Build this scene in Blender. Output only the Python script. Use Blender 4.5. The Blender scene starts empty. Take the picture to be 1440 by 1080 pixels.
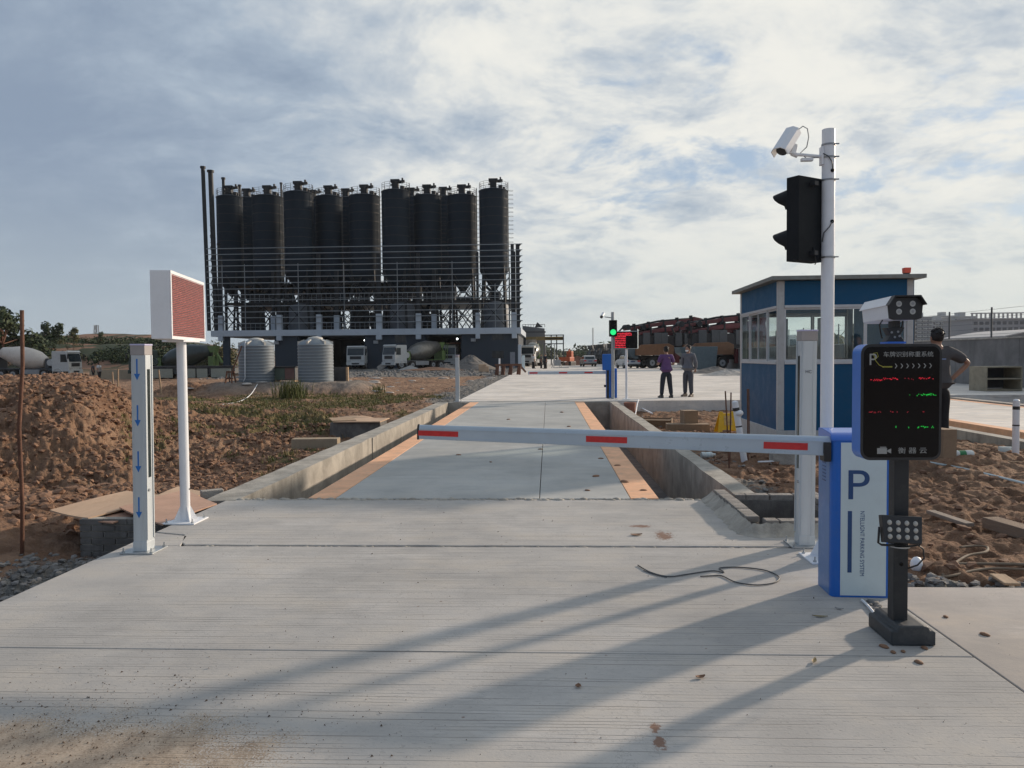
import bpy, bmesh, math, random
import numpy as np
from mathutils import Vector, Matrix, noise as mnoise
random.seed(7)
R = math.radians
SC = bpy.context.scene
COL = SC.collection

# ------------------------------------------------------------------ camera
FPX = 1075.0
CAM_H = 1.5
HAZE_DENSITY = 0.00012
_pitch, _yaw, _roll = R(-2.08), R(2.72), R(0.5)
FWD = Vector((-math.sin(_yaw) * math.cos(_pitch), math.cos(_yaw) * math.cos(_pitch), math.sin(_pitch)))
_r0 = Vector((math.cos(_yaw), math.sin(_yaw), 0))
_u0 = _r0.cross(FWD)
RIGHT = _r0 * math.cos(_roll) - _u0 * math.sin(_roll)
UP = _u0 * math.cos(_roll) + _r0 * math.sin(_roll)
CAMP = Vector((0, 0, CAM_H))
cd = bpy.data.cameras.new('camera')
cam = bpy.data.objects.new('camera', cd)
COL.objects.link(cam)
cd.sensor_width = 36
cd.lens = FPX / 1440 * 36
cd.clip_start = 0.05
cd.clip_end = 20000
M = Matrix((RIGHT, UP, -FWD)).transposed().to_4x4()
M.translation = CAMP
cam.matrix_world = M
SC.camera = cam


def D(x, y, Y):
    """the world point seen at photo position (x, y) that lies at forward distance Y"""
    d = FWD + RIGHT * ((x - 720) / FPX) + UP * ((540 - y) / FPX)
    return CAMP + d * (Y / d.y)


def G(x, y, z=0.0):
    d = FWD + RIGHT * ((x - 720) / FPX) + UP * ((540 - y) / FPX)
    return CAMP + d * ((z - CAM_H) / d.z)


# ------------------------------------------------------------------ world and sun
SUN_AZ, SUN_EL = R(52.0), R(17.5)
SUNV = Vector((math.sin(SUN_AZ) * math.cos(SUN_EL), math.cos(SUN_AZ) * math.cos(SUN_EL), math.sin(SUN_EL)))
world = bpy.data.worlds.new('World')
SC.world = world
world.use_nodes = True
nt = world.node_tree
for n in list(nt.nodes):
    nt.nodes.remove(n)


class NB:
    """small node builder"""
    def __init__(s, t):
        s.t = t

    def n(s, typ, ins=None, **props):
        nd = s.t.nodes.new(typ)
        for k, v in props.items():
            setattr(nd, k, v)
        if ins:
            for k, v in ins.items():
                sock = nd.inputs[k]
                if hasattr(v, 'is_linked') or isinstance(v, bpy.types.NodeSocket):
                    s.t.links.new(v, sock)
                else:
                    sock.default_value = v
        return nd

    def m(s, op, a, b=None, c=None, clamp=False):
        nd = s.t.nodes.new('ShaderNodeMath')
        nd.operation = op
        nd.use_clamp = clamp
        for i, v in enumerate((a, b, c)):
            if v is None:
                continue
            if isinstance(v, bpy.types.NodeSocket):
                s.t.links.new(v, nd.inputs[i])
            else:
                nd.inputs[i].default_value = v
        return nd.outputs[0]

    def vm(s, op, a, b=None):
        nd = s.t.nodes.new('ShaderNodeVectorMath')
        nd.operation = op
        for i, v in enumerate((a, b)):
            if v is None:
                continue
            if isinstance(v, bpy.types.NodeSocket):
                s.t.links.new(v, nd.inputs[i])
            else:
                nd.inputs[i].default_value = v
        return nd

    def smooth(s, v, a, b, lo=0.0, hi=1.0):
        nd = s.t.nodes.new('ShaderNodeMapRange')
        nd.interpolation_type = 'SMOOTHSTEP'
        s.t.links.new(v, nd.inputs[0])
        nd.inputs[1].default_value = a
        nd.inputs[2].default_value = b
        nd.inputs[3].default_value = lo
        nd.inputs[4].default_value = hi
        return nd.outputs[0]

    def lin(s, v, a, b, lo=0.0, hi=1.0):
        nd = s.t.nodes.new('ShaderNodeMapRange')
        s.t.links.new(v, nd.inputs[0])
        nd.inputs[1].default_value = a
        nd.inputs[2].default_value = b
        nd.inputs[3].default_value = lo
        nd.inputs[4].default_value = hi
        return nd.outputs[0]

    def mix(s, f, a, b, mode='MIX'):
        nd = s.t.nodes.new('ShaderNodeMix')
        nd.data_type = 'RGBA'
        nd.blend_type = mode
        for i, v in ((0, f), (6, a), (7, b)):
            if isinstance(v, bpy.types.NodeSocket):
                s.t.links.new(v, nd.inputs[i])
            else:
                if i and len(v) == 3:
                    v = (*v, 1)
                nd.inputs[i].default_value = v
        return nd.outputs[2]

    def noise(s, vec, scale, detail=4, rough=0.55, dist=0.0):
        nd = s.n('ShaderNodeTexNoise', {'Scale': scale, 'Detail': detail, 'Roughness': rough, 'Distortion': dist})
        if vec is not None:
            s.t.links.new(vec, nd.inputs['Vector'])
        return nd.outputs[0]

    def mapping(s, vec, scale=(1, 1, 1), rot=(0, 0, 0), loc=(0, 0, 0)):
        nd = s.n('ShaderNodeMapping', {'Vector': vec, 'Scale': scale, 'Rotation': rot, 'Location': loc})
        return nd.outputs[0]


W = NB(nt)
sky = W.n('ShaderNodeTexSky', sky_type='NISHITA', sun_disc=False, sun_elevation=SUN_EL, sun_rotation=SUN_AZ,
          altitude=50.0, air_density=1.0, dust_density=2.0, ozone_density=1.5)
tc = W.n('ShaderNodeTexCoord')
dirn = W.vm('NORMALIZE', tc.outputs['Generated']).outputs[0]
sep = W.n('ShaderNodeSeparateXYZ', {0: dirn})
zz = sep.outputs[2]
zc = W.m('ADD', W.m('MAXIMUM', zz, 0.0), 0.30)
px = W.m('DIVIDE', sep.outputs[0], zc)
py = W.m('DIVIDE', sep.outputs[1], zc)
pl = W.n('ShaderNodeCombineXYZ', {0: px, 1: py, 2: 0.0}).outputs[0]
sund = W.vm('DOT_PRODUCT', dirn, tuple(SUNV)).outputs['Value']          # 1 towards the sun
# streaks run along one wind direction
warp = W.n('ShaderNodeTexNoise', {'Vector': pl, 'Scale': 1.3, 'Detail': 3.0})
plw = W.vm('ADD', pl, W.vm('SCALE', W.vm('SUBTRACT', warp.outputs['Color'], (.5, .5, .5)).outputs[0]).outputs[0])
plw.inputs[1].links[0].from_node.inputs['Scale'].default_value = 0.32
plw = plw.outputs[0]
wind = W.mapping(plw, scale=(0.98, 1.30, 1), rot=(0, 0, R(-38)))
n1 = W.noise(wind, 0.75, 3, 0.5, 0.2)                # the big decks of cloud
n2 = W.noise(wind, 3.6, 11, 0.62, 0.12)              # the torn middle sized pieces
n3 = W.noise(W.mapping(plw, scale=(1.5, .8, 1), rot=(0, 0, R(20))), 11.0, 6, 0.6, 0.3)   # ripples
thick = W.m('ADD', W.m('MULTIPLY', n1, 0.50), W.m('ADD', W.m('MULTIPLY', n2, 0.55), W.m('MULTIPLY', n3, 0.10)))
away = W.smooth(sund, 0.80, 0.40, 0.0, 0.16)         # a closed deck away from the sun
cover = W.smooth(W.m('ADD', thick, away), 0.44, 0.55)
n4 = W.noise(W.mapping(wind, loc=(3.1, 1.7, 0)), 3.3, 11, 0.62, 0.15)
lum = W.m('ADD', W.m('MULTIPLY', n4, 1.6), W.m('MULTIPLY', n3, 0.20))
lum = W.m('SUBTRACT', lum, 0.40)
con = W.lin(sund, 0.15, 0.70, 0.42, 1.0)             # the deck away from the sun is smoother
lum = W.m('ADD', W.m('MULTIPLY', W.m('SUBTRACT', lum, 0.5), con), 0.5)
lum = W.m('ADD', lum, W.lin(sund, 0.10, 0.72, -0.34, 0.22))
lumc = W.smooth(lum, 0.10, 0.92)
ramp = W.n('ShaderNodeValToRGB', {0: lumc})
cr = ramp.color_ramp
cr.elements[0].position = 0.0
cr.elements[0].color = (2.05, 2.6, 3.45, 1)
cr.elements[1].position = 1.0
cr.elements[1].color = (6.7, 6.65, 6.25, 1)
e = cr.elements.new(0.30); e.color = (3.0, 3.6, 4.35, 1)
e = cr.elements.new(0.62); e.color = (4.6, 4.95, 5.25, 1)
e = cr.elements.new(0.82); e.color = (5.95, 6.05, 5.9, 1)
blue = W.mix(1.0, sky.outputs[0], (0.55, 0.66, 0.85), 'MULTIPLY')
blue = W.mix(0.8, blue, (3.1, 3.95, 4.95))
c1 = W.mix(cover, blue, ramp.outputs[0])
# the pale layer of air that closes the view near the horizon
hz = W.smooth(zz, 0.24, 0.0, 0.0, 0.80)
hcol = W.mix(W.lin(sund, 0.25, 0.85), (3.55, 4.1, 4.45), (5.2, 5.55, 5.35))
c2 = W.mix(hz, c1, hcol)
bg = W.n('ShaderNodeBackground', {0: c2, 1: 0.130})
wo = W.n('ShaderNodeOutputWorld', {0: bg.outputs[0]})

sd = bpy.data.lights.new('sun', 'SUN')
sun = bpy.data.objects.new('sun', sd)
COL.objects.link(sun)
sd.energy = 4.0
sd.angle = R(2.0)
sd.color = (1.0, 0.83, 0.66)
sun.rotation_euler = SUNV.to_track_quat('Z', 'Y').to_euler()

SC.view_settings.view_transform = 'Standard'
SC.view_settings.look = 'None'
SC.view_settings.gamma = 1.0
SC.view_settings.exposure = 0.0
SC.view_settings.use_curve_mapping = False


# ------------------------------------------------------------------ mesh helpers
class MB:
    def __init__(s):
        s.v, s.f, s.sm = [], [], []

    def add(s, vs, fs, smooth=False, mat=None):
        b = len(s.v)
        if mat is not None:
            vs = [mat @ Vector(p) for p in vs]
        s.v.extend(tuple(p) for p in vs)
        s.f.extend(tuple(i + b for i in f) for f in fs)
        s.sm.extend([smooth] * len(fs))
        return s

    def box(s, x0, x1, y0, y1, z0, z1, mat=None):
        return s.add([(x0, y0, z0), (x1, y0, z0), (x1, y1, z0), (x0, y1, z0), (x0, y0, z1), (x1, y0, z1), (x1, y1, z1), (x0, y1, z1)],
                     [(0, 3, 2, 1), (4, 5, 6, 7), (0, 1, 5, 4), (1, 2, 6, 5), (2, 3, 7, 6), (3, 0, 4, 7)], mat=mat)

    def cb(s, c, d, mat=None):
        return s.box(c[0] - d[0] / 2, c[0] + d[0] / 2, c[1] - d[1] / 2, c[1] + d[1] / 2, c[2] - d[2] / 2, c[2] + d[2] / 2, mat)

    def cyl(s, p, q, r, r2=None, n=12, caps=True, smooth=True, mat=None):
        p, q = Vector(p), Vector(q)
        r2 = r if r2 is None else r2
        a = (q - p).normalized()
        u = a.orthogonal().normalized()
        w = a.cross(u)
        vs = []
        for c, rr in ((p, r), (q, r2)):
            for i in range(n):
                t = 2 * math.pi * i / n
                vs.append(c + (u * math.cos(t) + w * math.sin(t)) * rr)
        fs = [(i, (i + 1) % n, n + (i + 1) % n, n + i) for i in range(n)]
        s.add(vs, fs, smooth, mat)
        if caps:
            s.add(vs, [tuple(range(n))[::-1], tuple(range(n, 2 * n))], False, mat)
        return s

    def bar(s, p, q, w, h=None, mat=None):
        """square bar"""
        h = w if h is None else h
        p, q = Vector(p), Vector(q)
        a = (q - p).normalized()
        u = a.cross(Vector((0, 0, 1)))
        u = u.normalized() if u.length > 1e-4 else Vector((1, 0, 0))
        t = u.cross(a)
        vs = [c + u * (sx * w / 2) + t * (sy * h / 2) for c in (p, q) for sx, sy in ((-1, -1), (1, -1), (1, 1), (-1, 1))]
        return s.add(vs, [(0, 3, 2, 1), (4, 5, 6, 7), (0, 1, 5, 4), (1, 2, 6, 5), (2, 3, 7, 6), (3, 0, 4, 7)], mat=mat)

    def tube(s, pts, r, n=8, mat=None):
        pts = [Vector(p) for p in pts]
        vs, fs = [], []
        u = None
        for k, p in enumerate(pts):
            a = (pts[min(k + 1, len(pts) - 1)] - pts[max(k - 1, 0)]).normalized()
            if u is None:
                u = a.orthogonal().normalized()
            u = (u - a * u.dot(a)).normalized()
            w = a.cross(u)
            rr = r[k] if isinstance(r, (list, tuple)) else r
            for i in range(n):
                t = 2 * math.pi * i / n
                vs.append(p + (u * math.cos(t) + w * math.sin(t)) * rr)
        for k in range(len(pts) - 1):
            for i in range(n):
                fs.append((k * n + i, k * n + (i + 1) % n, (k + 1) * n + (i + 1) % n, (k + 1) * n + i))
        fs.append(tuple(range(n))[::-1])
        fs.append(tuple(range((len(pts) - 1) * n, len(pts) * n)))
        return s.add(vs, fs, True, mat)

    def lathe(s, prof, c=(0, 0, 0), n=24, mat=None, smooth=True, seg=None):
        """prof: [(r, z)...] around the z axis at c"""
        vs, fs = [], []
        for r, z in prof:
            for i in range(n):
                t = 2 * math.pi * i / n
                vs.append((c[0] + r * math.cos(t), c[1] + r * math.sin(t), c[2] + z))
        for k in range(len(prof) - 1):
            for i in range(n):
                fs.append((k * n + i, k * n + (i + 1) % n, (k + 1) * n + (i + 1) % n, (k + 1) * n + i))
        s.add(vs, fs, smooth, mat)
        s.add(vs[:n], [tuple(range(n))[::-1]], False, mat)
        return s.add(vs[-n:], [tuple(range(n))], False, mat)

    def prism(s, poly, a, b, axis='y', mat=None):
        """poly of 2-D points swept from a to b along axis; axis y: (x,z), x: (y,z), z: (x,y)"""
        n = len(poly)
        def P(p, t):
            return {'y': (p[0], t, p[1]), 'x': (t, p[0], p[1]), 'z': (p[0], p[1], t)}[axis]
        vs = [P(p, a) for p in poly] + [P(p, b) for p in poly]
        fs = [(i, (i + 1) % n, n + (i + 1) % n, n + i) for i in range(n)] + [tuple(range(n))[::-1], tuple(range(n, 2 * n))]
        return s.add(vs, fs, mat=mat)

    def sphere(s, c, r, n=12, m=8, sc=(1, 1, 1), mat=None):
        prof = [(max(1e-4, r * math.sin(math.pi * k / m)), -r * math.cos(math.pi * k / m)) for k in range(m + 1)]
        vs, fs = [], []
        for rr, z in prof:
            for i in range(n):
                t = 2 * math.pi * i / n
                vs.append((c[0] + rr * math.cos(t) * sc[0], c[1] + rr * math.sin(t) * sc[1], c[2] + z * sc[2]))
        for k in range(m):
            for i in range(n):
                fs.append((k * n + i, k * n + (i + 1) % n, (k + 1) * n + (i + 1) % n, (k + 1) * n + i))
        return s.add(vs, fs, True, mat)

    def mesh(s, name, mat=None):
        me = bpy.data.meshes.new(name)
        me.from_pydata(s.v, [], s.f)
        bm = bmesh.new()
        bm.from_mesh(me)
        bmesh.ops.recalc_face_normals(bm, faces=bm.faces)
        bm.to_mesh(me)
        bm.free()
        if any(s.sm):
            me.polygons.foreach_set('use_smooth', s.sm)
        if mat:
            me.materials.append(mat)
        return me

    def build(s, name, mat=None, parent=None, bevel=0, loc=None, rz=0):
        return link(name, s.mesh(name, mat), parent, bevel, loc, rz)


def link(name, me, parent=None, bevel=0, loc=None, rz=0):
    o = bpy.data.objects.new(name, me)
    COL.objects.link(o)
    if parent:
        o.parent = parent
    if loc is not None:
        o.location = loc
    if rz:
        o.rotation_euler[2] = rz
    if bevel:
        b = o.modifiers.new('bevel', 'BEVEL')
        b.width = bevel
        b.segments = 2
        b.limit_method = 'ANGLE'
        b.angle_limit = R(40)
        b.harden_normals = False
    return o


def tag(o, label=None, cat=None, group=None, kind=None):
    if label: o['label'] = label
    if cat: o['category'] = cat
    if group: o['group'] = group
    if kind: o['kind'] = kind
    return o


def thing(name, label, cat, loc=(0, 0, 0), rz=0, group=None):
    o = bpy.data.objects.new(name, None)
    o.empty_display_size = 0.2
    COL.objects.link(o)
    o.location = loc
    o.rotation_euler = (0, 0, rz)
    return tag(o, label, cat, group)


KIDS = {}


def copy_tree(o, loc=None, rz=None, label=None, parent=None, scale=None):
    c = o.copy()
    COL.objects.link(c)
    if parent: c.parent = parent
    if loc is not None: c.location = loc
    if rz is not None: c.rotation_euler = (0, 0, rz)
    if scale is not None: c.scale = scale if hasattr(scale, '__len__') else (scale,) * 3
    if label: c['label'] = label
    for ch in list(o.children):
        copy_tree(ch, parent=c)
    return c


def text_mesh(name, body, size, mat, parent, mtx, extrude=0.0006, align='CENTER', space=1.0, width=None):
    c = bpy.data.curves.new(name, 'FONT')
    c.body = body
    c.size = size
    c.extrude = extrude
    c.align_x = align
    c.align_y = 'CENTER'
    c.space_character = space
    t = bpy.data.objects.new(name, c)
    COL.objects.link(t)
    dg = bpy.context.evaluated_depsgraph_get()
    me = bpy.data.meshes.new_from_object(t.evaluated_get(dg))
    bpy.data.objects.remove(t)
    bpy.data.curves.remove(c)
    if width and len(me.vertices):
        xs = [v.co.x for v in me.vertices]
        k = width / (max(xs) - min(xs))
        x0 = (max(xs) + min(xs)) / 2
        for v in me.vertices:
            v.co.x = (v.co.x - x0) * k
    me.transform(mtx)
    me.name = name
    me.materials.clear()
    me.materials.append(mat)
    return link(name, me, parent)


FACE_MY = Matrix.Rotation(R(90), 4, 'X')        # text upright, read from -Y


# ------------------------------------------------------------------ materials
MATS = {}


def mat(name, col, rough=0.6, metal=0.0, var=0.12, scale=4.0, bump=0.0, bscale=40.0, dirt=0.0, dcol=(0.18, 0.12, 0.08), spec=0.5, emit=None, estr=0.0, coat=0.0, stretch=(1, 1, 1)):
    if name in MATS:
        return MATS[name]
    m = bpy.data.materials.new(name)
    m.use_nodes = True
    t = m.node_tree
    b = NB(t)
    p = t.nodes['Principled BSDF']
    p.inputs['Roughness'].default_value = rough
    p.inputs['Metallic'].default_value = metal
    p.inputs['Specular IOR Level'].default_value = spec
    p.inputs['Coat Weight'].default_value = coat
    tcn = b.n('ShaderNodeTexCoord').outputs['Object']
    tcn = b.mapping(tcn, scale=stretch)
    c = (*col, 1)
    if var:
        nz = b.noise(tcn, scale, 6, 0.6)
        f = b.lin(nz, 0.3, 0.7, 1 - var, 1 + var)
        g = b.n('ShaderNodeVectorMath', {0: c[:3]}, operation='SCALE')
        t.links.new(f, g.inputs['Scale'])
        cc = g.outputs[0]
        if dirt:
            nd = b.noise(tcn, scale * 2.3, 8, 0.7, 0.3)
            cc = b.mix(b.m('MULTIPLY', b.smooth(nd, 0.47, 0.68), dirt), cc, dcol)
            t.links.new(b.lin(nd, 0.3, 0.7, max(0.05, rough - 0.08), min(1, rough + 0.15)), p.inputs['Roughness'])
        t.links.new(cc, p.inputs['Base Color'])
    else:
        p.inputs['Base Color'].default_value = c
    if bump:
        nb = b.noise(tcn, bscale, 6, 0.65)
        bn = b.n('ShaderNodeBump', {'Height': nb, 'Strength': bump, 'Distance': 0.02})
        t.links.new(bn.outputs[0], p.inputs['Normal'])
    if emit:
        p.inputs['Emission Color'].default_value = (*emit, 1)
        p.inputs['Emission Strength'].default_value = estr
    MATS[name] = m
    return m


def glass(name, col=(0.93, 0.96, 0.95), alpha=0.25, rough=0.03):
    m = bpy.data.materials.new(name)
    m.use_nodes = True
    t = m.node_tree
    b = NB(t)
    t.nodes.remove(t.nodes['Principled BSDF'])
    tr = b.n('ShaderNodeBsdfTransparent', {0: (*col, 1)})
    gl = b.n('ShaderNodeBsdfGlossy', {0: (0.9, 0.95, 1, 1), 1: rough})
    fr = b.n('ShaderNodeLayerWeight', {0: 0.5})
    f = b.m('ADD', b.m('MULTIPLY', b.m('POWER', fr.outputs['Facing'], 4.5), 0.55), alpha * 0.15)
    mx = b.n('ShaderNodeMixShader', {0: f, 1: tr.outputs[0], 2: gl.outputs[0]})
    t.links.new(mx.outputs[0], t.nodes['Material Output'].inputs[0])
    return m


# slab concrete: drag-broom grooves across the lane, dust, stains
def concrete_road(name, col, groove=1.0, dust=0.5, mud=False, tyre=0.0, gscale=44.0):
    m = bpy.data.materials.new(name)
    m.use_nodes = True
    t = m.node_tree
    b = NB(t)
    p = t.nodes['Principled BSDF']
    o = b.n('ShaderNodeTexCoord').outputs['Object']
    big = b.noise(o, 0.45, 5, 0.6, 0.3)
    mid = b.noise(b.mapping(o, scale=(0.9, 1.3, 1)), 1.9, 8, 0.66, 0.1)
    fine = b.noise(o, 60, 4, 0.7)
    # grooves: thin dark lines, some missing, some long
    gl = b.noise(b.mapping(o, scale=(0.035, 1, 1)), gscale, 2, 0.5, 0.0)
    gl2 = b.noise(b.mapping(o, scale=(0.32, 1, 1), loc=(3, 7, 0)), gscale * 1.9, 2, 0.5, 0.0)
    presence = b.smooth(b.noise(b.mapping(o, scale=(0.5, 1.1, 1), loc=(11, 2, 0)), 0.9, 4, 0.6), 0.30, 0.50)
    gy_ = b.n('ShaderNodeSeparateXYZ', {0: o}).outputs[1]
    wv = b.m('ADD', b.m('MULTIPLY', gy_, gscale * 0.78), b.m('MULTIPLY', b.noise(b.mapping(o, scale=(0.25, 1.6, 1)), 1.5, 3, 0.6), 2.6))
    tri = b.m('ABSOLUTE', b.m('SUBTRACT', b.m('FRACT', wv), 0.5))
    each = b.smooth(b.noise(b.mapping(o, scale=(0.03, 1, 1), loc=(5, 1, 0)), gscale * 0.62, 2, 0.5), 0.42, 0.66)
    g1 = b.m('MULTIPLY', b.m('MULTIPLY', b.smooth(tri, 0.13, 0.03), each), presence)
    g2 = b.m('MULTIPLY', b.m('MULTIPLY', b.smooth(gl2, 0.62, 0.70), 0.35), presence)
    g = b.m('MULTIPLY', b.m('MAXIMUM', g1, g2), groove)
    base = b.mix(b.smooth(big, 0.32, 0.68), tuple(c * 0.80 for c in col), tuple(c * 1.10 for c in col))
    base = b.mix(b.m('MULTIPLY', b.smooth(mid, 0.42, 0.72), dust), base, (col[0] * 1.22, col[1] * 1.14, col[2] * 1.02))
    base = b.mix(b.m('MULTIPLY', b.smooth(mid, 0.52, 0.30), 0.35), base, tuple(c * 0.66 for c in col))
    base = b.mix(b.m('MULTIPLY', b.smooth(fine, 0.5, 0.75), 0.25), base, tuple(c * 0.7 for c in col))
    base = b.mix(b.m('MULTIPLY', g, 0.68), base, (0.16, 0.145, 0.13))
    if tyre:
        ty = b.noise(b.mapping(o, scale=(0.16, 3.0, 1)), 1.3, 6, 0.65, 0.3)
        base = b.mix(b.m('MULTIPLY', b.smooth(ty, 0.52, 0.70), tyre), base, (0.15, 0.135, 0.12))
    cr1 = b.noise(b.mapping(o, scale=(1, 1, 1), loc=(4, 9, 0)), 0.8, 9, 0.7, 0.2)
    crack = b.m('MULTIPLY', b.smooth(b.m('ABSOLUTE', b.m('SUBTRACT', cr1, 0.5)), 0.0016, 0.0004), b.smooth(big, 0.48, 0.56))
    base = b.mix(b.m('MULTIPLY', crack, 0.55), base, (0.13, 0.12, 0.11))
    lane_ = b.noise(b.mapping(o, scale=(2.6, 0.10, 1), loc=(1.3, 0, 0)), 1.1, 5, 0.6)
    base = b.mix(b.m('MULTIPLY', b.smooth(lane_, 0.50, 0.68), 0.14), base, tuple(c * 0.72 for c in col))
    base = b.mix(b.m('MULTIPLY', b.smooth(b.noise(b.mapping(o, loc=(7, 3, 0), rot=(0, 0, R(30)), scale=(0.5, 2.2, 1)), 1.6, 8, 0.72), 0.56, 0.72), 0.5), base, tuple(min(.8, c * 1.32) for c in col))
    # pores and specks of soil
    sp = b.n('ShaderNodeTexVoronoi', {'Vector': o, 'Scale': 9.0, 'Randomness': 1.0})
    spk = b.m('MULTIPLY', b.smooth(sp.outputs['Distance'], 0.10, 0.05), b.smooth(b.noise(o, 2.2, 3), 0.55, 0.62))
    base = b.mix(b.m('MULTIPLY', spk, 0.7), base, (0.16, 0.10, 0.07))
    if mud:
        # dried soil dragged over the near left corner and onto the edges
        gx = b.n('ShaderNodeSeparateXYZ', {0: o})
        dx = b.m('DIVIDE', b.m('ADD', gx.outputs[0], 1.85), 0.80)
        dy = b.m('DIVIDE', b.m('SUBTRACT', gx.outputs[1], 2.55), 0.50)
        rr = b.m('SQRT', b.m('ADD', b.m('MULTIPLY', dx, dx), b.m('MULTIPLY', dy, dy)))
        wob = b.noise(o, 3.2, 5, 0.6, 0.0)
        mk = b.smooth(b.m('ADD', b.m('ADD', rr, b.m('MULTIPLY', b.m('SUBTRACT', wob, 0.5), 1.3)), b.m('MULTIPLY', b.m('SUBTRACT', b.noise(o, 120, 2, 0.6), 0.5), 1.5)), 1.08, 0.92)
        rim = b.m('MULTIPLY', b.smooth(b.m('ADD', rr, b.m('MULTIPLY', b.m('SUBTRACT', wob, 0.5), 1.8)), 1.6, 1.1), b.smooth(fine, 0.42, 0.6))
        tread = b.m('ADD', b.m('MULTIPLY', b.noise(b.mapping(o, scale=(1.2, 0.8, 1), rot=(0, 0, R(35))), 9, 4, 0.6), 0.55), b.m('MULTIPLY', b.noise(o, 110, 3, 0.6), 0.45))
        mc = b.mix(b.smooth(tread, 0.38, 0.62), (0.24, 0.175, 0.12), (0.44, 0.35, 0.26))
        base = b.mix(b.m('MULTIPLY', rim, 0.45), base, (0.52, 0.47, 0.41))
        base = b.mix(b.m('MULTIPLY', mk, 0.85), base, mc)
        # two trampled lumps of red soil
        for cx, cy, rx, ry in ((0.42, 2.93, 0.035, 0.06), (0.95, 6.35, 0.09, 0.2), (0.80, 6.7, 0.12, 0.07), (0.42, 3.05, 0.03, 0.05)):
            ddx = b.m('DIVIDE', b.m('SUBTRACT', gx.outputs[0], cx), rx)
            ddy = b.m('DIVIDE', b.m('SUBTRACT', gx.outputs[1], cy), ry)
            r2 = b.m('SQRT', b.m('ADD', b.m('MULTIPLY', ddx, ddx), b.m('MULTIPLY', ddy, ddy)))
            w2 = b.noise(o, 22, 6, 0.75)
            k2 = b.smooth(b.m('ADD', r2, b.m('MULTIPLY', b.m('SUBTRACT', w2, 0.5), 3.6)), 0.9, 0.5)
            base = b.mix(b.m('MULTIPLY', k2, 0.85), base, (0.20, 0.10, 0.06))
    t.links.new(base, p.inputs['Base Color'])
    p.inputs['Roughness'].default_value = 0.85
    p.inputs['Specular IOR Level'].default_value = 0.3
    h = b.m('SUBTRACT', b.m('MULTIPLY', fine, 0.35), b.m('MULTIPLY', g, 0.9))
    h = b.m('ADD', h, b.m('MULTIPLY', mid, 0.9))
    bn = b.n('ShaderNodeBump', {'Height': h, 'Strength': 0.6, 'Distance': 0.006})
    t.links.new(bn.outputs[0], p.inputs['Normal'])
    return m


M_road = concrete_road('broomed_concrete', (0.455, 0.438, 0.415), 1.0, 0.45, mud=True)
M_road_r = concrete_road('trowelled_concrete', (0.44, 0.40, 0.365), 0.10, 0.6)
M_pad = concrete_road('yard_concrete', (0.70, 0.655, 0.60), 0.5, 0.6, tyre=0.75, gscale=14)
M_deck = concrete_road('deck_concrete', (0.43, 0.435, 0.42), 0.22, 0.35, gscale=30)


def stained(name, col, scale=3.0, streak=True, bump=0.5):
    m = bpy.data.materials.new(name)
    m.use_nodes = True
    t = m.node_tree
    b = NB(t)
    p = t.nodes['Principled BSDF']
    o = b.n('ShaderNodeTexCoord').outputs['Object']
    a = b.noise(o, scale, 7, 0.65, 0.3)
    s2 = b.noise(b.mapping(o, scale=(1, 1, 0.14)), scale * 3.2, 6, 0.65) if streak else b.noise(o, scale * 5, 6, 0.7)
    fi = b.noise(o, scale * 22, 5, 0.7)
    c = b.mix(b.smooth(a, 0.34, 0.66), tuple(x * 0.72 for x in col), tuple(x * 1.15 for x in col))
    c = b.mix(b.m('MULTIPLY', b.smooth(s2, 0.48, 0.70), 0.55), c, tuple(x * 0.5 for x in col))
    c = b.mix(b.m('MULTIPLY', b.smooth(fi, 0.5, 0.8), 0.3), c, tuple(x * 1.4 for x in col))
    t.links.new(c, p.inputs['Base Color'])
    p.inputs['Roughness'].default_value = 0.9
    bn = b.n('ShaderNodeBump', {'Height': b.m('ADD', b.m('MULTIPLY', s2, 0.6), fi), 'Strength': bump, 'Distance': 0.012})
    t.links.new(bn.outputs[0], p.inputs['Normal'])
    return m


M_kerb = stained('pit_wall_concrete', (0.40, 0.37, 0.32), 2.2)
M_kerb_top = stained('kerb_top_concrete', (0.45, 0.41, 0.36), 4.0, False, 0.7)
M_block = stained('block_render', (0.17, 0.16, 0.15), 5.0, True, 0.6)
M_plate = mat('edge_strip', (0.80, 0.44, 0.25), 0.75, var=0.16, scale=3, dirt=0.35, dcol=(0.45, 0.36, 0.28), bump=0.2, bscale=30)
M_white = mat('white_paint', (0.80, 0.81, 0.83), 0.38, var=0.04, scale=3, dirt=0.10, dcol=(0.5, 0.48, 0.44))
M_alu = mat('brushed_aluminium', (0.54, 0.58, 0.60), 0.45, metal=0.2, var=0.07, scale=2, dirt=0.2, dcol=(0.33, 0.32, 0.31), stretch=(3, 3, 0.25))
M_galv = mat('galvanised_steel', (0.42, 0.44, 0.45), 0.4, metal=0.7, var=0.15, scale=14)
M_black = mat('black_plastic', (0.022, 0.022, 0.024), 0.42, var=0.25, scale=6, dirt=0.10, dcol=(0.09, 0.085, 0.08))
M_blackm = mat('black_coated_steel', (0.020, 0.022, 0.025), 0.5, var=0.2, scale=5, dirt=0.25, dcol=(0.10, 0.09, 0.08), bump=0.05, bscale=200)
M_screen = mat('screen_glass', (0.005, 0.005, 0.006), 0.16, var=0, spec=0.22)
M_cabblue = mat('cabinet_blue', (0.012, 0.135, 0.52), 0.36, var=0.06, scale=3, dirt=0.10, dcol=(0.2, 0.22, 0.26))
M_navy = mat('navy_print', (0.02, 0.07, 0.20), 0.45, var=0.06)
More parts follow.
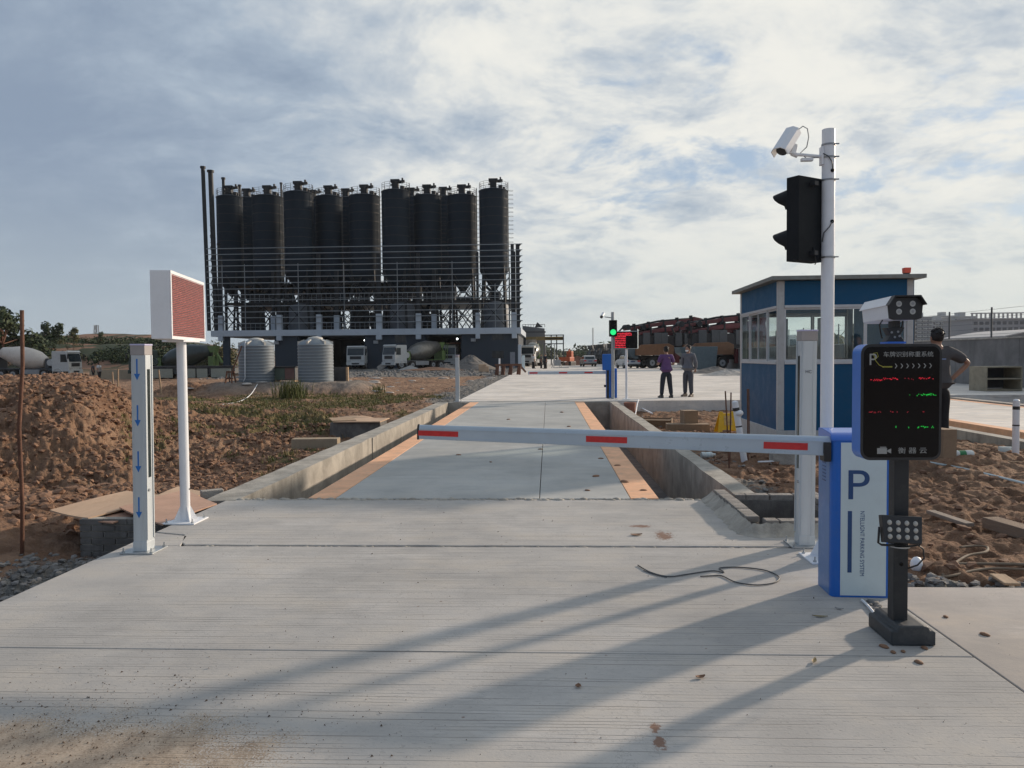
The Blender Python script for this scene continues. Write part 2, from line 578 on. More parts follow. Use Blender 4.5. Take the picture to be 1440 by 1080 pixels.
M_panel = mat('white_enamel', (0.62, 0.71, 0.72), 0.34, var=0.05, scale=2, dirt=0.12, dcol=(0.42, 0.42, 0.40))
M_red = mat('red_reflective_tape', (0.60, 0.03, 0.03), 0.35, var=0.12, scale=30)
M_dkgrey = mat('dark_grey', (0.08, 0.085, 0.09), 0.55, var=0.15)
M_grey = mat('mid_grey', (0.28, 0.29, 0.30), 0.5, var=0.1)
M_rust = mat('rusty_steel', (0.14, 0.065, 0.04), 0.85, var=0.35, scale=12, bump=0.4, bscale=90)
M_wood = mat('raw_timber', (0.40, 0.28, 0.18), 0.85, var=0.22, scale=3, bump=0.3, bscale=30, stretch=(0.3, 4, 4), dirt=0.3, dcol=(0.2, 0.14, 0.1))
M_ply = mat('plywood_sheet', (0.52, 0.36, 0.24), 0.85, var=0.16, scale=2.4, bump=0.2, bscale=40, dirt=0.4, dcol=(0.36, 0.22, 0.15), stretch=(1, 0.4, 1))
M_card = mat('cardboard', (0.27, 0.19, 0.125), 0.9, var=0.12, scale=5, dirt=0.25, dcol=(0.16, 0.11, 0.08))
M_tyre = mat('tyre_rubber', (0.022, 0.021, 0.020), 0.9, var=0.3, scale=8, dirt=0.4, dcol=(0.12, 0.10, 0.08))
M_glassd = mat('dark_window_glass', (0.02, 0.03, 0.035), 0.08, var=0.1)
M_glass = glass('clear_glass')
M_stone = mat('grey_rubble', (0.20, 0.19, 0.18), 0.92, var=0.4, scale=7, bump=0.5, bscale=40)
M_clod = mat('red_soil_clod', (0.235, 0.135, 0.085), 0.95, var=0.3, scale=8, bump=0.7, bscale=30)

# ------------------------------------------------------------------ the ground
_rng = np.random.RandomState(3)
_perm = _rng.rand(512, 512)


def vnoise(x, y):
    xi = np.floor(x).astype(np.int64); yi = np.floor(y).astype(np.int64)
    fx = x - xi; fy = y - yi
    fx = fx * fx * (3 - 2 * fx); fy = fy * fy * (3 - 2 * fy)
    a = _perm[xi & 511, yi & 511]; b_ = _perm[(xi + 1) & 511, yi & 511]
    c = _perm[xi & 511, (yi + 1) & 511]; d = _perm[(xi + 1) & 511, (yi + 1) & 511]
    return (a * (1 - fx) + b_ * fx) * (1 - fy) + (c * (1 - fx) + d * fx) * fy - 0.5


def fbm(x, y, f, oct=4, gain=0.5, ox=0.0):
    s = np.zeros_like(x); a = 1.0
    for k in range(oct):
        s += a * vnoise((x * 0.83 + y * 0.55) * f + ox + 17.3 * k, (y * 0.83 - x * 0.55) * f + 5.1 * k + ox)
        f *= 2.03; a *= gain
    return s


def ss(v, a, b_):
    t = np.clip((v - a) / (b_ - a), 0, 1)
    return t * t * (3 - 2 * t)


def terrain(X, Y):
    """height and the masks gravel, grass, soil clods"""
    X = np.asarray(X, float); Y = np.asarray(Y, float)
    gravel = np.zeros_like(X); grass = np.zeros_like(X); clod = np.zeros_like(X); pale = np.zeros_like(X)
    # ---- left side
    trough = -0.42 - 0.17 * ss(Y, 8, 12) + 0.32 * ss(Y, 17, 25) + 0.25 * ss(-Y, -4.5, -2.5)
    yb = np.interp(-X, [4.5, 5.6, 7, 10, 20], [17.0, 14.5, 11.2, 9.5, 8.5])
    rat = -X / np.maximum(Y, 1.0)
    yt = np.interp(-X, [4.5, 6, 7.5, 11, 16, 24], [20.0, 23, 25.0, 27, 29.5, 28]) - 9.5 * ss(rat, 0.42, 0.66)
    yb = yb + 1.4 * fbm(X, Y, 0.35, 2); yt = yt + 1.6 * fbm(X, Y, 0.25, 2, ox=9)
    ztop = -0.14 + 1.22 * (0.35 * ss(rat, 0.38, 0.52) + 0.65 * ss(rat, 0.50, 0.635)) * (1 - ss(Y, 19.5, 29)) * ss(-X, 7, 10)
    t = ss(Y, yb, yt)
    side = ss(-X, 4.2, 6.5)
    zl = trough * (1 - t) + ztop * t
    zl = zl * side + (trough * (1 - ss(Y, 16, 26)) + -0.12 * ss(Y, 16, 26)) * (1 - side)
    zl = zl - 0.42 * ss(-X, 22, 42) * ss(Y, 42, 70)
    onbank = side * ss(t, 0.01, 0.12) * (1 - ss(t, 0.93, 1.0) * (1 - ss(-X, 13, 17)))
    clod_l = np.clip(onbank, 0, 1) * (1 - ss(Y, 34, 40))
    # ---- right side
    zr = -0.10 - 0.24 * ss(Y, 11, 21)
    zr = zr + 0.26 * np.exp(-(((X - 5.9) / 0.9) ** 2 + ((Y - 11.6) / 0.7) ** 2))
    zr = zr + 0.05 * ss(X, 14, 17)
    right = X > 0
    z = np.where(right, zr, zl)
    clod = np.where(right, 0.42 * (1 - ss(X, 14, 16)), clod_l + 0.22)
    # grass and weeds on the bank and in front of the mound
    g0 = fbm(X, Y, 0.5, 4, 0.6, ox=4)
    grass = np.where(right, 0, ss(g0, -0.02, 0.25) * ss(-X, 3.8, 5) * ss(Y, 12, 15) * (1 - ss(Y, 30, 36)) * (1 - ss(rat, 0.55, 0.60)))
    strip = np.where(right, 0, ss(Y, 26.0, 28) * (1 - ss(Y, 30.3, 32.5)) * ss(-X, 3.5, 5) * (1 - ss(-X, 13, 17)) * ss(g0, -0.3, 0.1))
    edge = np.where((X < -3.6) & (X > -4.6), ss(Y, 17, 19) * (1 - ss(Y, 23, 25)) * ss(g0, -0.3, 0.2), 0)
    grass = np.clip(grass * 0.8 + strip * 0.75 + edge, 0, 1)
    # gravel: along the slab, along the road and the yard before the plant
    gr = np.where(X < 0, (1 - ss(-X, 4.3, 5.2)) * (1 - ss(Y, 6.6, 7.6)), 0)
    gr = np.maximum(gr, np.where(X < 0, (1 - ss(-X + 1.0 * fbm(X, Y, 0.6, 3), 4.3, 5.4)) * ss(Y, 25, 28), 0))
    gr = np.maximum(gr, np.where(X < -3, ss(Y + 9 * fbm(X, Y, 0.12, 3), 62, 67) * (1 - ss(-X, 30, 36)), 0))
    gr = np.maximum(gr, np.where(X > 2, (1 - ss(Y + 0.3 * fbm(X, Y, 1.2, 3), 5.15, 5.4)) * (1 - ss(X, 5, 7)), 0))
    gr = np.maximum(gr, np.where(X > 1.9, 0.55 * ss(fbm(X, Y, 0.8, 4, ox=2), 0.1, 0.3) * (1 - ss(X, 2.5, 3.1)) , 0))
    gravel = gr
    # ---- mound under the two tanks
    mx = np.maximum(np.abs(X + 11.9) - 2.7, 0); my = np.maximum(np.abs(Y - 36.2) - 1.6, 0)
    md = np.sqrt(mx ** 2 + (my * 0.72) ** 2) + 0.5 * fbm(X, Y, 0.5, 3, ox=7)
    mk = 1 - ss(md, 0.0, 1.7)
    z = z * (1 - mk) + 0.36 * mk
    gravel = np.maximum(gravel * (1 - mk), 0.30 * mk); pale = mk
    clod = clod * (1 - mk)
    grass = grass * (1 - ss(mk, 0.1, 0.4))
    # low heap beside it
    mk2 = np.exp(-(((X + 17.0) / 1.6) ** 2 + ((Y - 36) / 2.5) ** 2))
    z = z + 0.5 * mk2
    # ---- relief
    d = np.sqrt(X ** 2 + Y ** 2)
    lump = fbm(X, Y, 1.1, 4, 0.62, ox=1)
    ridg = 1 - np.abs(fbm(X, Y, 2.1, 4, 0.62, ox=3)) * 2.4
    cell = fbm(X, Y, 6.0, 3, 0.6, ox=5)
    far_fade = 1 - ss(d, 60, 140)
    z = z + clod * (0.15 * lump + 0.05 * ridg + 0.075 * cell - 0.05 + 0.06 * fbm(X, Y, 12, 2, .6, ox=6)) * far_fade
    z = z + (1 - clod) * (0.05 * lump + 0.03 * cell * (1 - 0.5 * gravel)) * far_fade
    z = z + gravel * 0.05 * fbm(X, Y, 9, 3, 0.7) * far_fade
    z = z - 0.07 * ss(-cell, 0.1, 0.4) * clod
    # ---- far ridges
    ang = np.arctan2(X, np.maximum(Y, 1e-3))
    infront = (Y > 0)
    rid = ss(Y, 118, 150) * (4.4 + 2.4 * fbm(X, Y, 0.02, 3) + 1.2 * fbm(X, Y, 0.08, 3)) * ss(-ang, R(22), R(27))
    rid = rid + ss(Y, 150, 210) * 3.5 * ss(-ang, R(21), R(25)) * (1 + fbm(X, Y, 0.012, 2))
    rid2 = ss(d, 520, 900) * (15 + 9 * fbm(X, Y, 0.004, 4, ox=8)) * (0.35 + 0.65 * ss(-ang, R(8), R(30)) + 0.25 * ss(ang, R(-3), R(5)))
    z = z + np.where(infront, rid, 0) + rid2
    hill = np.clip(ss(Y, 116, 128) * ss(-ang, R(20), R(24)) + ss(d, 450, 600), 0, 1)
    # level patch where the long carton and the well box stand
    fl_ = np.exp(-(((X + 4.75) / 1.1) ** 2 + ((Y - 15.2) / 1.2) ** 2) ** 2)
    z = z * (1 - fl_) + -0.40 * fl_
    # ---- sunk below everything that is built on or into it
    def sink(x0, x1, y0, y1, zz):
        nonlocal z
        inn = (X > x0) & (X < x1) & (Y > y0) & (Y < y1)
        z = np.where(inn, zz, z)
    sink(-3.34, 1.66, -30, 7.9, -0.5)
    sink(1.6, 2.32, -30, 6.4, -0.5)
    sink(2.0, 40, -30, 4.94, -0.5)
    sink(-3.5, 2.12, 7.6, 25.3, -0.9)
    sink(1.78, 2.62, 6.45, 7.9, -0.75)
    sink(-3.06, 60, 25.36, 330, -0.5)
    sink(8.05, 13.4, 6.5, 25.6, -0.8)
    sink(-48, -3.0, 97.5, 124, -0.6)
    return z, gravel, grass, clod, hill, pale


def build_ground():
    az_f = np.linspace(R(-44), R(44), 1150)
    az = np.concatenate([np.linspace(R(-180), R(-44), 120, endpoint=False), az_f, np.linspace(R(44), R(180), 120)[1:]])
    r = [0.35]
    while r[-1] < 9000:
        q = r[-1]
        k = 0.0042 if 4.2 < q < 42 else (0.009 if q < 130 else 0.03)
        if q < 4.2: k = 0.02
        r.append(q * (1 + k))
    r = np.array(r)
    A, Rr = np.meshgrid(az, r)
    X = (Rr * np.sin(A)).ravel(); Y = (Rr * np.cos(A)).ravel()
    z, gv, gs, cl, hl, pl_ = terrain(X, Y)
    na, nr = len(az), len(r)
    me = bpy.data.meshes.new('ground')
    co = np.stack([X, Y, z], 1).astype(np.float32)
    i = np.arange(nr - 1)[:, None] * na + np.arange(na - 1)[None, :]
    q = np.stack([i, i + 1, i + 1 + na, i + na], -1).reshape(-1, 4)[:, ::-1]
    me.vertices.add(len(co)); me.vertices.foreach_set('co', co.ravel())
    me.loops.add(q.size); me.loops.foreach_set('vertex_index', q.ravel().astype(np.int32))
    me.polygons.add(len(q)); me.polygons.foreach_set('loop_start', np.arange(0, q.size, 4, dtype=np.int32))
    me.polygons.foreach_set('loop_total', np.full(len(q), 4, np.int32))
    me.polygons.foreach_set('use_smooth', np.ones(len(q), bool))
    me.update(calc_edges=True)
    for nm, arr in (('gravel', gv), ('grass', gs), ('clod', cl), ('hill', hl), ('pale', pl_)):
        a = me.attributes.new(nm, 'FLOAT', 'POINT')
        a.data.foreach_set('value', arr.astype(np.float32))
    m = bpy.data.materials.new('red_soil')
    m.use_nodes = True
    t = m.node_tree; b = NB(t); p = t.nodes['Principled BSDF']
    o = b.n('ShaderNodeTexCoord').outputs['Object']
    at = lambda n: b.n('ShaderNodeAttribute', attribute_name=n).outputs['Fac']
    big = b.noise(o, 0.22, 5, 0.6, 0.3)
    mid = b.noise(o, 1.6, 7, 0.65, 0.3)
    fi = b.noise(o, 9, 6, 0.7)
    vf = b.noise(o, 45, 4, 0.7)
    soil = b.mix(b.smooth(mid, 0.34, 0.66), (0.160, 0.088, 0.053), (0.335, 0.205, 0.130))
    soil = b.mix(b.m('MULTIPLY', b.smooth(big, 0.42, 0.64), 0.5), soil, (0.40, 0.265, 0.175))
    soil = b.mix(b.m('MULTIPLY', b.smooth(fi, 0.52, 0.40), 0.5), soil, (0.20, 0.105, 0.065))
    soil = b.mix(b.m('MULTIPLY', b.smooth(vf, 0.55, 0.75), 0.4), soil, (0.56, 0.40, 0.29))
    flat = b.m('SUBTRACT', 1.0, b.smooth(at('clod'), 0.0, 0.3))
    soil = b.mix(b.m('MULTIPLY', flat, 0.45), soil, (0.44, 0.31, 0.225))
    # gravel
    vo = b.n('ShaderNodeTexVoronoi', {'Vector': o, 'Scale': 16.0})
    gc = b.mix(b.m('MULTIPLY', vo.outputs['Color'], 1.0), (0.11, 0.11, 0.105), (0.30, 0.29, 0.27))
    gc = b.mix(b.smooth(mid, 0.4, 0.65, 0, 0.5), gc, (0.28, 0.24, 0.20))
    gmask = b.smooth(b.m('ADD', at('gravel'), b.m('MULTIPLY', b.m('SUBTRACT', fi, 0.5), 0.9)), 0.35, 0.62)
    c = b.mix(gmask, soil, gc)
    gmask2 = b.smooth(b.m('ADD', at('grass'), b.m('MULTIPLY', b.m('SUBTRACT', fi, 0.5), 1.1)), 0.28, 0.7)
    grc = b.mix(b.smooth(vf, 0.35, 0.65), (0.09, 0.085, 0.035), (0.19, 0.165, 0.075))
    c = b.mix(b.m('MULTIPLY', gmask2, 0.8), c, grc)
    c = b.mix(b.m('MULTIPLY', at('pale'), 0.9), c, b.mix(b.smooth(mid, .35, .65), (0.15, 0.135, 0.12), (0.27, 0.24, 0.21)))
    hn = b.noise(o, 0.05, 8, 0.65, 0.5)
    hc = b.mix(b.smooth(hn, 0.50, 0.56), (0.045, 0.058, 0.035), (0.26, 0.15, 0.10))
    c = b.mix(at('hill'), c, hc)
    t.links.new(c, p.inputs['Base Color'])
    p.inputs['Roughness'].default_value = 0.95
    p.inputs['Specular IOR Level'].default_value = 0.2
    h = b.m('ADD', b.m('MULTIPLY', fi, 1.0), b.m('MULTIPLY', vf, 0.35))
    h = b.m('ADD', h, b.m('MULTIPLY', gmask, b.m('MULTIPLY', vo.outputs['Distance'], -0.7)))
    bn = b.n('ShaderNodeBump', {'Height': h, 'Strength': 1.0, 'Distance': 0.08})
    t.links.new(bn.outputs[0], p.inputs['Normal'])
    me.materials.append(m)
    o_ = bpy.data.objects.new('ground', me)
    COL.objects.link(o_)
    tag(o_, kind='structure')


build_ground()


def gz(x, y):
    return float(terrain(np.array([float(x)]), np.array([float(y)]))[0][0])


def S(name, mb, m, parent=None, bevel=0):
    o = mb.build(name, m, parent, bevel)
    if parent is None:
        tag(o, kind='structure')
    return o


# ---- the concrete lane in front, cast in bays with open joints
def slab(name, poly, m, z0=-0.22, z1=0.0, bev=0.006):
    return S(name, MB().prism(poly, z0, z1, 'z'), m, bevel=bev)


XL = -3.42


def rough_edge(p, q, n, amp, seed):
    rr = random.Random(seed)
    out = []
    for i in range(n + 1):
        t = i / n
        out.append((p[0] + (q[0] - p[0]) * t + rr.uniform(-amp, amp) * (0 < i < n), p[1] + (q[1] - p[1]) * t + rr.uniform(-amp, amp) * (0 < i < n)))
    return out


slab('concrete_lane', [(XL, -12), (2.085, -12), (2.085, 3.815), (XL, 3.815)], M_road)
slab('concrete_lane', [(XL, 3.822), (2.085, 3.822), (2.085, 4.97), (2.30, 5.0), (2.34, 5.4), (2.30, 5.93)] + rough_edge((2.30, 5.955), (-2.95, 5.955), 60, 0.004, 2) + [(XL, 5.95)], M_road)
slab('concrete_lane', rough_edge((-2.95, 6.005), (2.30, 6.005), 50, 0.006, 5) + [(2.30, 6.42), (1.68, 6.44), (1.66, 7.9)] + rough_edge((1.62, 7.93), (-3.3, 7.93), 50, 0.022, 8) + [(XL, 7.9), (XL, 6.45), (-3.12, 6.35), (-3.02, 6.1)], M_road)
slab('concrete_lane', [(XL, 5.96), (-2.97, 5.97), (-3.07, 6.3), (XL, 6.42)], M_road)
slab('concrete_apron', [(2.092, -12), (16, -12), (16, 4.97), (2.092, 4.965)], M_road_r)
# mortar left in the open joint
S('joint_filler', MB().box(XL, 2.3, 5.95, 6.01, -0.2, -0.03), M_kerb)
jf = MB()
rr = random.Random(4)
for k in range(46):
    x = rr.uniform(-3, 2.2)
    jf.sphere((x, rr.uniform(5.955, 6.0), -0.012), 0.014, 6, 4, (rr.uniform(1, 4), 1.1, 0.8))
S('joint_crumbs', jf, M_kerb)
# crumbled mortar lip before the deck
lip = MB()
for k in range(230):
    x = -3.3 + 5.0 * k / 230 + rr.uniform(-.02, .02)
    lip.sphere((x, 7.945 + rr.uniform(-.03, .03), -0.012 + rr.uniform(-0.01, 0.008)), rr.uniform(.018, .04), 6, 4, (rr.uniform(.8, 1.8), 1, .7))
tag(lip.build('mortar_crumbs', M_kerb), 'crumbled grey mortar along the edge between lane and weighbridge deck', 'mortar', kind='stuff')

# ---- pit, walls
def wall_box(name, x0, x1, y0, y1, z0, z1, m=M_kerb, nseg=16, parent=None):
    """kerb wall whose top edge is slightly uneven"""
    mb = MB(); r_ = random.Random(int(x0 * 10) + int(y0)); n = nseg
    ax = (y1 - y0) > (x1 - x0)
    pr = []
    for i in range(n + 1):
        t = i / n
        w0, w1 = r_.uniform(-.008, .008), r_.uniform(-.008, .008)
        dz0, dz1 = r_.uniform(-.006, .004), r_.uniform(-.006, .004)
        if ax:
            y = y0 + (y1 - y0) * t
            pr += [(x0, y, z0), (x1, y, z0), (x1 + w0, y, z1 + dz0), (x0 + w1, y, z1 + dz1)]
        else:
            x = x0 + (x1 - x0) * t
            pr += [(x, y1, z0), (x, y0, z0), (x, y0 + w0, z1 + dz0), (x, y1 + w1, z1 + dz1)]
    f = []
    for i in range(n):
        a = i * 4; b_ = a + 4
        for k in range(4):
            f.append((a + k, b_ + k, b_ + (k + 1) % 4, a + (k + 1) % 4))
    f += [(0, 1, 2, 3), (n * 4 + 3, n * 4 + 2, n * 4 + 1, n * 4)]
    mb.add(pr, f)
    return S(name, mb, m, parent)


wall_box('pit_kerb', -3.66, -3.31, 7.88, 14.15, -1.0, 0.0)
wall_box('pit_kerb', -3.655, -3.305, 14.17, 25.2, -1.0, 0.0)
wall_box('pit_kerb', 1.985, 2.22, 7.9, 16.2, -1.0, 0.004)
wall_box('pit_kerb', 1.98, 2.225, 16.22, 25.2, -1.0, 0.0)
wall_box('pit_end_wall', -3.3, 1.98, 25.0, 25.34, -1.0, -0.006, nseg=10)
wall_box('pit_end_wall', -3.31, 1.98, 7.93, 8.0, -1.0, -0.03, nseg=10)
S('pit_floor', MB().box(-3.5, 2.1, 7.7, 25.2, -1.0, -0.86), M_block)
# ---- yard beyond
S('concrete_yard', MB().prism([(-3.08, 25.35), (8.0, 25.35), (8.0, 27.5), (60, 27.5), (60, 330), (-40, 330), (-40, 132), (-3.1, 132), (-3.1, 80)], -0.4, 0.0, 'z'), M_pad)

# ------------------------------------------------------------------ weighbridge deck
wb = thing('weighbridge', 'long grey concrete truck scale deck with orange edge strips behind the lowered barrier', 'weighbridge', (-0.72, 16.4, 0))
for x0, x1 in ((-2.28, -0.105), (-0.097, 0.85)):
    for y0, y1 in ((8.01, 13.55), (13.558, 19.2), (19.208, 24.93)):
        MB().box(x0 + .72, x1 + .72, y0 - 16.4, y1 - 16.4, -0.3, 0.0).build('deck_panel', M_deck, wb, 0.004)
for x0, x1 in ((-2.575, -2.284), (0.854, 1.145)):
    MB().box(x0 + .72, x1 + .72, 8.01 - 16.4, 24.93 - 16.4, -0.3, 0.003).build('edge_strip', M_plate, wb, 0.004)
for x in (-2.3, -0.6, 0.9):
    MB().box(x + .67, x + .77, 8.1 - 16.4, 24.8 - 16.4, -0.75, -0.3).build('support_beam', M_dkgrey, wb)
# fine litter of mud pats on the deck


def anchor_bolts(parent, pts, z=0.012):
    for x, y in pts:
        MB().cyl((x, y, z), (x, y, z + 0.010), 0.013, n=6, smooth=False).cyl((x, y, z + .01), (x, y, z + 0.036), 0.0055, n=8).build('anchor_bolt', M_galv, parent)


# ------------------------------------------------------------------ light curtain posts
M_cap = mat('post_cap', (0.36, 0.33, 0.32), 0.5, var=0.1)
M_captop = mat('post_cap_lid', (0.55, 0.52, 0.72), 0.35, var=0.05)
M_arrow = mat('arrow_blue', (0.02, 0.16, 0.50), 0.4, var=0)
M_slot = mat('slot_lens', (0.02, 0.028, 0.026), 0.15, var=0)


def curtain_post(label, loc, H, side, arrows, group='grey light curtain posts at the weighbridge ends', lean=0.0, w=0.125, d=0.125):
    t = thing('light_curtain_post', label, 'sensor post', loc, 0, group)
    t.rotation_euler = (0, lean, 0)
    b = MB().box(-w / 2, w / 2, -d / 2, d / 2, 0.01, H - 0.085)
    b.build('column', M_alu, t, 0.004)
    MB().box(-w / 2 - .003, w / 2 + .003, -d / 2 - .003, d / 2 + .003, H - 0.085, H - 0.012).build('cap', M_cap, t, 0.003)
    MB().box(-w / 2 - .006, w / 2 + .006, -d / 2 - .006, d / 2 + .006, H - 0.012, H).build('cap_lid', M_captop, t, 0.003)
    MB().box(-0.13, 0.13, -0.12, 0.12, 0, 0.012).build('base_plate', M_galv, t, 0.002)
    anchor_bolts(t, [(-.11, -.10), (.11, -.10), (-.11, .10), (.11, .10)])
    sx = side * (w / 2)
    # the profile: grooves at the front corner and the black slot on the side facing the lane
    MB().box(min(sx, sx + side * .004), max(sx, sx + side * .004), -0.018, 0.018, H * 0.36, H * 0.88).build('slot', M_slot, t, 0.001)
    for yy in (-0.048, 0.048):
        MB().box(min(sx, sx + side * .007), max(sx, sx + side * .007), yy - .007, yy + .007, 0.10, H - .086).build('profile_rib', M_alu, t, 0.002)
    for xx in (-w / 2 + .008, w / 2 - .03):
        MB().box(xx, xx + .006, -d / 2 - .0035, -d / 2, 0.012, H - .086).build('profile_rib', M_alu, t)
    MB().box(-w / 2 - .002, w / 2 + .002, -d / 2 - .005, d / 2 + .005, 0.012, 0.085).build('foot_sleeve', M_alu, t, 0.002)
    MB().cyl((sx + side * .002, -.03, H * .30), (sx + side * .014, -.03, H * .30), .012, n=10).build('lock', M_galv, t)
    if arrows:
        for k in range(4):
            z1 = H - .115 - k * 0.357
            a = [(-.006, z1), (.006, z1), (.006, z1 - .115), (.024, z1 - .115), (0, z1 - .165), (-.024, z1 - .115), (-.006, z1 - .115)]
            MB().prism([(p[0] - .006, p[1]) for p in a], -d / 2 - .0015, -d / 2 - .0003).build('arrow_sticker', M_arrow, t)
    return t


curtain_post('aluminium sensor post with four blue downward arrows, beside the white sign pole', (-3.175, 5.80, 0), 1.62, 1, True, lean=R(0.7), w=.108, d=.110)
pr = curtain_post('aluminium sensor post without arrows standing in front of the blue booth', (2.0, 6.05, 0), 1.685, -1, False, lean=R(0.4), w=.118, d=.110)
text_mesh('label_print', 'HC', 0.035, M_dkgrey, pr, Matrix.Translation((-.005, -.0565, 1.36)) @ FACE_MY)
curtain_post('small grey sensor post at the far left corner of the weighbridge', (-3.02, 25.3, 0), 1.56, 1, False, w=.12)

# ------------------------------------------------------------------ LED sign on its pole
M_led = bpy.data.materials.new('led_matrix_rows'); M_led.use_nodes = True
_b = NB(M_led.node_tree); _p = M_led.node_tree.nodes['Principled BSDF']
_o = _b.n('ShaderNodeTexCoord').outputs['Object']
_w = _b.n('ShaderNodeSeparateXYZ', {0: _o}).outputs[2]
_row = _b.m('ABSOLUTE', _b.m('SUBTRACT', _b.m('FRACT', _b.m('MULTIPLY', _w, 62)), 0.5))
_nz = _b.noise(_b.mapping(_o, scale=(1.5, 1.5, 9)), 9, 4, 0.7)
_c = _b.mix(_b.smooth(_row, 0.12, 0.30), (0.30, 0.060, 0.050), (0.055, 0.015, 0.014))
_c = _b.mix(_b.m('MULTIPLY', _b.smooth(_nz, 0.46, 0.66), 0.5), _c, (0.30, 0.12, 0.10))
M_led.node_tree.links.new(_c, _p.inputs['Base Color'])
_p.inputs['Roughness'].default_value = 0.5
_p.inputs['Emission Color'].default_value = (1, 0.03, 0.05, 1)
M_led.node_tree.links.new(_b.m('MULTIPLY', _b.smooth(_nz, 0.48, 0.62), _b.smooth(_row, 0.32, 0.12, 0, 0.16)), _p.inputs['Emission Strength'])

t = thing('led_sign', 'white boxed red LED display on a tall white round pole, left of the lane', 'display sign', (-3.36, 6.87, 0))
MB().cyl((0, 0, .012), (0, 0, 1.66), 0.043, n=28).build('pole', M_white, t)
MB().box(-.15, .15, -.15, .15, 0, .012).build('base_plate', M_white, t, .002)
anchor_bolts(t, [(-.12, -.12), (.12, -.12), (-.12, .12), (.12, .12)])
for k in range(4):
    a = R(45 + 90 * k)
    MB().prism([(.04, .012), (.11, .012), (.042, .15)], -.003, .003, mat=Matrix.Rotation(a, 4, 'Z')).build('gusset', M_white, t)
MB().box(-.10, .10, -.16, .16, 1.655, 1.672).build('mount_plate', M_white, t, .002)
MH = Matrix.Translation((-.005, .0, 0)) @ Matrix.Rotation(R(11), 4, 'Z')
MB().box(-.085, .075, -.56, .56, 1.672, 2.252, MH).build('housing', M_white, t, .005)
fr = MB()
fr.box(.075, .083, -.56, .56, 1.672, 1.698, MH).box(.075, .083, -.56, .56, 2.226, 2.252, MH)
fr.box(.075, .083, -.56, -.534, 1.699, 2.225, MH).box(.075, .083, .534, .56, 1.699, 2.225, MH)
fr.build('face_frame', M_white, t)
mf = MB()
for k in range(33):
    z = 1.70 + k * .0158
    mf.box(.0755, .0795, -.533, .533, z, z + .0135, MH)
mf.build('display_face', M_led, t)
MB().cyl((-.02, .0, .30), (.045, .0, .30), .008, n=8).build('cable_gland', M_black, t)

# ------------------------------------------------------------------ barrier gate
bx, by = 1.915, 4.87
t = thing('barrier_gate', 'blue and white barrier cabinet marked P with its boom lowered across the lane', 'barrier', (bx, by, 0), R(-2.5))
W_, D_, H_ = .355, .26, 1.015
hx, hy = W_ / 2, D_ / 2
prof = []
for k in range(7):
    a = R(90 * k / 6)
    prof.append((-hx + .035 - .035 * math.cos(a), -hy + .035 - .035 * math.sin(a)))
poly = [(hx, -hy), (hx, hy), (-hx, hy)] + prof
MB().prism(poly, .0, H_ - .05, 'z').build('cabinet', M_cabblue, t, .002)
M_cabside = mat('cabinet_side_blue', (0.085, 0.20, 0.44), 0.35, var=0.06, scale=4, dirt=0.3, dcol=(0.26, 0.31, 0.40))
MB().box(-hx - .0015, -hx, -hy + .04, hy - .003, .006, H_ - .055).build('side_panel', M_cabside, t)
# domed hood: front edge rolls over
hood = [(-hy - .004, H_ - .05)] + [(-hy - .004 + .06 - .06 * math.cos(R(15 * k)), H_ - .048 + .048 * math.sin(R(15 * k))) for k in range(1, 7)] + [(hy * .4, H_ + .012), (hy + .004, H_ + .008), (hy + .004, H_ - .05)]
MB().prism(hood, -hx - .004, hx + .004, 'x').build('hood', mat('hood_blue', (0.05, 0.17, 0.60), 0.3, var=0.05, coat=0.3), t, .004)
MB().box(-.125, .145, -hy - .003, -hy - .0002, .012, .955).build('front_panel', M_panel, t, .001)
MB().box(hx, hx + .001, -hy + .02, hy - .02, .02, .9).build('side_panel', M_navy, t)
yf = -hy - .0034
text_mesh('letter_P', 'P', 0.262, M_navy, t, Matrix.Translation((-.018, yf, .686)) @ FACE_MY, width=.125)
MB().box(-.083, -.058, yf - .0006, yf + .0002, .155, .535).build('stripe_print', M_navy, t)
text_mesh('side_print', 'NTELLIGNT PARKING SYSTEM', 0.036, M_navy, t, Matrix.Translation((.002, yf, .335)) @ FACE_MY @ Matrix.Rotation(R(-90), 4, 'Z') @ Matrix.Scale(1.0, 4, (1, 0, 0)), width=.40)
# hub that carries the boom
MB().box(-hx - .045, -hx - .0015, -.125, -.03, .835, .955).build('boom_hub', M_black, t, .006)
vent = MB()
for k in range(6):
    vent.box(-hx - .003, -hx - .0008, -.02, .05, .70 + k * .022, .707 + k * .022)
vent.build('vent', M_navy, t)
# boom: local frame, runs from the hub to the far tip
p0 = Vector((1.735, 4.79, .930)); p1 = D(587.5, 607, 5.12)
T_inv = Matrix.Translation((bx, by, 0)) @ Matrix.Rotation(R(-2.5), 4, 'Z')
T_inv.invert()
L = (p1 - p0).length
ax = (p1 - p0).normalized()
side_v = ax.cross(Vector((0, 0, 1))).normalized()          # away from the camera or towards
if side_v.y > 0: side_v = -side_v
upv = side_v.cross(ax); 
if upv.z < 0: upv = -upv
MBm = T_inv @ Matrix(((ax.x, side_v.x, upv.x, p0.x), (ax.y, side_v.y, upv.y, p0.y), (ax.z, side_v.z, upv.z, p0.z), (0, 0, 0, 1)))
bp = [(.022, -.06), (.022, .030), (.016, .050), (.006, .059), (-.006, .059), (-.016, .050), (-.022, .030), (-.022, -.06)]
M_boom = mat('boom_enamel', (0.47, 0.54, 0.60), 0.3, metal=0.1, var=0.05, dirt=0.08, dcol=(0.4, 0.4, 0.38))


def tap(u):
    return 1.0 - .20 * u / L


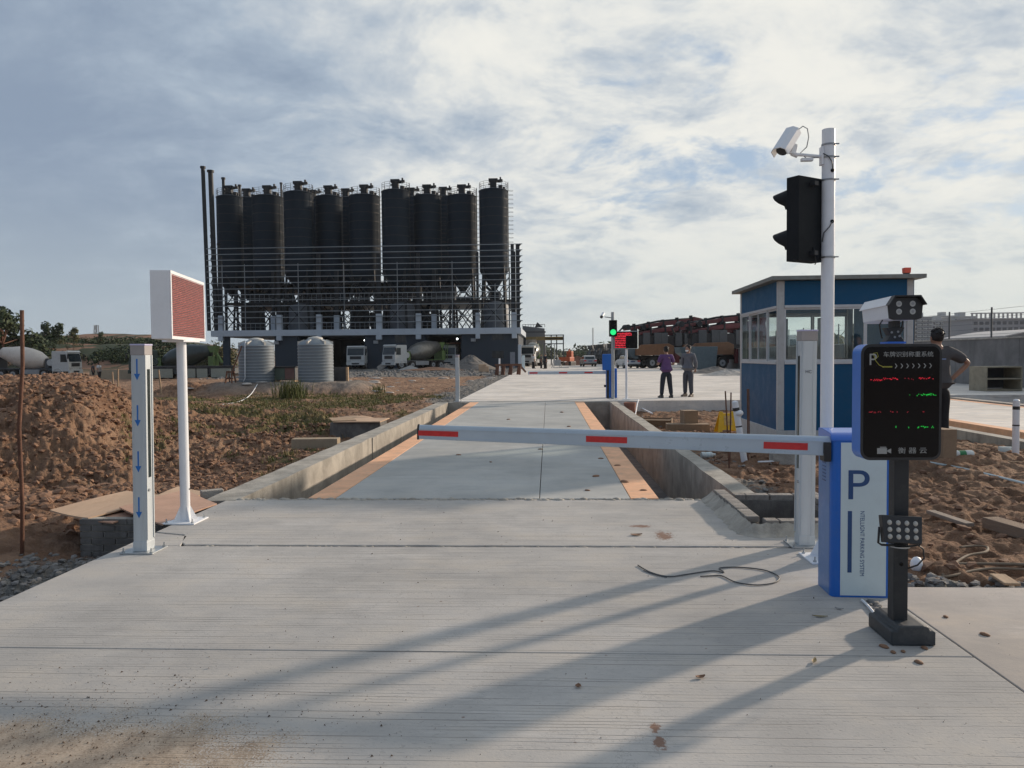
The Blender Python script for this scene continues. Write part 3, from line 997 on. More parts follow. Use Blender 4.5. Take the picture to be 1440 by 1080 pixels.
def tprism(poly, u0, u1, grow=1.0):
    vs = [(u, a * tap(u) * grow, b * tap(u) * grow) for u in (u0, u1) for a, b in poly]
    n = len(poly)
    return MB().add(vs, [(i, (i + 1) % n, n + (i + 1) % n, n + i) for i in range(n)] + [tuple(range(n))[::-1], tuple(range(n, 2 * n))], mat=MBm)


tprism(bp, .0, L - .012).build('boom', M_boom, t, .002)
tprism(bp, L - .014, L, 1.08).build('end_cap', M_black, t, .002)
for a, b in ((-.056, -.047), (.024, .029)):
    tprism([(.022, a), (.0255, a), (.0255, b), (.022, b)], .0, L - .02).build('boom_rib', M_boom, t)


def boom_u(px_):
    best = min(range(0, 3201), key=lambda k: abs((lambda q: 720 + FPX * (q.dot(RIGHT)) / q.dot(FWD))((p0 + ax * (k / 1000) + side_v * .024) - CAMP) - px_))
    return best / 1000


for a, b_ in ((1136, 1074), (882, 824), (644, 588)):
    tprism([(.0221, -.030), (.0240, -.030), (.0240, .014), (.0221, .014)], boom_u(a), boom_u(b_)).build('red_stripe', M_red, t)

# ------------------------------------------------------------------ plate reader column with screen
cx, cy = 1.792, 4.07
t = thing('plate_reader_terminal', 'black column with rounded black display screen, blue sides, plate camera and floodlight', 'display terminal', (cx, cy, .03))
t.scale = (.94, 1.0, .985)
MB().box(.0, .079, -.035, .04, .05, 1.0).build('column', M_blackm, t, .006)
base = [(-.155, -.033), (.155, -.033), (.155, .045), (.148, .055), (.115, .055), (.105, .078), (.07, .085), (-.07, .085), (-.105, .078), (-.115, .055), (-.148, .055), (-.155, .045)]
MB().prism([(a * .76 + .07, b_ * .9) for a, b_ in base], -.12, .17, 'y').build('base', mat('base_casting', (.035, .04, .045), .5, var=.15, dirt=.35, dcol=(.14, .13, .12)), t, .008)


def rrect(w, h, r, n=6, cx=0, cz=0):
    out = []
    for sx, sz, a0 in ((1, -1, -90), (1, 1, 0), (-1, 1, 90), (-1, -1, 180)):
        for k in range(n + 1):
            a = R(a0 + 90 * k / n)
            out.append((cx + sx * (w / 2 - r) + r * math.cos(a), cz + sz * (h / 2 - r) + r * math.sin(a)))
    return out


zc_ = 1.238
M_sideblue = mat('display_side_blue', (0.06, 0.20, 0.62), 0.35, var=0.06, dirt=.1, dcol=(.3, .35, .45))
MB().prism(rrect(.425, .60, .048, cz=zc_), -.092, .02, 'y').build('housing', M_sideblue, t, .003)
MB().prism(rrect(.427, .602, .049, cz=zc_), -.100, -.0925, 'y').build('bezel', M_black, t, .002)
MB().prism(rrect(.398, .572, .036, cz=zc_), -.1025, -.1003, 'y').build('screen', M_screen, t)
ys = -.1032
E_grey = mat('print_grey', (.32, .32, .31), .4, var=0)
E_yel = mat('print_yellow', (.42, .40, .06), .4, var=0)
E_red = mat('led_red', (.3, .01, .02), .4, var=0, emit=(1, .02, .05), estr=.75)
E_grn = mat('led_green', (.01, .25, .03), .4, var=0, emit=(.02, 1, .10), estr=0.5)
E_reddim = mat('led_red_dim', (.2, .01, .02), .4, var=0, emit=(1, .03, .06), estr=0.22)
F = lambda x, z: Matrix.Translation((x, ys, z)) @ FACE_MY
# photo position on the screen -> local coordinates
def sx_(p): return -.2135 + (p - 1213) / 114 * .427
def sz_(p): return 1.539 - (p - 483) / 161 * .602
text_mesh('logo_letter', 'P', .085, E_grey, t, F(sx_(1229.5), sz_(505)), width=.038)
lg = MB()
lg.tube([(sx_(1230), ys, sz_(498)), (sx_(1233), ys, sz_(506)), (sx_(1238), ys, sz_(512)), (sx_(1245), ys, sz_(515))], .0016, 6)
lg.tube([(sx_(1229), ys, sz_(496)), (sx_(1235), ys, sz_(495)), (sx_(1236.5), ys, sz_(500)), (sx_(1232), ys, sz_(505))], .0014, 6)
lg.build('logo_flourish', E_yel, t)
text_mesh('title_text', '车牌识别称重系统', .03, E_grey, t, F(sx_(1279), sz_(498)), width=.262)
lt = MB()
for k in range(9):
    lt.box(sx_(1242.5 + k * 1.6), sx_(1243.5 + k * 1.6), ys - .0003, ys, sz_(515.5), sz_(513.6))
lt.build('small_print', E_yel, t)
ch = MB()
for k in range(7):
    x = sx_(1262 + k * 8.1); z = sz_(513.5); w = .004
    ch.prism([(x - .008, z + .012), (x - .003, z + .012), (x + .006, z), (x - .003, z - .012), (x - .008, z - .012), (x + .001, z)], ys - .0005, ys)
ch.build('chevrons', E_grey, t)
text_mesh('brand_text', '衡 器 云', .034, E_grey, t, F(sx_(1286), sz_(631)), width=.152)
ci = MB()
ci.box(sx_(1236), sx_(1250), ys - .0005, ys, sz_(635), sz_(627)).box(sx_(1240), sx_(1249), ys - .0005, ys, sz_(626.4), sz_(625.2))
ci.prism([(sx_(1250.5), sz_(632)), (sx_(1256), sz_(634.5)), (sx_(1256), sz_(627.5)), (sx_(1250.5), sz_(630))], ys - .0005, ys)
ci.build('camera_icon', E_grey, t)
rr = random.Random(12)


def ledrow(z, x0, x1, dens, m, hgt=1.6, big=0.0):
    mb = MB(); x = x0
    while x < x1:
        if rr.random() < dens:
            h = hgt * rr.uniform(.35, .95)
            dz = rr.choice((-.9, 0, 0, .9))
            mb.box(sx_(x), sx_(x + .85), ys - .0004, ys, sz_(z + dz + h / 2), sz_(z + dz - h / 2))
        x += 1.15
    if mb.v: mb.build('led_row', m, t)


ledrow(532.2, 1226, 1228, 1, E_red); ledrow(532.6, 1230, 1243, .95, E_red, 1.4); ledrow(531, 1243, 1266, .8, E_red, 1.5)
ledrow(531.5, 1273, 1288, .35, E_reddim); ledrow(530.6, 1294, 1315, .75, E_red, 1.5)
ledrow(553.6, 1281, 1283, .9, E_grn); ledrow(553.6, 1288, 1296, .35, E_grn, 2); ledrow(553.2, 1297, 1318, .85, E_grn, 2.2)
ledrow(577, 1224, 1243, .7, E_reddim); ledrow(577, 1252, 1264, .4, E_reddim); ledrow(576.6, 1278, 1281, .8, E_reddim); ledrow(576, 1300, 1303, .6, E_reddim)
ledrow(598.5, 1262, 1263, 1, E_grn, 3); ledrow(598.5, 1280, 1281, 1, E_grn, 3); ledrow(598, 1293, 1316, .75, E_grn, 1.8)
# bracket and camera above
MB().box(-.05, .05, -.045, .045, 1.541, 1.551).build('top_plate', M_sideblue, t, .001)
br = MB().prism([(-.05, 1.551), (.05, 1.551), (.026, 1.585), (.05, 1.625), (-.05, 1.625), (-.026, 1.585)], -.03, .03)
br.build('camera_bracket', M_blackm, t, .003)
for a, b_ in ((-.022, 1.60), (.012, 1.603), (-.005, 1.575), (.02, 1.58)):
    MB().cyl((a, -.034, b_), (a, -.03, b_), .006, n=8).build('bracket_screw', M_grey, t)
MB().box(-.0, .03, -.02, .06, 1.625, 1.665).build('camera_arm', M_blackm, t, .003)
MC = Matrix.Translation((.018, -.10, 1.720)) @ Matrix.Rotation(R(-1.5), 4, 'X')
cpoly = [(-.060, -.058), (.060, -.058), (.085, -.05), (.092, .02), (.062, .058), (-.062, .058), (-.092, .02), (-.085, -.05)]
MB().prism([(x * .98, z * .98) for x, z in cpoly], .014, .33, 'y', mat=MC).build('camera_body', M_white, t, .003)
MB().prism(cpoly, -.002, .013, 'y', mat=MC).build('camera_face', M_black, t, .003)
hoodp = [(-.100, .018), (-.068, .066), (.068, .066), (.100, .018), (.095, .016), (.064, .059), (-.064, .059), (-.095, .016)]
MB().prism(hoodp, -.03, .012, 'y', mat=MC).build('face_hood', M_black, t)
MB().prism(hoodp, .0125, .345, 'y', mat=MC).build('sun_shield', M_white, t, .001)
M_lens = mat('ir_lens', (.45, .45, .44), .2, var=.1, scale=60)
for a in (-.036, .036):
    for b_ in (-.016, .024):
        pl_ = MB().cyl((a, -.004, b_), (a, -.0015, b_), .015, n=16, mat=MC).build('ir_lamp', M_lens, t)
        MB().cyl((a, -.006, b_), (a, -.004, b_), .008, n=12, mat=MC).build('lens', M_grey, pl_)
for s_ in (-1, 1):
    MB().tube([(s_ * .055 - .012, -.02, 1.665), (s_ * .062 - .012, .0, 1.64), (s_ * .055 - .01, .01, 1.61), (s_ * .045 - .01, .01, 1.57)], .004, 6).build('cable', M_black, t)
# floodlight
MF = Matrix.Translation((.008, -.115, .575)) @ Matrix.Rotation(R(3), 4, 'Y') @ Matrix.Rotation(R(-13), 4, 'X')
MB().prism([(-.10, -.066), (.10, -.066), (.108, .074), (-.108, .074)], .0, .045, 'y', mat=MF).build('floodlight_body', M_black, t, .004)
for k in range(10):
    MB().box(-.09 + k * .02, -.086 + k * .02, .045, .062, -.05, .055, MF).build('cooling_fin', M_black, t)
M_led2 = mat('led_lens', (.42, .40, .36), .25, var=.12, scale=80, spec=.8)
for i in range(4):
    for j in range(3):
        MB().sphere((-.069 + i * .046, .0, -.035 + j * .036), .0135, 12, 6, (1, .5, 1), MF).build('led_lens', M_led2, t)
MB().tube([(-.104, -.085, .585), (-.104, -.075, .50), (-.08, -.06, .485), (.08, -.06, .478), (.115, -.08, .49), (.118, -.085, .58)], .006, 6).build('yoke', M_black, t)
MB().cyl((.03, -.03, .470), (.03, -.03, .476), .055, n=20).build('yoke_plate', M_galv, t)
MB().tube([(.05, -.07, .50), (.10, -.08, .495), (.13, -.09, .47), (.14, -.08, .42), (.12, -.05, .375), (.07, -.03, .35)], .0045, 6).build('cable', M_black, t)
MB().cyl((.04, -.038, .375), (.04, -.034, .375), .010, n=10).build('cable_hole', M_screen, t)

# ------------------------------------------------------------------ tall camera pole
cx, cy = 2.015, 5.63
t = thing('camera_pole', 'tall white round pole carrying cables and steel straps behind the barrier cabinet', 'pole', (cx, cy, 0))
MB().cyl((0, 0, .012), (0, 0, 3.10), .045, n=28).build('pole', M_white, t)
MB().box(-.15, .15, -.15, .15, 0, .012).build('base_plate', M_white, t, .002)
anchor_bolts(t, [(-.12, -.12), (.12, -.12), (-.12, .12), (.12, .12)])
for k in range(4):
    MB().prism([(.045, .012), (.12, .012), (.046, .16)], -.003, .003, mat=Matrix.Rotation(R(45 + 90 * k), 4, 'Z')).build('gusset', M_white, t)
M_strap = mat('steel_strap', (.3, .3, .3), .35, metal=.8, var=.1)
for z in (2.99, 2.90, 2.19, 2.74):
    MB().cyl((0, 0, z - .006), (0, 0, z + .006), .0495, n=28).box(.03, .062, -.04, -.03, z - .004, z + .004).build('strap', M_strap, t)
for z in (2.80, 2.44):
    MB().cyl((.012, -.050, z), (.012, -.044, z), .013, n=12).build('cable_hole', M_screen, t)
MB().tube([(-.05, -.02, 2.93), (-.02, -.052, 2.90), (.005, -.056, 2.86), (.014, -.054, 2.80)], .004, 6).build('cable', M_dkgrey, t)
MB().tube([(-.048, -.02, 2.30), (-.045, -.045, 2.36), (-.01, -.055, 2.40), (.012, -.054, 2.44)], .004, 6).build('cable', M_dkgrey, t)

t = thing('bullet_camera', 'white bullet security camera on an arm at the top of the tall white pole', 'camera', (cx, cy, 2.90))
t.scale = (.92, .92, .86)
MB().box(-.062, -.044, -.03, .03, -.06, .09).build('wall_plate', M_white, t, .003)
MB().cyl((-.055, 0, .01), (-.24, -.01, .03), .014, n=12).build('arm', M_white, t)
MB().box(-.21, -.12, -.02, .02, -.025, .0).build('junction_box', M_white, t, .003)
MB().cyl((-.24, -.01, .02), (-.285, -.012, .04), .02, n=12).build('joint', M_white, t)
MB().bar((-.28, -.01, .03), (-.262, .0, .12), .03, .05).build('yoke', M_white, t, .003)
dv = Vector((-.52, -.45, -.78)).normalized()
rv = dv.cross(Vector((0, 0, 1))).normalized(); uv = rv.cross(dv)
c0 = Vector((-.275, 0, .205))
MBc = Matrix(((rv.x, dv.x, uv.x, c0.x), (rv.y, dv.y, uv.y, c0.y), (rv.z, dv.z, uv.z, c0.z), (0, 0, 0, 1)))
MB().cyl((0, 0, 0), (0, .20, 0), .05, n=20, mat=MBc).build('camera_body', M_white, t)
MB().cyl((0, .2, 0), (0, .225, 0), .048, .044, n=20, mat=MBc).build('lens_ring', M_black, t)
MB().prism([(-.062, -.02), (-.062, .035), (-.03, .062), (.03, .062), (.062, .035), (.062, -.02), (.056, -.02), (.056, .032), (.028, .056), (-.028, .056), (-.056, .032), (-.056, -.02)], -.01, .262, 'y', mat=MBc).build('sun_shield', M_white, t)
MB().tube([(-.235, .0, .235), (-.20, -.01, .262), (-.165, -.01, .24), (-.155, -.01, .17), (-.17, -.01, .09), (-.22, -.015, .04), (-.17, -.01, -.005), (-.08, -.02, .0)], .0045, 6).build('cable', M_grey, t)

t = thing('traffic_light', 'black two lamp traffic light seen from behind, strapped to the tall white pole', 'traffic light', (cx - .165, cy, 2.46), R(-56))
# local -X is the face
M_tl = mat('signal_housing', (.014, .016, .018), .75, spec=.25, var=.2, dirt=.1, dcol=(.06, .06, .06))
MB().box(-.05, .055, -.135, .135, -.30, .295).build('housing', M_tl, t, .003)
for zc0 in (.145, -.145):
    h = MB(); n = 14; vs = []; fs = []
    for k in range(n + 1):
        a = R(-35 + 250 * k / n)
        ln = .05 + .15 * max(0, math.sin(a * .86 + .25)) ** .7
        for rr_ in (.108, .103):
            vs.append((-.051, rr_ * math.cos(a), zc0 + rr_ * math.sin(a)))
            vs.append((-.051 - ln, rr_ * math.cos(a) * .93, zc0 + rr_ * math.sin(a) * .82 - .012))
    for k in range(n):
        a = k * 4; c = a + 4
        fs += [(a, a + 1, c + 1, c), (a + 2, c + 2, c + 3, a + 3), (a + 1, a + 3, c + 3, c + 1)]
    h.add(vs, fs, True).build('hood', M_tl, t)
    MB().sphere((-.05, 0, zc0), .10, 20, 8, (.25, 1, 1)).build('lens', M_screen, t)
MB().tube([(.06, .02, -.20), (.075, .03, -.31), (.05, .05, -.32)], .004, 6).build('cable', M_black, t)
for z_ in (.23, -.26): MB().box(.055, .10, -.02, .02, z_, z_ + .03).build('bracket', M_blackm, t)

# ------------------------------------------------------------------ wire on the slab, litter
t = MB()
pts = [G(897, 796), G(915, 806), G(940, 812), G(965, 809), G(1000, 804), G(1018, 806), G(1012, 800), G(1040, 799), G(1075, 803), G(1095, 812), G(1090, 820), G(1065, 824), G(1035, 820), G(1015, 811), G(1000, 811), G(985, 812)]


def catmull(p, n=6):
    out = []
    for i in range(len(p) - 1):
        a, b_, c, d = p[max(i - 1, 0)], p[i], p[i + 1], p[min(i + 2, len(p) - 1)]
        for k in range(n):
            u = k / n
            out.append(0.5 * ((2 * b_) + (c - a) * u + (2 * a - 5 * b_ + 4 * c - d) * u * u + (3 * b_ - a - 3 * c + d) * u ** 3))
    out.append(p[-1])
    return out


def cable(name, pts, r, m, label, cat='cable', lift=None, group=None, n=6):
    pp = catmull([Vector(p) for p in pts], n)
    rr_ = random.Random(3)
    if lift is None:
        pp = [p + Vector((0, 0, r + .002)) for p in pp]
    o = MB().tube(pp, r, 6).build(name, m)
    return tag(o, label, cat, group)


cable('loose_wire', pts, .0045, M_dkgrey, 'thin dark wire with a loose loop lying on the concrete lane', 'wire')
cable('loose_wire', [(G(905, 803)), G(918, 808), G(938, 813)], .003, M_dkgrey, 'short wire end beside the tail of the looped wire', 'wire')
# conduit and broken channel between cabinet and column
ch_ = MB(); rr = random.Random(5)
a, b_ = G(1222, 846), G(1262, 893)
for k in range(26):
    p = a.lerp(b_, k / 25)
    ch_.sphere((p.x + rr.uniform(-.02, .03), p.y, .004), rr.uniform(.012, .026), 6, 4, (1.4, 1, .5))
tag(ch_.build('mortar_crumbs', M_stone), 'dark crumbled mortar filling the cut between cabinet and black column', 'mortar', kind='stuff')
cable('conduit', [G(1212, 846), G(1222, 856), G(1245, 884)], .008, M_white, 'short white conduit running from the cabinet to the black column base', 'conduit')

M_leaf = mat('dry_leaf', (.20, .16, .06), .7, var=.3)
M_leaf2 = mat('brown_leaf', (.22, .12, .07), .8, var=.3)


def leaf(px_, py_, L_, w, rz, m, label, curl=.006):
    p = G(px_, py_)
    vs = []; fs = []; n = 6
    for k in range(n + 1):
        u = k / n
        ww = w * math.sin(math.pi * min(.97, max(.05, u))) ** .8
        zz_ = .004 + curl * (2 * u - 1) ** 2
        vs += [((u - .5) * L_, -ww / 2, zz_ + curl * .8), ((u - .5) * L_, 0, zz_), ((u - .5) * L_, ww / 2, zz_ + curl)]
    for k in range(n):
        for j in range(2):
            a_ = k * 3 + j
            fs.append((a_, a_ + 1, a_ + 4, a_ + 3))
    o = MB().add(vs, fs, True).build('fallen_leaf', m, None, loc=(p.x, p.y, 0), rz=rz)
    return tag(o, label, 'leaf', 'dry leaves on the concrete')


leaf(1153, 868, .085, .022, R(170), M_leaf, 'long olive leaf on the concrete in front of the P cabinet', .004)
leaf(1145, 932, .06, .022, R(60), mat('pale_husk', (.42, .30, .15), .7, var=.2), 'pale orange husk left of the black column base', .008)
leaf(985, 954, .05, .03, R(20), M_leaf2, 'crumpled brown leaf in the wide shadow')
leaf(813, 967, .035, .03, R(70), M_leaf2, 'small dark leaf in the middle of the lane')
leaf(1180, 857, .05, .02, R(150), M_grey, 'faded grey leaf just before the P cabinet', .004)
leaf(895, 753, .10, .06, R(10), M_leaf2, 'brown pat of leaf litter just before the open joint')
# scattered crumbs of soil and small stones on the lane: uncountable
cr_ = MB(); rr = random.Random(21)
for k in range(2400):
    if rr.random() < .78:
        x = rr.gauss(-1.9, .55); y = rr.gauss(2.9, .3)
    else:
        x = rr.uniform(-3.3, 2.9); y = rr.uniform(1.8, 7.6)
    if x > 2.0 and y > 4.8: continue
    r_ = rr.choice((.002, .003, .003, .004, .005, .008 if rr.random() < .3 else .004))
    c_ = [(x + rr.uniform(-1, 1) * r_, y + rr.uniform(-1, 1) * r_, rr.uniform(0, r_ * .5)) for _ in range(3)] + [(x, y, r_ * 1.1)]
    cr_.add(c_, [(0, 1, 3), (1, 2, 3), (2, 0, 3), (0, 2, 1)])
tag(cr_.build('soil_crumbs', mat('dark_crumbs', (.12, .085, .06), .95, var=.4, scale=20)), 'crumbs of soil and small stones scattered over the lane', 'soil crumbs', kind='stuff')
fl = MB()
for px_, py_, s_ in ((845, 645, .03), (838, 670, .04), (826, 690, .025), (760, 632, .03), (690, 650, .02), (878, 678, .05), (868, 655, .035), (645, 640, .03), (905, 690, .03), (800, 600, .04), (715, 590, .04), (790, 580, .05), (1292, 932, .018), (1330, 868, .014), (1296, 905, .012), (1256, 918, .014), (1270, 917, .012), (1243, 910, .02), (1300, 912, .016), (1385, 893, .02)):
    p = G(px_, py_)
    fl.sphere((0, 0, .004), s_, 7, 4, (1.5, 1, .45), Matrix.Translation((p.x, p.y, 0)) @ Matrix.Rotation(s_ * 100, 4, 'Z'))
tag(fl.build('dry_flakes', M_leaf2), 'small dry flakes lying near the black column base and on the right slab', 'flakes', kind='stuff')

# ------------------------------------------------------------------ brick collar round the small pit, right
M_brick = stained('grey_brick', (0.30, 0.275, 0.25), 7.0, False, 0.8)
t = thing('pit_collar', 'low mortared brick collar round the open square pit beside the right kerb', 'pit', (1.68, 6.4, 0))


def bricks_line(x0, y0, x1, y1, z0, parent, L_=.24, w=.115, h=.055, jit=.004, seed=1, m=None, gap=.012, off=0):
    r_ = random.Random(seed)
    d = Vector((x1 - x0, y1 - y0, 0)); tot = d.length; d.normalize()
    ang = math.atan2(d.y, d.x)
    s_ = -off
    while s_ < tot - .02:
        a_ = max(s_, 0); b2 = min(s_ + L_, tot)
        if b2 - a_ > .03:
            o = MB().box(0, b2 - a_ - gap, -w / 2, w / 2, 0, h).build('brick', m or M_brick, parent, .006)
            o.location = (x0 + d.x * a_ + r_.uniform(-jit, jit), y0 + d.y * a_ + r_.uniform(-jit, jit), z0 + r_.uniform(-jit, jit) * .6)
            o.rotation_euler = (0, 0, ang + r_.uniform(-.01, .01))
        s_ += L_


for z_, of in ((.0, 0), (.06, .12)):
    bricks_line(.06, .18, .06, 1.5, z_, t, off=of, seed=3)
    bricks_line(.12, .06, .90, .06, z_, t, off=of, seed=5)
    bricks_line(.20, 1.46, .96, 1.46, z_ - .04, t, off=of, seed=6)
    bricks_line(.93, .12, .93, 1.4, z_, t, off=of, seed=7)
MB().box(.11, .135, .1, 1.4, -.7, .02).box(.11, .9, .10, .125, -.7, .02).box(.11, .9, 1.385, 1.41, -.7, .02).box(.875, .90, .1, 1.4, -.7, .02).build('pit_lining', M_block, t)
# mortar fillet at the foot of the bricks
mo = MB(); n = 40; r_ = random.Random(2)
path = [(-.02, 1.50 - 1.5 * k / n) for k in range(n + 1)] + [(0.0 + .95 * k / n, -.02) for k in range(1, n + 1)]
vs = []; fs = []
for k, (x, y) in enumerate(path):
    w_ = .07 + .05 * r_.random(); h_ = .085 + .02 * r_.random()
    if k <= n: vs += [(x - w_, y, .001), (x - w_ * .35, y, h_ * .45), (x + .018, y, h_)]
    else: vs += [(x, y - w_, .001), (x, y - w_ * .35, h_ * .45), (x, y + .018, h_)]
for k in range(len(path) - 1):
    for j in range(2): fs.append((k * 3 + j, k * 3 + j + 1, k * 3 + j + 4, k * 3 + j + 3))
mo.add(vs, fs, True).build('mortar_fillet', M_kerb, t)

# ------------------------------------------------------------------ inspection chamber under plywood, left
t = thing('cable_chamber', 'dark blockwork chamber standing in the trench beside the slab, under the plywood sheets', 'chamber', (-4.58, 7.2, -.62))
r_ = random.Random(8)
for c_ in range(9):
    z_ = c_ * .064
    x = -(.12 if c_ % 2 else 0)
    while x < 1.14:
        a_, b2 = max(x, 0), min(x + .24, 1.14)
        if b2 - a_ > .03:
            MB().box(a_, b2 - .009, r_.uniform(-.004, .004), .11, z_, z_ + .055).build('brick', M_block, t, .004)
        x += .24
    y = .115 + (.12 if c_ % 2 else 0)
    while y < 1.0:
        MB().box(r_.uniform(0, .006), .11, y, min(y + .231, 1.0), z_, z_ + .055).build('brick', M_block, t, .004)
        y += .24
MB().box(.012, 1.13, .012, .1, 0, .57).box(.012, .1, .1, 1.0, 0, .57).build('mortar', M_kerb, t)
MB().box(.11, 1.14, 1.0, 1.05, 0, .57).build('rear_wall', M_block, t)


def sheet(label, corners, th, m, sag=0.0, n=8):
    """a warped board through four corner points"""
    a, b_, c, d = [Vector(p) for p in corners]
    vs = []; fs = []
    for s in (0, 1):
        for i in range(n + 1):
            for j in range(n + 1):
                u, v = i / n, j / n
                p = a.lerp(b_, u).lerp(d.lerp(c, u), v)
                z_ = -sag * 4 * u * (1 - u) - th * s + sag * .6 * math.sin(v * 3.1)
                vs.append((p.x, p.y, p.z + z_))
    k = (n + 1) ** 2
    I = lambda i, j: i * (n + 1) + j
    for i in range(n):
        for j in range(n):
            q = (I(i, j), I(i + 1, j), I(i + 1, j + 1), I(i, j + 1))
            fs.append(q); fs.append(tuple(x + k for x in q[::-1]))
    for i in range(n):
        fs += [(I(i, 0), I(i, 0) + k, I(i + 1, 0) + k, I(i + 1, 0)), (I(i, n), I(i + 1, n), I(i + 1, n) + k, I(i, n) + k),
               (I(0, i), I(0, i + 1), I(0, i + 1) + k, I(0, i) + k), (I(n, i), I(n, i) + k, I(n, i + 1) + k, I(n, i + 1))]
    cen = sum(((a, b_, c, d)[i] for i in range(4)), Vector()) / 4
    vs = [(x - cen.x, y - cen.y, z_ - cen.z) for x, y, z_ in vs]
    o = MB().add(vs, fs).build('plywood_sheet', m, loc=cen)
    return tag(o, label, 'plywood', 'plywood sheets over the trench')


zb = -.02
sheet('pale plywood sheet over the dark block chamber, its left tip jutting out', [G(70, 717, zb), G(124, 728, zb - .02), G(255, 697, zb + .02), G(178, 690, zb)], .014, M_ply, .012)
sheet('narrow reddish plywood strip lying below the pale sheet, left of the arrow post', [G(132, 732, zb - .05), G(158, 735, zb - .05), G(215, 716, zb - .03), G(172, 714, zb - .03)], .012, mat('red_plywood', (.47, .27, .18), .85, var=.15, dirt=.3), .0)
sheet('reddish plywood sheet between the arrow post and the sign pole, sloping to the slab edge', [G(168, 713, zb + .03), G(228, 737, zb + .03), G(305, 708, zb + .03), G(262, 688, zb + .03)], .014, mat('pink_plywood', (.50, .31, .22), .85, var=.15, dirt=.3, dcol=(.36, .2, .14)), .01)
sheet('far plywood sheet lying on the soil behind the white sign pole', [G(205, 704, -.1), G(262, 700, -.05), G(305, 693, -.1), G(250, 684, -.12)], .014, M_ply, .01)
o = MB().cb((0, 0, 0), (.24, .10, .09)).build('concrete_block', M_kerb_top, None, .01, loc=G(298, 694, -.03) , rz=R(35)); tag(o, 'small concrete block at the edge of the plywood near the kerb', 'block')

# rusty stake
p = G(30, 797, -.45)
o = MB().tube([(0, 0, -.2), (.03, 0, .6), (.02, .0, 1.3), (.075, 0, 1.9), (.085, 0, 2.42)], [.019, .018, .019, .017, .018], 8).build('rusty_stake', M_rust, loc=(p.x, p.y, p.z))
tag(o, 'tall thin rusty pipe stuck upright in the soil at the left edge of the picture', 'stake')
for k, (x, yt_, yb_, dx) in enumerate(((158, 523, 553, 2), (166, 519, 553, 0), (223, 520, 558, 5))):
    q = G(x + dx, yb_, -.12)
    top = D(x, yt_, q.y)
    o = MB().cyl((0, 0, -.2), tuple(top - q), .04, .035, n=6).build('wooden_stake', M_wood, loc=q)
    tag(o, ('left of the pair of short wooden stakes', 'right one of the pair of short wooden stakes', 'single short wooden stake leaning between the arrow post and the sign pole')[k] + (' behind the soil bank' if k < 2 else ''), 'stake', 'wooden stakes on the bank')

# stick on the bank, pale bag
q0, q1 = G(52, 600, -.2), G(104, 652, -.5)
cable('dead_branch', [q0 + Vector((0, 0, .15)), (q0 + q1) / 2 + Vector((0, 0, .22)), q1 + Vector((0, 0, .12))], .02, M_wood, 'pale thin branch lying down the soil bank', 'branch')
p = G(10, 722, -.5)
o = MB().sphere((0, 0, .02), .1, 9, 6, (1.5, .8, .4)).build('plastic_scrap', M_white, loc=p, rz=.5); tag(o, 'crumpled white plastic scrap on the soil at the far left', 'scrap')

# ------------------------------------------------------------------ stones and clods
def rock_mesh(name, m, seed, sub=1, flat=.6, rough=.25):
    bm = bmesh.new()
    bmesh.ops.create_icosphere(bm, subdivisions=sub + 1, radius=1)
    r_ = random.Random(seed); off = Vector((r_.uniform(0, 99), r_.uniform(0, 99), 0))
    for v in bm.verts:
        k = 1 + rough * 2 * (mnoise.noise(v.co * 1.3 + off)) + rough * mnoise.noise(v.co * 3.1 + off)
        v.co *= k
        v.co.z *= flat
    me = bpy.data.meshes.new(name)
    bm.to_mesh(me); bm.free()
    me.materials.append(m)
    return me


def scatter(name, label, cat, m, regions, count, smin, smax, seed, flat=.6, embed=.25, sub=0):
    """many small stones in one object"""
    r_ = random.Random(seed)
    src = [rock_mesh('tmp', m, seed + k, sub, flat, .3) for k in range(6)]
    data = []
    for me in src:
        data.append(([v.co.copy() for v in me.vertices], [tuple(p.vertices) for p in me.polygons]))
    mb = MB(); pts_ = []
    while len(pts_) < count:
        reg = r_.choices(regions, [g[4] for g in regions])[0]
        x, y = r_.uniform(reg[0], reg[1]), r_.uniform(reg[2], reg[3])
        if len(reg) > 5 and not reg[5](x, y): continue
        pts_.append((x, y))
    zs = terrain(np.array([p[0] for p in pts_]), np.array([p[1] for p in pts_]))[0]
    for (x, y), z_ in zip(pts_, zs):
        if z_ < -.7: continue
        s_ = smin + (smax - smin) * r_.random() ** 2.5
        vs, fs = r_.choice(data)
        Mx = Matrix.Translation((x, y, z_ + s_ * flat * (1 - 2 * embed))) @ Matrix.Rotation(r_.uniform(0, 6.3), 4, 'Z') @ Matrix.Rotation(r_.uniform(-.4, .4), 4, 'X') @ Matrix.Diagonal((s_ * r_.uniform(.7, 1.4), s_, s_, 1))
        mb.add(vs, fs, False, Mx)
    for me in src: bpy.data.meshes.remove(me)
    return tag(mb.build(name, m), label, cat, kind='stuff')


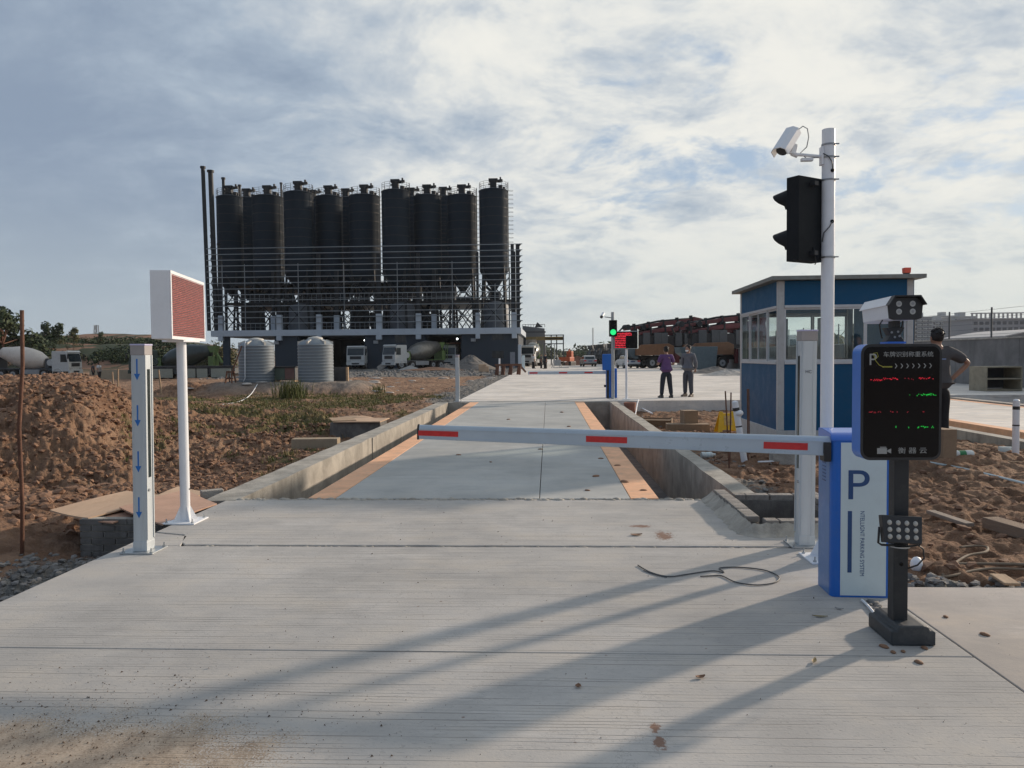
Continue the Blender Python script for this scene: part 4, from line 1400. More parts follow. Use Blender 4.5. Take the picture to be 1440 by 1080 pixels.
onb = lambda x, y: terrain(np.array([x]), np.array([y]))[3][0] > .5
scatter('soil_clods', 'clods of red soil lying over the excavated bank and the flat soil', 'soil clods', M_clod,
        [(-15, -5.5, 9.0, 20, 4), (-24, -4.5, 15, 30, 1.5), (-7, -3.8, 7.6, 16, 1.2), (2.5, 9, 5.4, 20, .8)], 21000, .010, .072, 5, .7, .35)
scatter('gravel_rubble', 'grey broken stone and rubble along the slab edge', 'rubble', M_stone,
        [(-5.0, -3.44, 3.2, 7.1, 2.2), (2.35, 6.5, 4.99, 5.36, .8), (-5.2, -3.2, 26, 70, 1.6), (2.3, 2.9, 6.5, 24, .25)], 3600, .008, .048, 9, .6, .3)
scatter('stone_heap_cover', 'grey stones strewn over the hardstand in front of the plant', 'stones', M_stone,
        [(-30, -4, 62, 92, 1)], 1500, .04, .22, 19, .6, .35)

# ------------------------------------------------------------------ guard booth
M_bblue = mat('booth_blue', (0.005, 0.085, 0.19), 0.5, spec=.3, var=0.06, scale=1.5, dirt=.15, dcol=(.08, .12, .17))
M_alur = mat('window_aluminium', (0.58, 0.59, 0.60), 0.4, metal=.2, var=.05)
M_roofg = mat('booth_roof_edge', (0.25, 0.26, 0.24), 0.5, metal=.3, var=.1, dirt=.3)
M_post = mat('booth_corner_post', (0.50, 0.50, 0.49), 0.5, var=.08, dirt=.15)
BX0, BX1, BY0, BY1 = 4.36, 6.85, 14.75, 17.85
t = thing('guard_booth', 'dark blue prefabricated guard booth with sliding windows and a flat grey roof edge', 'booth', (BX0 * .886, BY0 * .886, .171), R(-1.0))
t.scale = (.886, .886, .886)
bw, bd = BX1 - BX0, BY1 - BY0
MB().box(-.02, bw + .02, -.02, bd + .02, -.62, .04).build('base_frame', M_post, t, .005)
for x in (0, bw - .12):
    for y in (0, bd - .12):
        MB().box(x, x + .12, y, y + .12, .04, 2.88).build('corner_post', M_post, t, .012)
zs0, zs1, zw1 = 1.30, 2.42, 2.88


def wallside(a, b, fixed, axis, out, open_=False):
    """one wall between posts: lower panel, sill, window with sliding panes, upper panel"""
    def bx_(u0, u1, v0, v1, z0, z1):
        lo, hi = sorted((fixed + out * v0, fixed + out * v1))
        return MB().box(u0, u1, lo, hi, z0, z1) if axis == 'x' else MB().box(lo, hi, u0, u1, z0, z1)
    bx_(a, b, -.06, -.01, .04, zs0).build('lower_panel', M_bblue, t, .002)
    bx_(a, b, -.06, -.01, zs1, zw1).build('upper_panel', M_bblue, t, .002)
    bx_(a, b, -.07, .012, zs0, zs0 + .055).build('sill', M_alur, t, .004)
    bx_(a, b, -.07, .006, zs1 - .05, zs1).build('window_head', M_alur, t, .004)
    n = max(2, round((b - a) / .72)); w = (b - a) / n
    for k in range(n):
        u0, u1 = a + k * w, a + (k + 1) * w
        dz = -.028 if k % 2 else -.05
        f = MB()
        for (p, q, r_, s_) in ((u0, u0 + .035, zs0 + .056, zs1 - .051), (u1 - .035, u1, zs0 + .056, zs1 - .051), (u0 + .035, u1 - .035, zs0 + .056, zs0 + .09), (u0 + .035, u1 - .035, zs1 - .085, zs1 - .051)):
            lo, hi = sorted((fixed + out * dz, fixed + out * (dz + .02)))
            f.box(p, q, lo, hi, r_, s_) if axis == 'x' else f.box(lo, hi, p, q, r_, s_)
        fo = f.build('window', M_alur, t)
        c_ = fixed + out * (dz + .01)
        g = (MB().box(u0 + .035, u1 - .035, c_ - .002, c_ + .002, zs0 + .09, zs1 - .085) if axis == 'x' else MB().box(c_ - .002, c_ + .002, u0 + .035, u1 - .035, zs0 + .09, zs1 - .085))
        g.build('pane', M_glass, fo)


wallside(.12, bw - .12, 0, 'x', -1)
wallside(.12, bd - .12, 0, 'y', -1)
MB().box(bw + .01, bw + .06, .12, bd - .12, .04, zw1).build('side_panel', M_bblue, t, .002)  # unseen side, built windowless to give the booth a solid shadow
dr_ = MB().box(bw + .061, bw + .075, 1.4, 2.2, .10, 2.1).build('door', M_alur, t, .002)
MB().box(bw + .076, bw + .10, 1.47, 1.50, 1.0, 1.14).build('handle', M_black, dr_)
wallside(.12, bw - .12, bd, 'x', 1)
MB().box(.1, bw - .1, .1, bd - .1, .04, .07).build('floor_panel', M_grey, t)
MB().box(.08, bw - .08, .08, bd - .08, 2.80, 2.83).build('ceiling', M_post, t)
MB().box(-.16, bw + .16, -.16, bd + .13, 2.885, 2.96).build('roof', M_roofg, t, .004)
MB().box(.3, bw - .2, .35, .9, .07, .78).box(.25, bw - .15, .3, .95, .78, .82).build('desk', M_post, t)
# clutter inside on the sill: bag, hung coat
MB().sphere((.48, .35, 1.0), .16, 10, 6, (1.2, .8, .8)).sphere((.30, .36, 1.0), .13, 10, 6, (1.2, .8, .9)).build('paper_bags', M_panel, t)
ct = MB()
for k in range(7):
    z_ = 2.28 - k * .14
    ct.sphere((.55, 1.75 + .03 * math.sin(k * 2.1), z_), .14 - .012 * abs(k - 2), 8, 5, (.5, .8, .8))
ct.build('hanging_coat', M_dkgrey, t)
MB().box(1.0, 1.04, bd - .14, bd - .12, 1.4, 2.3).box(1.7, 1.9, bd - .5, bd - .12, .07, 2.3).build('locker', M_grey, t)
p = D(1275.5, 380, 14.6 * .886)
t = thing('beacon_lamp', 'small square orange warning lamp on the booth roof', 'lamp', (p.x, 14.62 * .886, 2.96 * .886 + .171))
t.scale = (.886, .886, .886)
M_orange = mat('orange_lens', (.85, .10, .04), .35, var=.05, spec=.8)
MB().cyl((0, 0, 0), (0, 0, .02), .06, n=14).build('lamp_base', M_black, t)
MB().prism([(-.055, .02), (.055, .02), (.06, .12), (-.06, .12)], -.06, .06).build('lens', M_orange, t, .008)

# ------------------------------------------------------------------ cartons, yellow stand, reinforcing bars
def carton(px_, pyb, w, d, h, rz, label, z=None, flaps=True, m=None):
    z0 = -.3 if z is None else z
    p = G(px_, pyb, z0)
    if z is None:
        for _ in range(3):
            z0 = gz(p.x, p.y); p = G(px_, pyb, z0)
    t = thing('cardboard_box', label, 'box', (p.x, p.y, z0 - .02), rz, 'cardboard boxes on the soil')
    mm = m or M_card
    th = .006
    b = MB().box(-w / 2, w / 2, 0, th, 0, h).box(-w / 2, w / 2, d - th, d, 0, h).box(-w / 2, -w / 2 + th, th, d - th, 0, h).box(w / 2 - th, w / 2, th, d - th, 0, h).box(-w / 2, w / 2, th, d - th, 0, th)
    b.build('walls', mm, t)
    if flaps:
        for k, (u, an) in enumerate(((-1, 25), (1, -35))):
            Mx = Matrix.Translation((u * (w / 2 - .003), d / 2, h + .002)) @ Matrix.Rotation(R(an), 4, 'Y')
            MB().box(0 if u < 0 else -w * .45, w * .45 if u < 0 else 0, -d / 2 + .01, d / 2 - .01, 0, .004, Mx).build('flap', mm, t)
        MB().box(-w / 2 + .02, w / 2 - .02, -.10, 0, h - .002, h + .002, Matrix.Rotation(R(8), 4, 'X')).build('flap', mm, t)
    else:
        MB().box(-w / 2, w / 2, 0, d, h, h + th).build('lid', mm, t)
        MB().box(-.03, .03, -.0015, d, h + th, h + th + .0015).build('tape', M_wood, t)
    return t


carton(920, 603, .85, .55, .26, R(-12), 'wide open cardboard box behind the right kerb, dark inside')
carton(972, 596, .34, .34, .33, R(8), 'upright closed cardboard box standing on top of the other cartons', z=-.17, flaps=False)
carton(968, 606, 1.0, .42, .17, R(-4), 'long low cardboard box supporting the upright one', flaps=False)
carton(1336, 642, .20, .28, .38, R(12), 'tall plain cardboard box beside the water bottle near the standing man', flaps=False)
pb = G(455, 628, -.45)
t = carton(442, 630, .95, .32, .20, R(4), 'long cardboard carton lying on the soil left of the pit kerb', z=-.37, flaps=False, m=mat('grey_card', (.34, .27, .19), .9, var=.12, dirt=.2))
o = MB().box(-.33, .33, -.12, .12, 0, .05).build('timber_board', M_wood, loc=G(971, 571, -.33), rz=R(-3), bevel=.005)
tag(o, 'short board lying flat by the low kerb of the yard, right of the clear bottle', 'board')

M_yel = mat('yellow_plastic', (.78, .47, .02), .45, var=.08, dirt=.25, dcol=(.4, .25, .06))
p = G(1022, 606, -.26)
t = thing('wet_floor_stand', 'yellow plastic A-frame stand with a faded print, left of the booth', 'stand', (p.x, p.y, gz(p.x, p.y)), R(4))
for s_ in (-1, 1):
    Mx = Matrix.Translation((0, s_ * .16, 0)) @ Matrix.Rotation(s_ * R(16), 4, 'X')
    MB().prism([(-.26, 0), (-.16, 0), (-.14, .07), (.14, .07), (.16, 0), (.26, 0), (.17, .50), (.10, .50), (.09, .455), (-.09, .455), (-.10, .50), (-.17, .50)], -.008, .008, mat=Mx).build('panel', M_yel, t, .004)
MB().box(-.09, .09, -.172, -.165, .14, .36, Matrix.Rotation(-R(16), 4, 'X') @ Matrix.Translation((0, .0, 0))).build('faded_print', mat('faded_print', (.55, .38, .15), .6, var=.4, scale=20), t)

for k, (x, yt_, yb_, tx) in enumerate(((1026, 550, 658, -6), (1026, 552, 656, 2), (1052, 547, 648, -1), (1054, 547, 646, -1))):
    q = G(x, yb_, -.12); q.z = gz(q.x, q.y); q = G(x, yb_, q.z)
    top = D(x + tx, yt_, q.y)
    o = MB().cyl((0, 0, -.1), tuple(top - q), .010, n=6).build('reinforcing_bar', M_rust, loc=q)
    tag(o, ('left bar of the crossed pair of thin rusty rods in front of the yellow stand', 'right bar of the crossed pair of thin rusty rods in front of the yellow stand', 'left of two parallel thin rusty rods right of the white marker post', 'right of two parallel thin rusty rods right of the white marker post')[k], 'rod', 'rusty reinforcing bars stuck in the soil')


def marker_post(loc, h, label, lean=0.0, rz=0):
    t = thing('marker_post', label, 'post', loc, rz, 'white marker posts with black bands')
    t.rotation_euler = (0, lean, rz)
    MB().cyl((0, 0, -.05), (0, 0, h), .048, n=18).sphere((0, 0, h), .048, 18, 8, (1, 1, .6)).build('tube', M_white, t)
    for z_, w in ((h - .13, .05), (h - .38, .02)):
        MB().cyl((0, 0, z_), (0, 0, z_ + w), .0495, n=18).build('black_band', M_black, t)
    MB().cyl((0, 0, -.01), (0, 0, .02), .09, n=16).build('foot', M_black, t)
    return t


p = G(1048, 650, -.15)
m_ = marker_post((p.x, p.y, gz(p.x, p.y)), 1.0, 'leaning white post with black bands between the yellow stand and the booth', lean=R(-9))
MB().sphere((.03, -.03, .83), .055, 8, 6, (1.2, .8, .9)).build('plastic_wrap', M_white, m_)
p = G(1428, 644, -.12)
marker_post((p.x, p.y, gz(p.x, p.y)), .86, 'upright white post with black bands at the right edge of the picture')
o = MB().box(-.12, .12, -.03, .03, 0, .13).box(-.12, .25, -.08, .03, 0, .02).build('angle_bracket', M_panel, None, .004, loc=(p.x + .02, p.y + .25, gz(p.x, p.y)), rz=R(-8)); tag(o, 'pale grey angle piece lying behind the right white marker post', 'bracket')
p = G(1105, 651, -.12)
o = MB().box(-.22, .28, -.12, .12, 0, .22).build('concrete_block', M_kerb_top, None, .015, loc=(p.x, p.y, gz(p.x, p.y) - .02), rz=R(-6)); tag(o, 'pale concrete block on the soil behind the boom, beside the sensor post', 'block')
cable('plastic_pipe', [G(1066, 651, -.1), G(1095, 650, -.1), G(1125, 648, -.1)], .014, M_white, 'short white plastic pipe on the soil behind the right sensor post', 'pipe')


def bottle(px_, pyb, L_, r, rz, label, m, lm):
    p = G(px_, pyb, -.12); z_ = gz(p.x, p.y); p = G(px_, pyb, z_)
    t = thing('plastic_bottle', label, 'bottle', (p.x, p.y, z_ + r), rz, 'plastic bottles thrown on the soil')
    Mx = Matrix.Rotation(R(90), 4, 'Y') @ Matrix.Translation((0, 0, -L_ / 2))
    MB().lathe([(r * .85, 0), (r, .015), (r, L_ * .26), (r * .93, L_ * .30), (r * .93, L_ * .58), (r, L_ * .62), (r, L_ * .70), (r * .42, L_ * .90), (r * .36, L_ * .95)], n=16, mat=Mx).build('bottle_body', m, t)
    MB().lathe([(r * .96, L_ * .31), (r * .96, L_ * .57)], n=16, mat=Mx).build('label_band', lm, t)
    MB().lathe([(r * .42, L_ * .95), (r * .42, L_)], n=12, mat=Mx).build('cap', M_white, t)


M_pet = mat('clear_plastic_shell', (.62, .66, .64), .15, var=.1, spec=.8)
bottle(1350, 644, .36, .055, R(183), 'large clear bottle with a green label lying beside the cardboard box', M_pet, mat('green_label', (.02, .20, .07), .5, var=.1))
bottle(996, 644, .24, .05, R(15), 'clear plastic bottle lying on the soil just right of the near right kerb', M_pet, M_panel)
bottle(925, 571, .26, .07, R(40), 'clear plastic bottle lying by the low kerb of the yard', M_pet, M_panel)
# wrapped foot of the far sign pole: reddish clay pipe stub
p = G(886, 584, -.33)
t = thing('clay_collar', 'reddish brown clay collar standing on the soil by the far corner of the right kerb', 'collar', (p.x, p.y, gz(p.x, p.y)))
MB().lathe([(.20, 0), (.17, .22), (.20, .40), (.16, .42), (.14, .30)], n=18).build('body', mat('clay', (.27, .12, .08), .85, var=.2, dirt=.3), t)
cable('plastic_pipe', [G(893, 586, -.3), G(896, 570, -.1), G(898, 563, .02)], .02, M_white, 'thin white upright pipe beside the clay collar', 'pipe')
cable('plastic_pipe', [G(895, 571, -.3), G(905, 577, -.3), G(917, 583, -.3)], .03, M_white, 'white pipe lying on the soil right of the clay collar', 'pipe')

# timber, pipes and hoses on the right soil
cable('long_pole', [G(1282, 648, -.08), G(1350, 660, -.08), G(1445, 683, -.08)], .017, M_panel, 'long pale pole lying on the soil right of the display terminal', 'pole')
cable('long_pole', [G(1290, 646, -.08), G(1345, 651, -.08), G(1400, 657, -.08), G(1412, 652, -.05), G(1440, 650, -.05)], .008, M_wood, 'thin brown wire running along the soil behind the long pale pole', 'wire')
def plank(a, b_, w, th, m, label, name='timber_board', cat='board'):
    d = Vector(b_) - Vector(a); L_ = d.length
    o = MB().box(0, L_, -w / 2, w / 2, 0, th).build(name, m, None, .006, loc=a, rz=math.atan2(d.y, d.x))
    o.rotation_euler[1] = -math.asin(d.z / L_)
    return tag(o, label, cat)
plank(G(1308, 722, -.07), G(1364, 741, -.08), .09, .035, mat('grey_timber', (.26, .21, .17), .9, var=.2, bump=.3), 'weathered grey timber half buried in the soil right of the floodlight')
plank(G(1392, 742, -.1), G(1465, 764, -.1), .16, .10, mat('brown_log', (.24, .17, .12), .9, var=.25, bump=.5, stretch=(.3, 3, 3)), 'thick brown baulk of timber lying at the right edge', 'timber_baulk', 'timber')
plank(G(1402, 810, -.02), G(1424, 824, -.02), .10, .018, M_wood, 'short orange-brown board end at the edge of the right slab')
plank(G(1296, 802, -.06), G(1320, 806, -.06), .05, .015, M_wood, 'small pale board in the grey rubble right of the black column')
M_hose = mat('muddy_hose', (.20, .155, .11), .8, var=.2, dirt=.4)
hz_ = lambda x, y: G(x, y, -.06)
cable('hose', [hz_(1290, 806), hz_(1310, 799), hz_(1350, 796), hz_(1400, 796), hz_(1450, 797)], .013, M_hose, 'dark muddy hose running along the edge of the right slab', 'hose')
cable('hose', [hz_(1315, 815), hz_(1340, 812), hz_(1370, 805), hz_(1400, 802), hz_(1450, 804)], .011, M_hose, 'second muddy hose, nearer the slab, running to the right edge', 'hose')
cable('hose', [hz_(1325, 812), hz_(1340, 797), hz_(1360, 784), hz_(1385, 779), hz_(1388, 772), hz_(1372, 770), hz_(1350, 772)], .011, M_hose, 'brown hose curling back on itself on the soil', 'hose')
o = MB().sphere((0, 0, .03), .045, 9, 6, (1, .8, 1.3)).sphere((.03, .02, .0), .035, 7, 5, (1.3, .8, .7)).build('plastic_bag', M_white, loc=G(1289, 800, -.03)); tag(o, 'crumpled white plastic bag right behind the black column', 'bag')

# ------------------------------------------------------------------ second weighbridge on the right
S('side_pit_kerb', MB().box(7.92, 8.16, 6.5, 25.6, -.9, .0), M_kerb)
S('side_pit_kerb', MB().box(13.1, 13.4, 6.5, 25.6, -.9, .03), M_kerb)
S('side_pit_floor', MB().box(8.0, 13.3, 6.5, 25.6, -1.0, -.78), M_block)
t = thing('side_weighbridge', 'pale concrete deck of the second weighbridge at the right edge, behind the standing man', 'weighbridge', (10.8, 16, 0))
for y0, y1 in ((-9.3, -3.0), (-2.99, 3.2), (3.21, 9.3)):
    MB().box(-1.72, 1.9, y0, y1, -.3, 0).build('deck_panel', M_pad, t, .005)
MB().box(-1.99, -1.73, -9.3, 9.3, -.3, .003).box(1.91, 2.15, -9.3, 9.3, -.3, .003).build('edge_strip', M_plate, t)

# ------------------------------------------------------------------ boundary wall, fence, rubbish
M_wall = stained('boundary_wall', (0.20, 0.19, 0.185), .6, True, .4)
t = thing('boundary_wall', 'long stained grey concrete wall closing the site on the right', 'wall', (19.7, 20, 0))
for k in range(22):
    MB().box(0, .2, -12 + k * 5.0, -12 + k * 5 + 4.985, -.3, 2.08).build('wall_panel', M_wall, t, .01)
MB().box(-.04, .24, -12, 98, 2.083, 2.15).build('coping', M_kerb_top, t)
t = thing('mesh_fence', 'thin dark fence of posts and wires standing on top of the grey wall', 'fence', (19.8, 20, 2.15))
for k in range(24):
    MB().cyl((0, -10 + k * 3.6, 0), (0, -10 + k * 3.6, 1.35), .04, n=6).build('fence_post', M_dkgrey, t)
for z_ in (.15, .4, .65, .9, 1.25):
    MB().cyl((0, -12, z_), (0, 76, z_), .008, n=4).build('rail', M_dkgrey, t)

r_ = random.Random(31)
M_sheetw = mat('dusty_sheet', (.50, .49, .48), .7, var=.2, dirt=.3)
M_sheetb = mat('black_sheet', (.05, .05, .055), .7, var=.3)
cols = [(M_sheetw, 'pale'), (M_sheetw, 'off-white'), (M_sheetb, 'black'), (M_card, 'brown'), (M_stone, 'grey'), (mat('blue_bucket', (.05, .12, .35), .5), 'blue'), (M_wood, 'timber coloured')]
mb_by = {}
for k in range(150):
    m_, nm = cols[r_.choices(range(7), [6, 4, 3, 2, 4, .5, 3])[0]]
    x, y = r_.uniform(14.2, 19.3), r_.uniform(17.5, 40)
    if r_.random() < .15: x, y = r_.uniform(8, 14), r_.uniform(25.8, 27.2)
    b = mb_by.setdefault(m_.name, (MB(), m_))[0]
    L_, w_, h_ = r_.uniform(.2, 1.3), r_.uniform(.1, .6), r_.uniform(.03, .22)
    Mx = Matrix.Translation((x, y, gz(x, y))) @ Matrix.Rotation(r_.uniform(0, 3.1), 4, 'Z') @ Matrix.Rotation(r_.uniform(-.2, .2), 4, 'Y')
    if r_.random() < .5: b.box(-L_ / 2, L_ / 2, -w_ / 2, w_ / 2, 0, h_, Mx)
    else: b.sphere((0, 0, 0), .3, 7, 4, (L_ * 1.3, w_ * 1.6, h_ * 2.4), Mx)
for k_, (b, m_) in mb_by.items():
    tag(b.build('building_waste', m_), 'jumbled building waste, sheets and sacks along the foot of the grey wall', 'waste', kind='stuff')

t = thing('wooden_crate', 'open wooden crate with a middle shelf standing before the grey wall at the right', 'crate', (D(1400, 520, 30.5).x, 30.5, .0), R(6))
M_crate = mat('crate_wood', (.30, .26, .19), .8, var=.2)
w_, d_, h_ = .72, .5, .82
for x in (-w_, w_ - .05):
    MB().box(x, x + .05, -d_, d_, 0, h_ * 1.15).build('side_board', M_crate, t)
for z_ in (.02, h_ * .55, h_ * 1.1):
    MB().box(-w_ + .05, w_ - .05, -d_, d_, z_, z_ + .05).build('shelf_board', M_crate, t)
MB().box(-w_ + .05, w_ - .05, d_ - .03, d_, .08, h_ * 1.1).build('back_board', M_dkgrey, t)


# leaves helper used for weeds, shrubs and trees
def leaf_cloud(name, blobs, n, size, m, parent=None, seed=1, flat=.9, loc=None, drop=0.0):
    r_ = random.Random(seed)
    wts = [b_[3] ** 2 for b_ in blobs]
    vs = np.zeros((n * 4, 3)); 
    for k in range(n):
        bx_, by_, bz_, br_ = r_.choices(blobs, wts)[0]
        while True:
            q = Vector((r_.uniform(-1, 1), r_.uniform(-1, 1), r_.uniform(-1, 1)))
            if .25 < q.length < 1: break
        q = q * (1 if r_.random() < .8 else 1.15)
        c = Vector((bx_, by_, bz_)) + Vector((q.x * br_, q.y * br_, q.z * br_ * flat))
        nrm = (q + Vector((r_.uniform(-1, 1), r_.uniform(-1, 1), r_.uniform(-.4, 1.2)))).normalized()
        u = nrm.orthogonal().normalized(); u.rotate(Matrix.Rotation(r_.uniform(0, 6.28), 3, nrm))
        w_ = nrm.cross(u); s_ = size * r_.uniform(.6, 1.3)
        for j, (a, b_) in enumerate(((-1, -.1), (0, -.55), (1, .1), (0, .55))):
            vs[k * 4 + j] = c + u * (a * s_) + w_ * (b_ * s_)
    me = bpy.data.meshes.new(name)
    me.from_pydata(vs.tolist(), [], [(4 * k, 4 * k + 1, 4 * k + 2, 4 * k + 3) for k in range(n)])
    me.materials.append(m)
    return link(name, me, parent, loc=loc)


def foliage(name, a, b_):
    m = bpy.data.materials.new(name); m.use_nodes = True
    t = m.node_tree; b = NB(t); p = t.nodes['Principled BSDF']
    g = b.n('ShaderNodeNewGeometry')
    o = b.n('ShaderNodeTexCoord').outputs['Object']
    f = b.m('ADD', b.m('MULTIPLY', g.outputs['Random Per Island'], .6), b.m('MULTIPLY', b.noise(o, .9, 3), .5))
    t.links.new(b.mix(b.lin(f, .15, .85), a, b_), p.inputs['Base Color'])
    p.inputs['Roughness'].default_value = .7
    p.inputs['Specular IOR Level'].default_value = .25
    return m


M_fol = foliage('dark_foliage', (.020, .036, .016), (.065, .085, .035))
M_fol2 = foliage('olive_foliage', (.05, .055, .02), (.13, .12, .045))
M_grassb = foliage('grass_blades', (.06, .085, .02), (.17, .17, .06))
M_drygr = foliage('dry_weeds', (.14, .11, .05), (.28, .21, .10))


def tuft_into(mb, x, y, z, n, h, spread, r_, w=.012):
    for k in range(n):
        a = r_.uniform(0, 6.283); l = h * r_.uniform(.5, 1.15); bend = r_.uniform(.15, .7)
        bx_, by_ = x + r_.gauss(0, spread), y + r_.gauss(0, spread)
        d = Vector((math.cos(a), math.sin(a), 0)); s_ = Vector((-d.y, d.x, 0)) * w
        p0_ = Vector((bx_, by_, z - .02)); p1_ = p0_ + d * (l * bend * .35) + Vector((0, 0, l * .6)); p2_ = p0_ + d * (l * bend) + Vector((0, 0, l * (1 - bend * .25)))
        mb.add([p0_ - s_, p0_ + s_, p1_ + s_ * .7, p1_ - s_ * .7, p2_], [(0, 1, 2, 3), (3, 2, 4)])


def grass_field(name, label, regions, n, h, m, seed, thr=.35, w=.006):
    r_ = random.Random(seed); mb = MB()
    xs, ys = [], []
    for k in range(n * 6):
        g_ = r_.choices(regions, [q[4] for q in regions])[0]
        xs.append(r_.uniform(g_[0], g_[1])); ys.append(r_.uniform(g_[2], g_[3]))
    z_, gv, gs, cl, hl, _p = terrain(np.array(xs), np.array(ys))
    c = 0
    for i in range(len(xs)):
        if gs[i] > thr + r_.uniform(-.2, .2) and z_[i] > -.75:
            tuft_into(mb, xs[i], ys[i], z_[i], r_.randint(3, 6), h * r_.uniform(.5, 1.4), .035, r_, w)
            c += 1
            if c > n: break
    return tag(mb.build(name, m), label, 'grass', kind='stuff')


grass_field('bank_grass', 'thin green grass and weeds growing on the excavated bank', [(-13, -4.2, 12, 27, 3), (-15, -3.8, 26.5, 34, 2)], 3600, .10, M_grassb, 3, w=.012)
grass_field('dry_grass', 'dry yellow weeds between the soil clods of the bank', [(-13, -4.2, 12, 33, 1)], 1800, .13, M_drygr, 4, .2, w=.010)
r_ = random.Random(9)
p = G(404, 562, -.15)
t = thing('reed_clump', 'tall dark green grass clump growing in front of the gap between the two water tanks', 'grass clump', (p.x, p.y + .4, gz(p.x, p.y + .4)))
mb = MB(); tuft_into(mb, 0, 0, 0, 260, .85, .30, r_, .016); mb.build('blades', M_grassb, t)
p = G(531, 552, -.1)
t = thing('weed_clump', 'small green weed clump right of the tank mound', 'weed', (p.x, p.y, gz(p.x, p.y)))
mb = MB(); tuft_into(mb, 0, 0, 0, 60, .5, .2, r_, .015); mb.build('blades', M_grassb, t)

# concrete well cover by the left kerb
p = G(498, 612, -.4)
t = thing('well_head', 'dark rendered well box with a split plywood cover beside the left kerb', 'well', (p.x, p.y + .5, -.45), R(3))
MB().box(-.62, .62, -.5, .5, -.2, .36).build('walls', M_block, t, .03)
MB().box(-.50, .66, -.56, .56, .365, .39, Matrix.Rotation(R(-3), 4, 'Z')).build('cover_board', M_ply, t)
MB().box(-.68, -.1, -.30, .72, .392, .41, Matrix.Rotation(R(18), 4, 'Z')).build('cover_board', M_wood, t)
o = MB().sphere((0, 0, .1), .5, 14, 8, (1.3, .7, .28)).build('sand_sack', M_ply, loc=(p.x - .5, p.y + 2.0, gz(p.x - .5, p.y + 2))); tag(o, 'pale slumped sack lying behind the dark well box', 'sack')

# ------------------------------------------------------------------ people
def skin_mesh(name, verts, edges, radii, m, sub=1, parent=None, root=0):
    me = bpy.data.meshes.new(name)
    me.from_pydata([tuple(v) for v in verts], edges, [])
    o = bpy.data.objects.new(name, me); COL.objects.link(o)
    o.modifiers.new('skin', 'SKIN')
    if not me.skin_vertices:
        bm = bmesh.new(); bm.from_mesh(me); bm.verts.layers.skin.verify(); bm.to_mesh(me); bm.free()
    for k, r in enumerate(radii):
        me.skin_vertices[0].data[k].radius = r if hasattr(r, '__len__') else (r, r)
        me.skin_vertices[0].data[k].use_root = (k == root)
    s_ = o.modifiers.new('sub', 'SUBSURF'); s_.levels = sub; s_.render_levels = sub
    dg = bpy.context.evaluated_depsgraph_get()
    nm = bpy.data.meshes.new_from_object(o.evaluated_get(dg))
    bpy.data.objects.remove(o); bpy.data.meshes.remove(me)
    nm.name = name
    nm.polygons.foreach_set('use_smooth', [True] * len(nm.polygons))
    nm.materials.clear(); nm.materials.append(m)
    return link(name, nm, parent)


M_skin = mat('skin', (.36, .20, .135), .55, var=.08)
M_hair = mat('black_hair', (.012, .010, .010), .6, var=.3, scale=30, bump=.4, bscale=120)


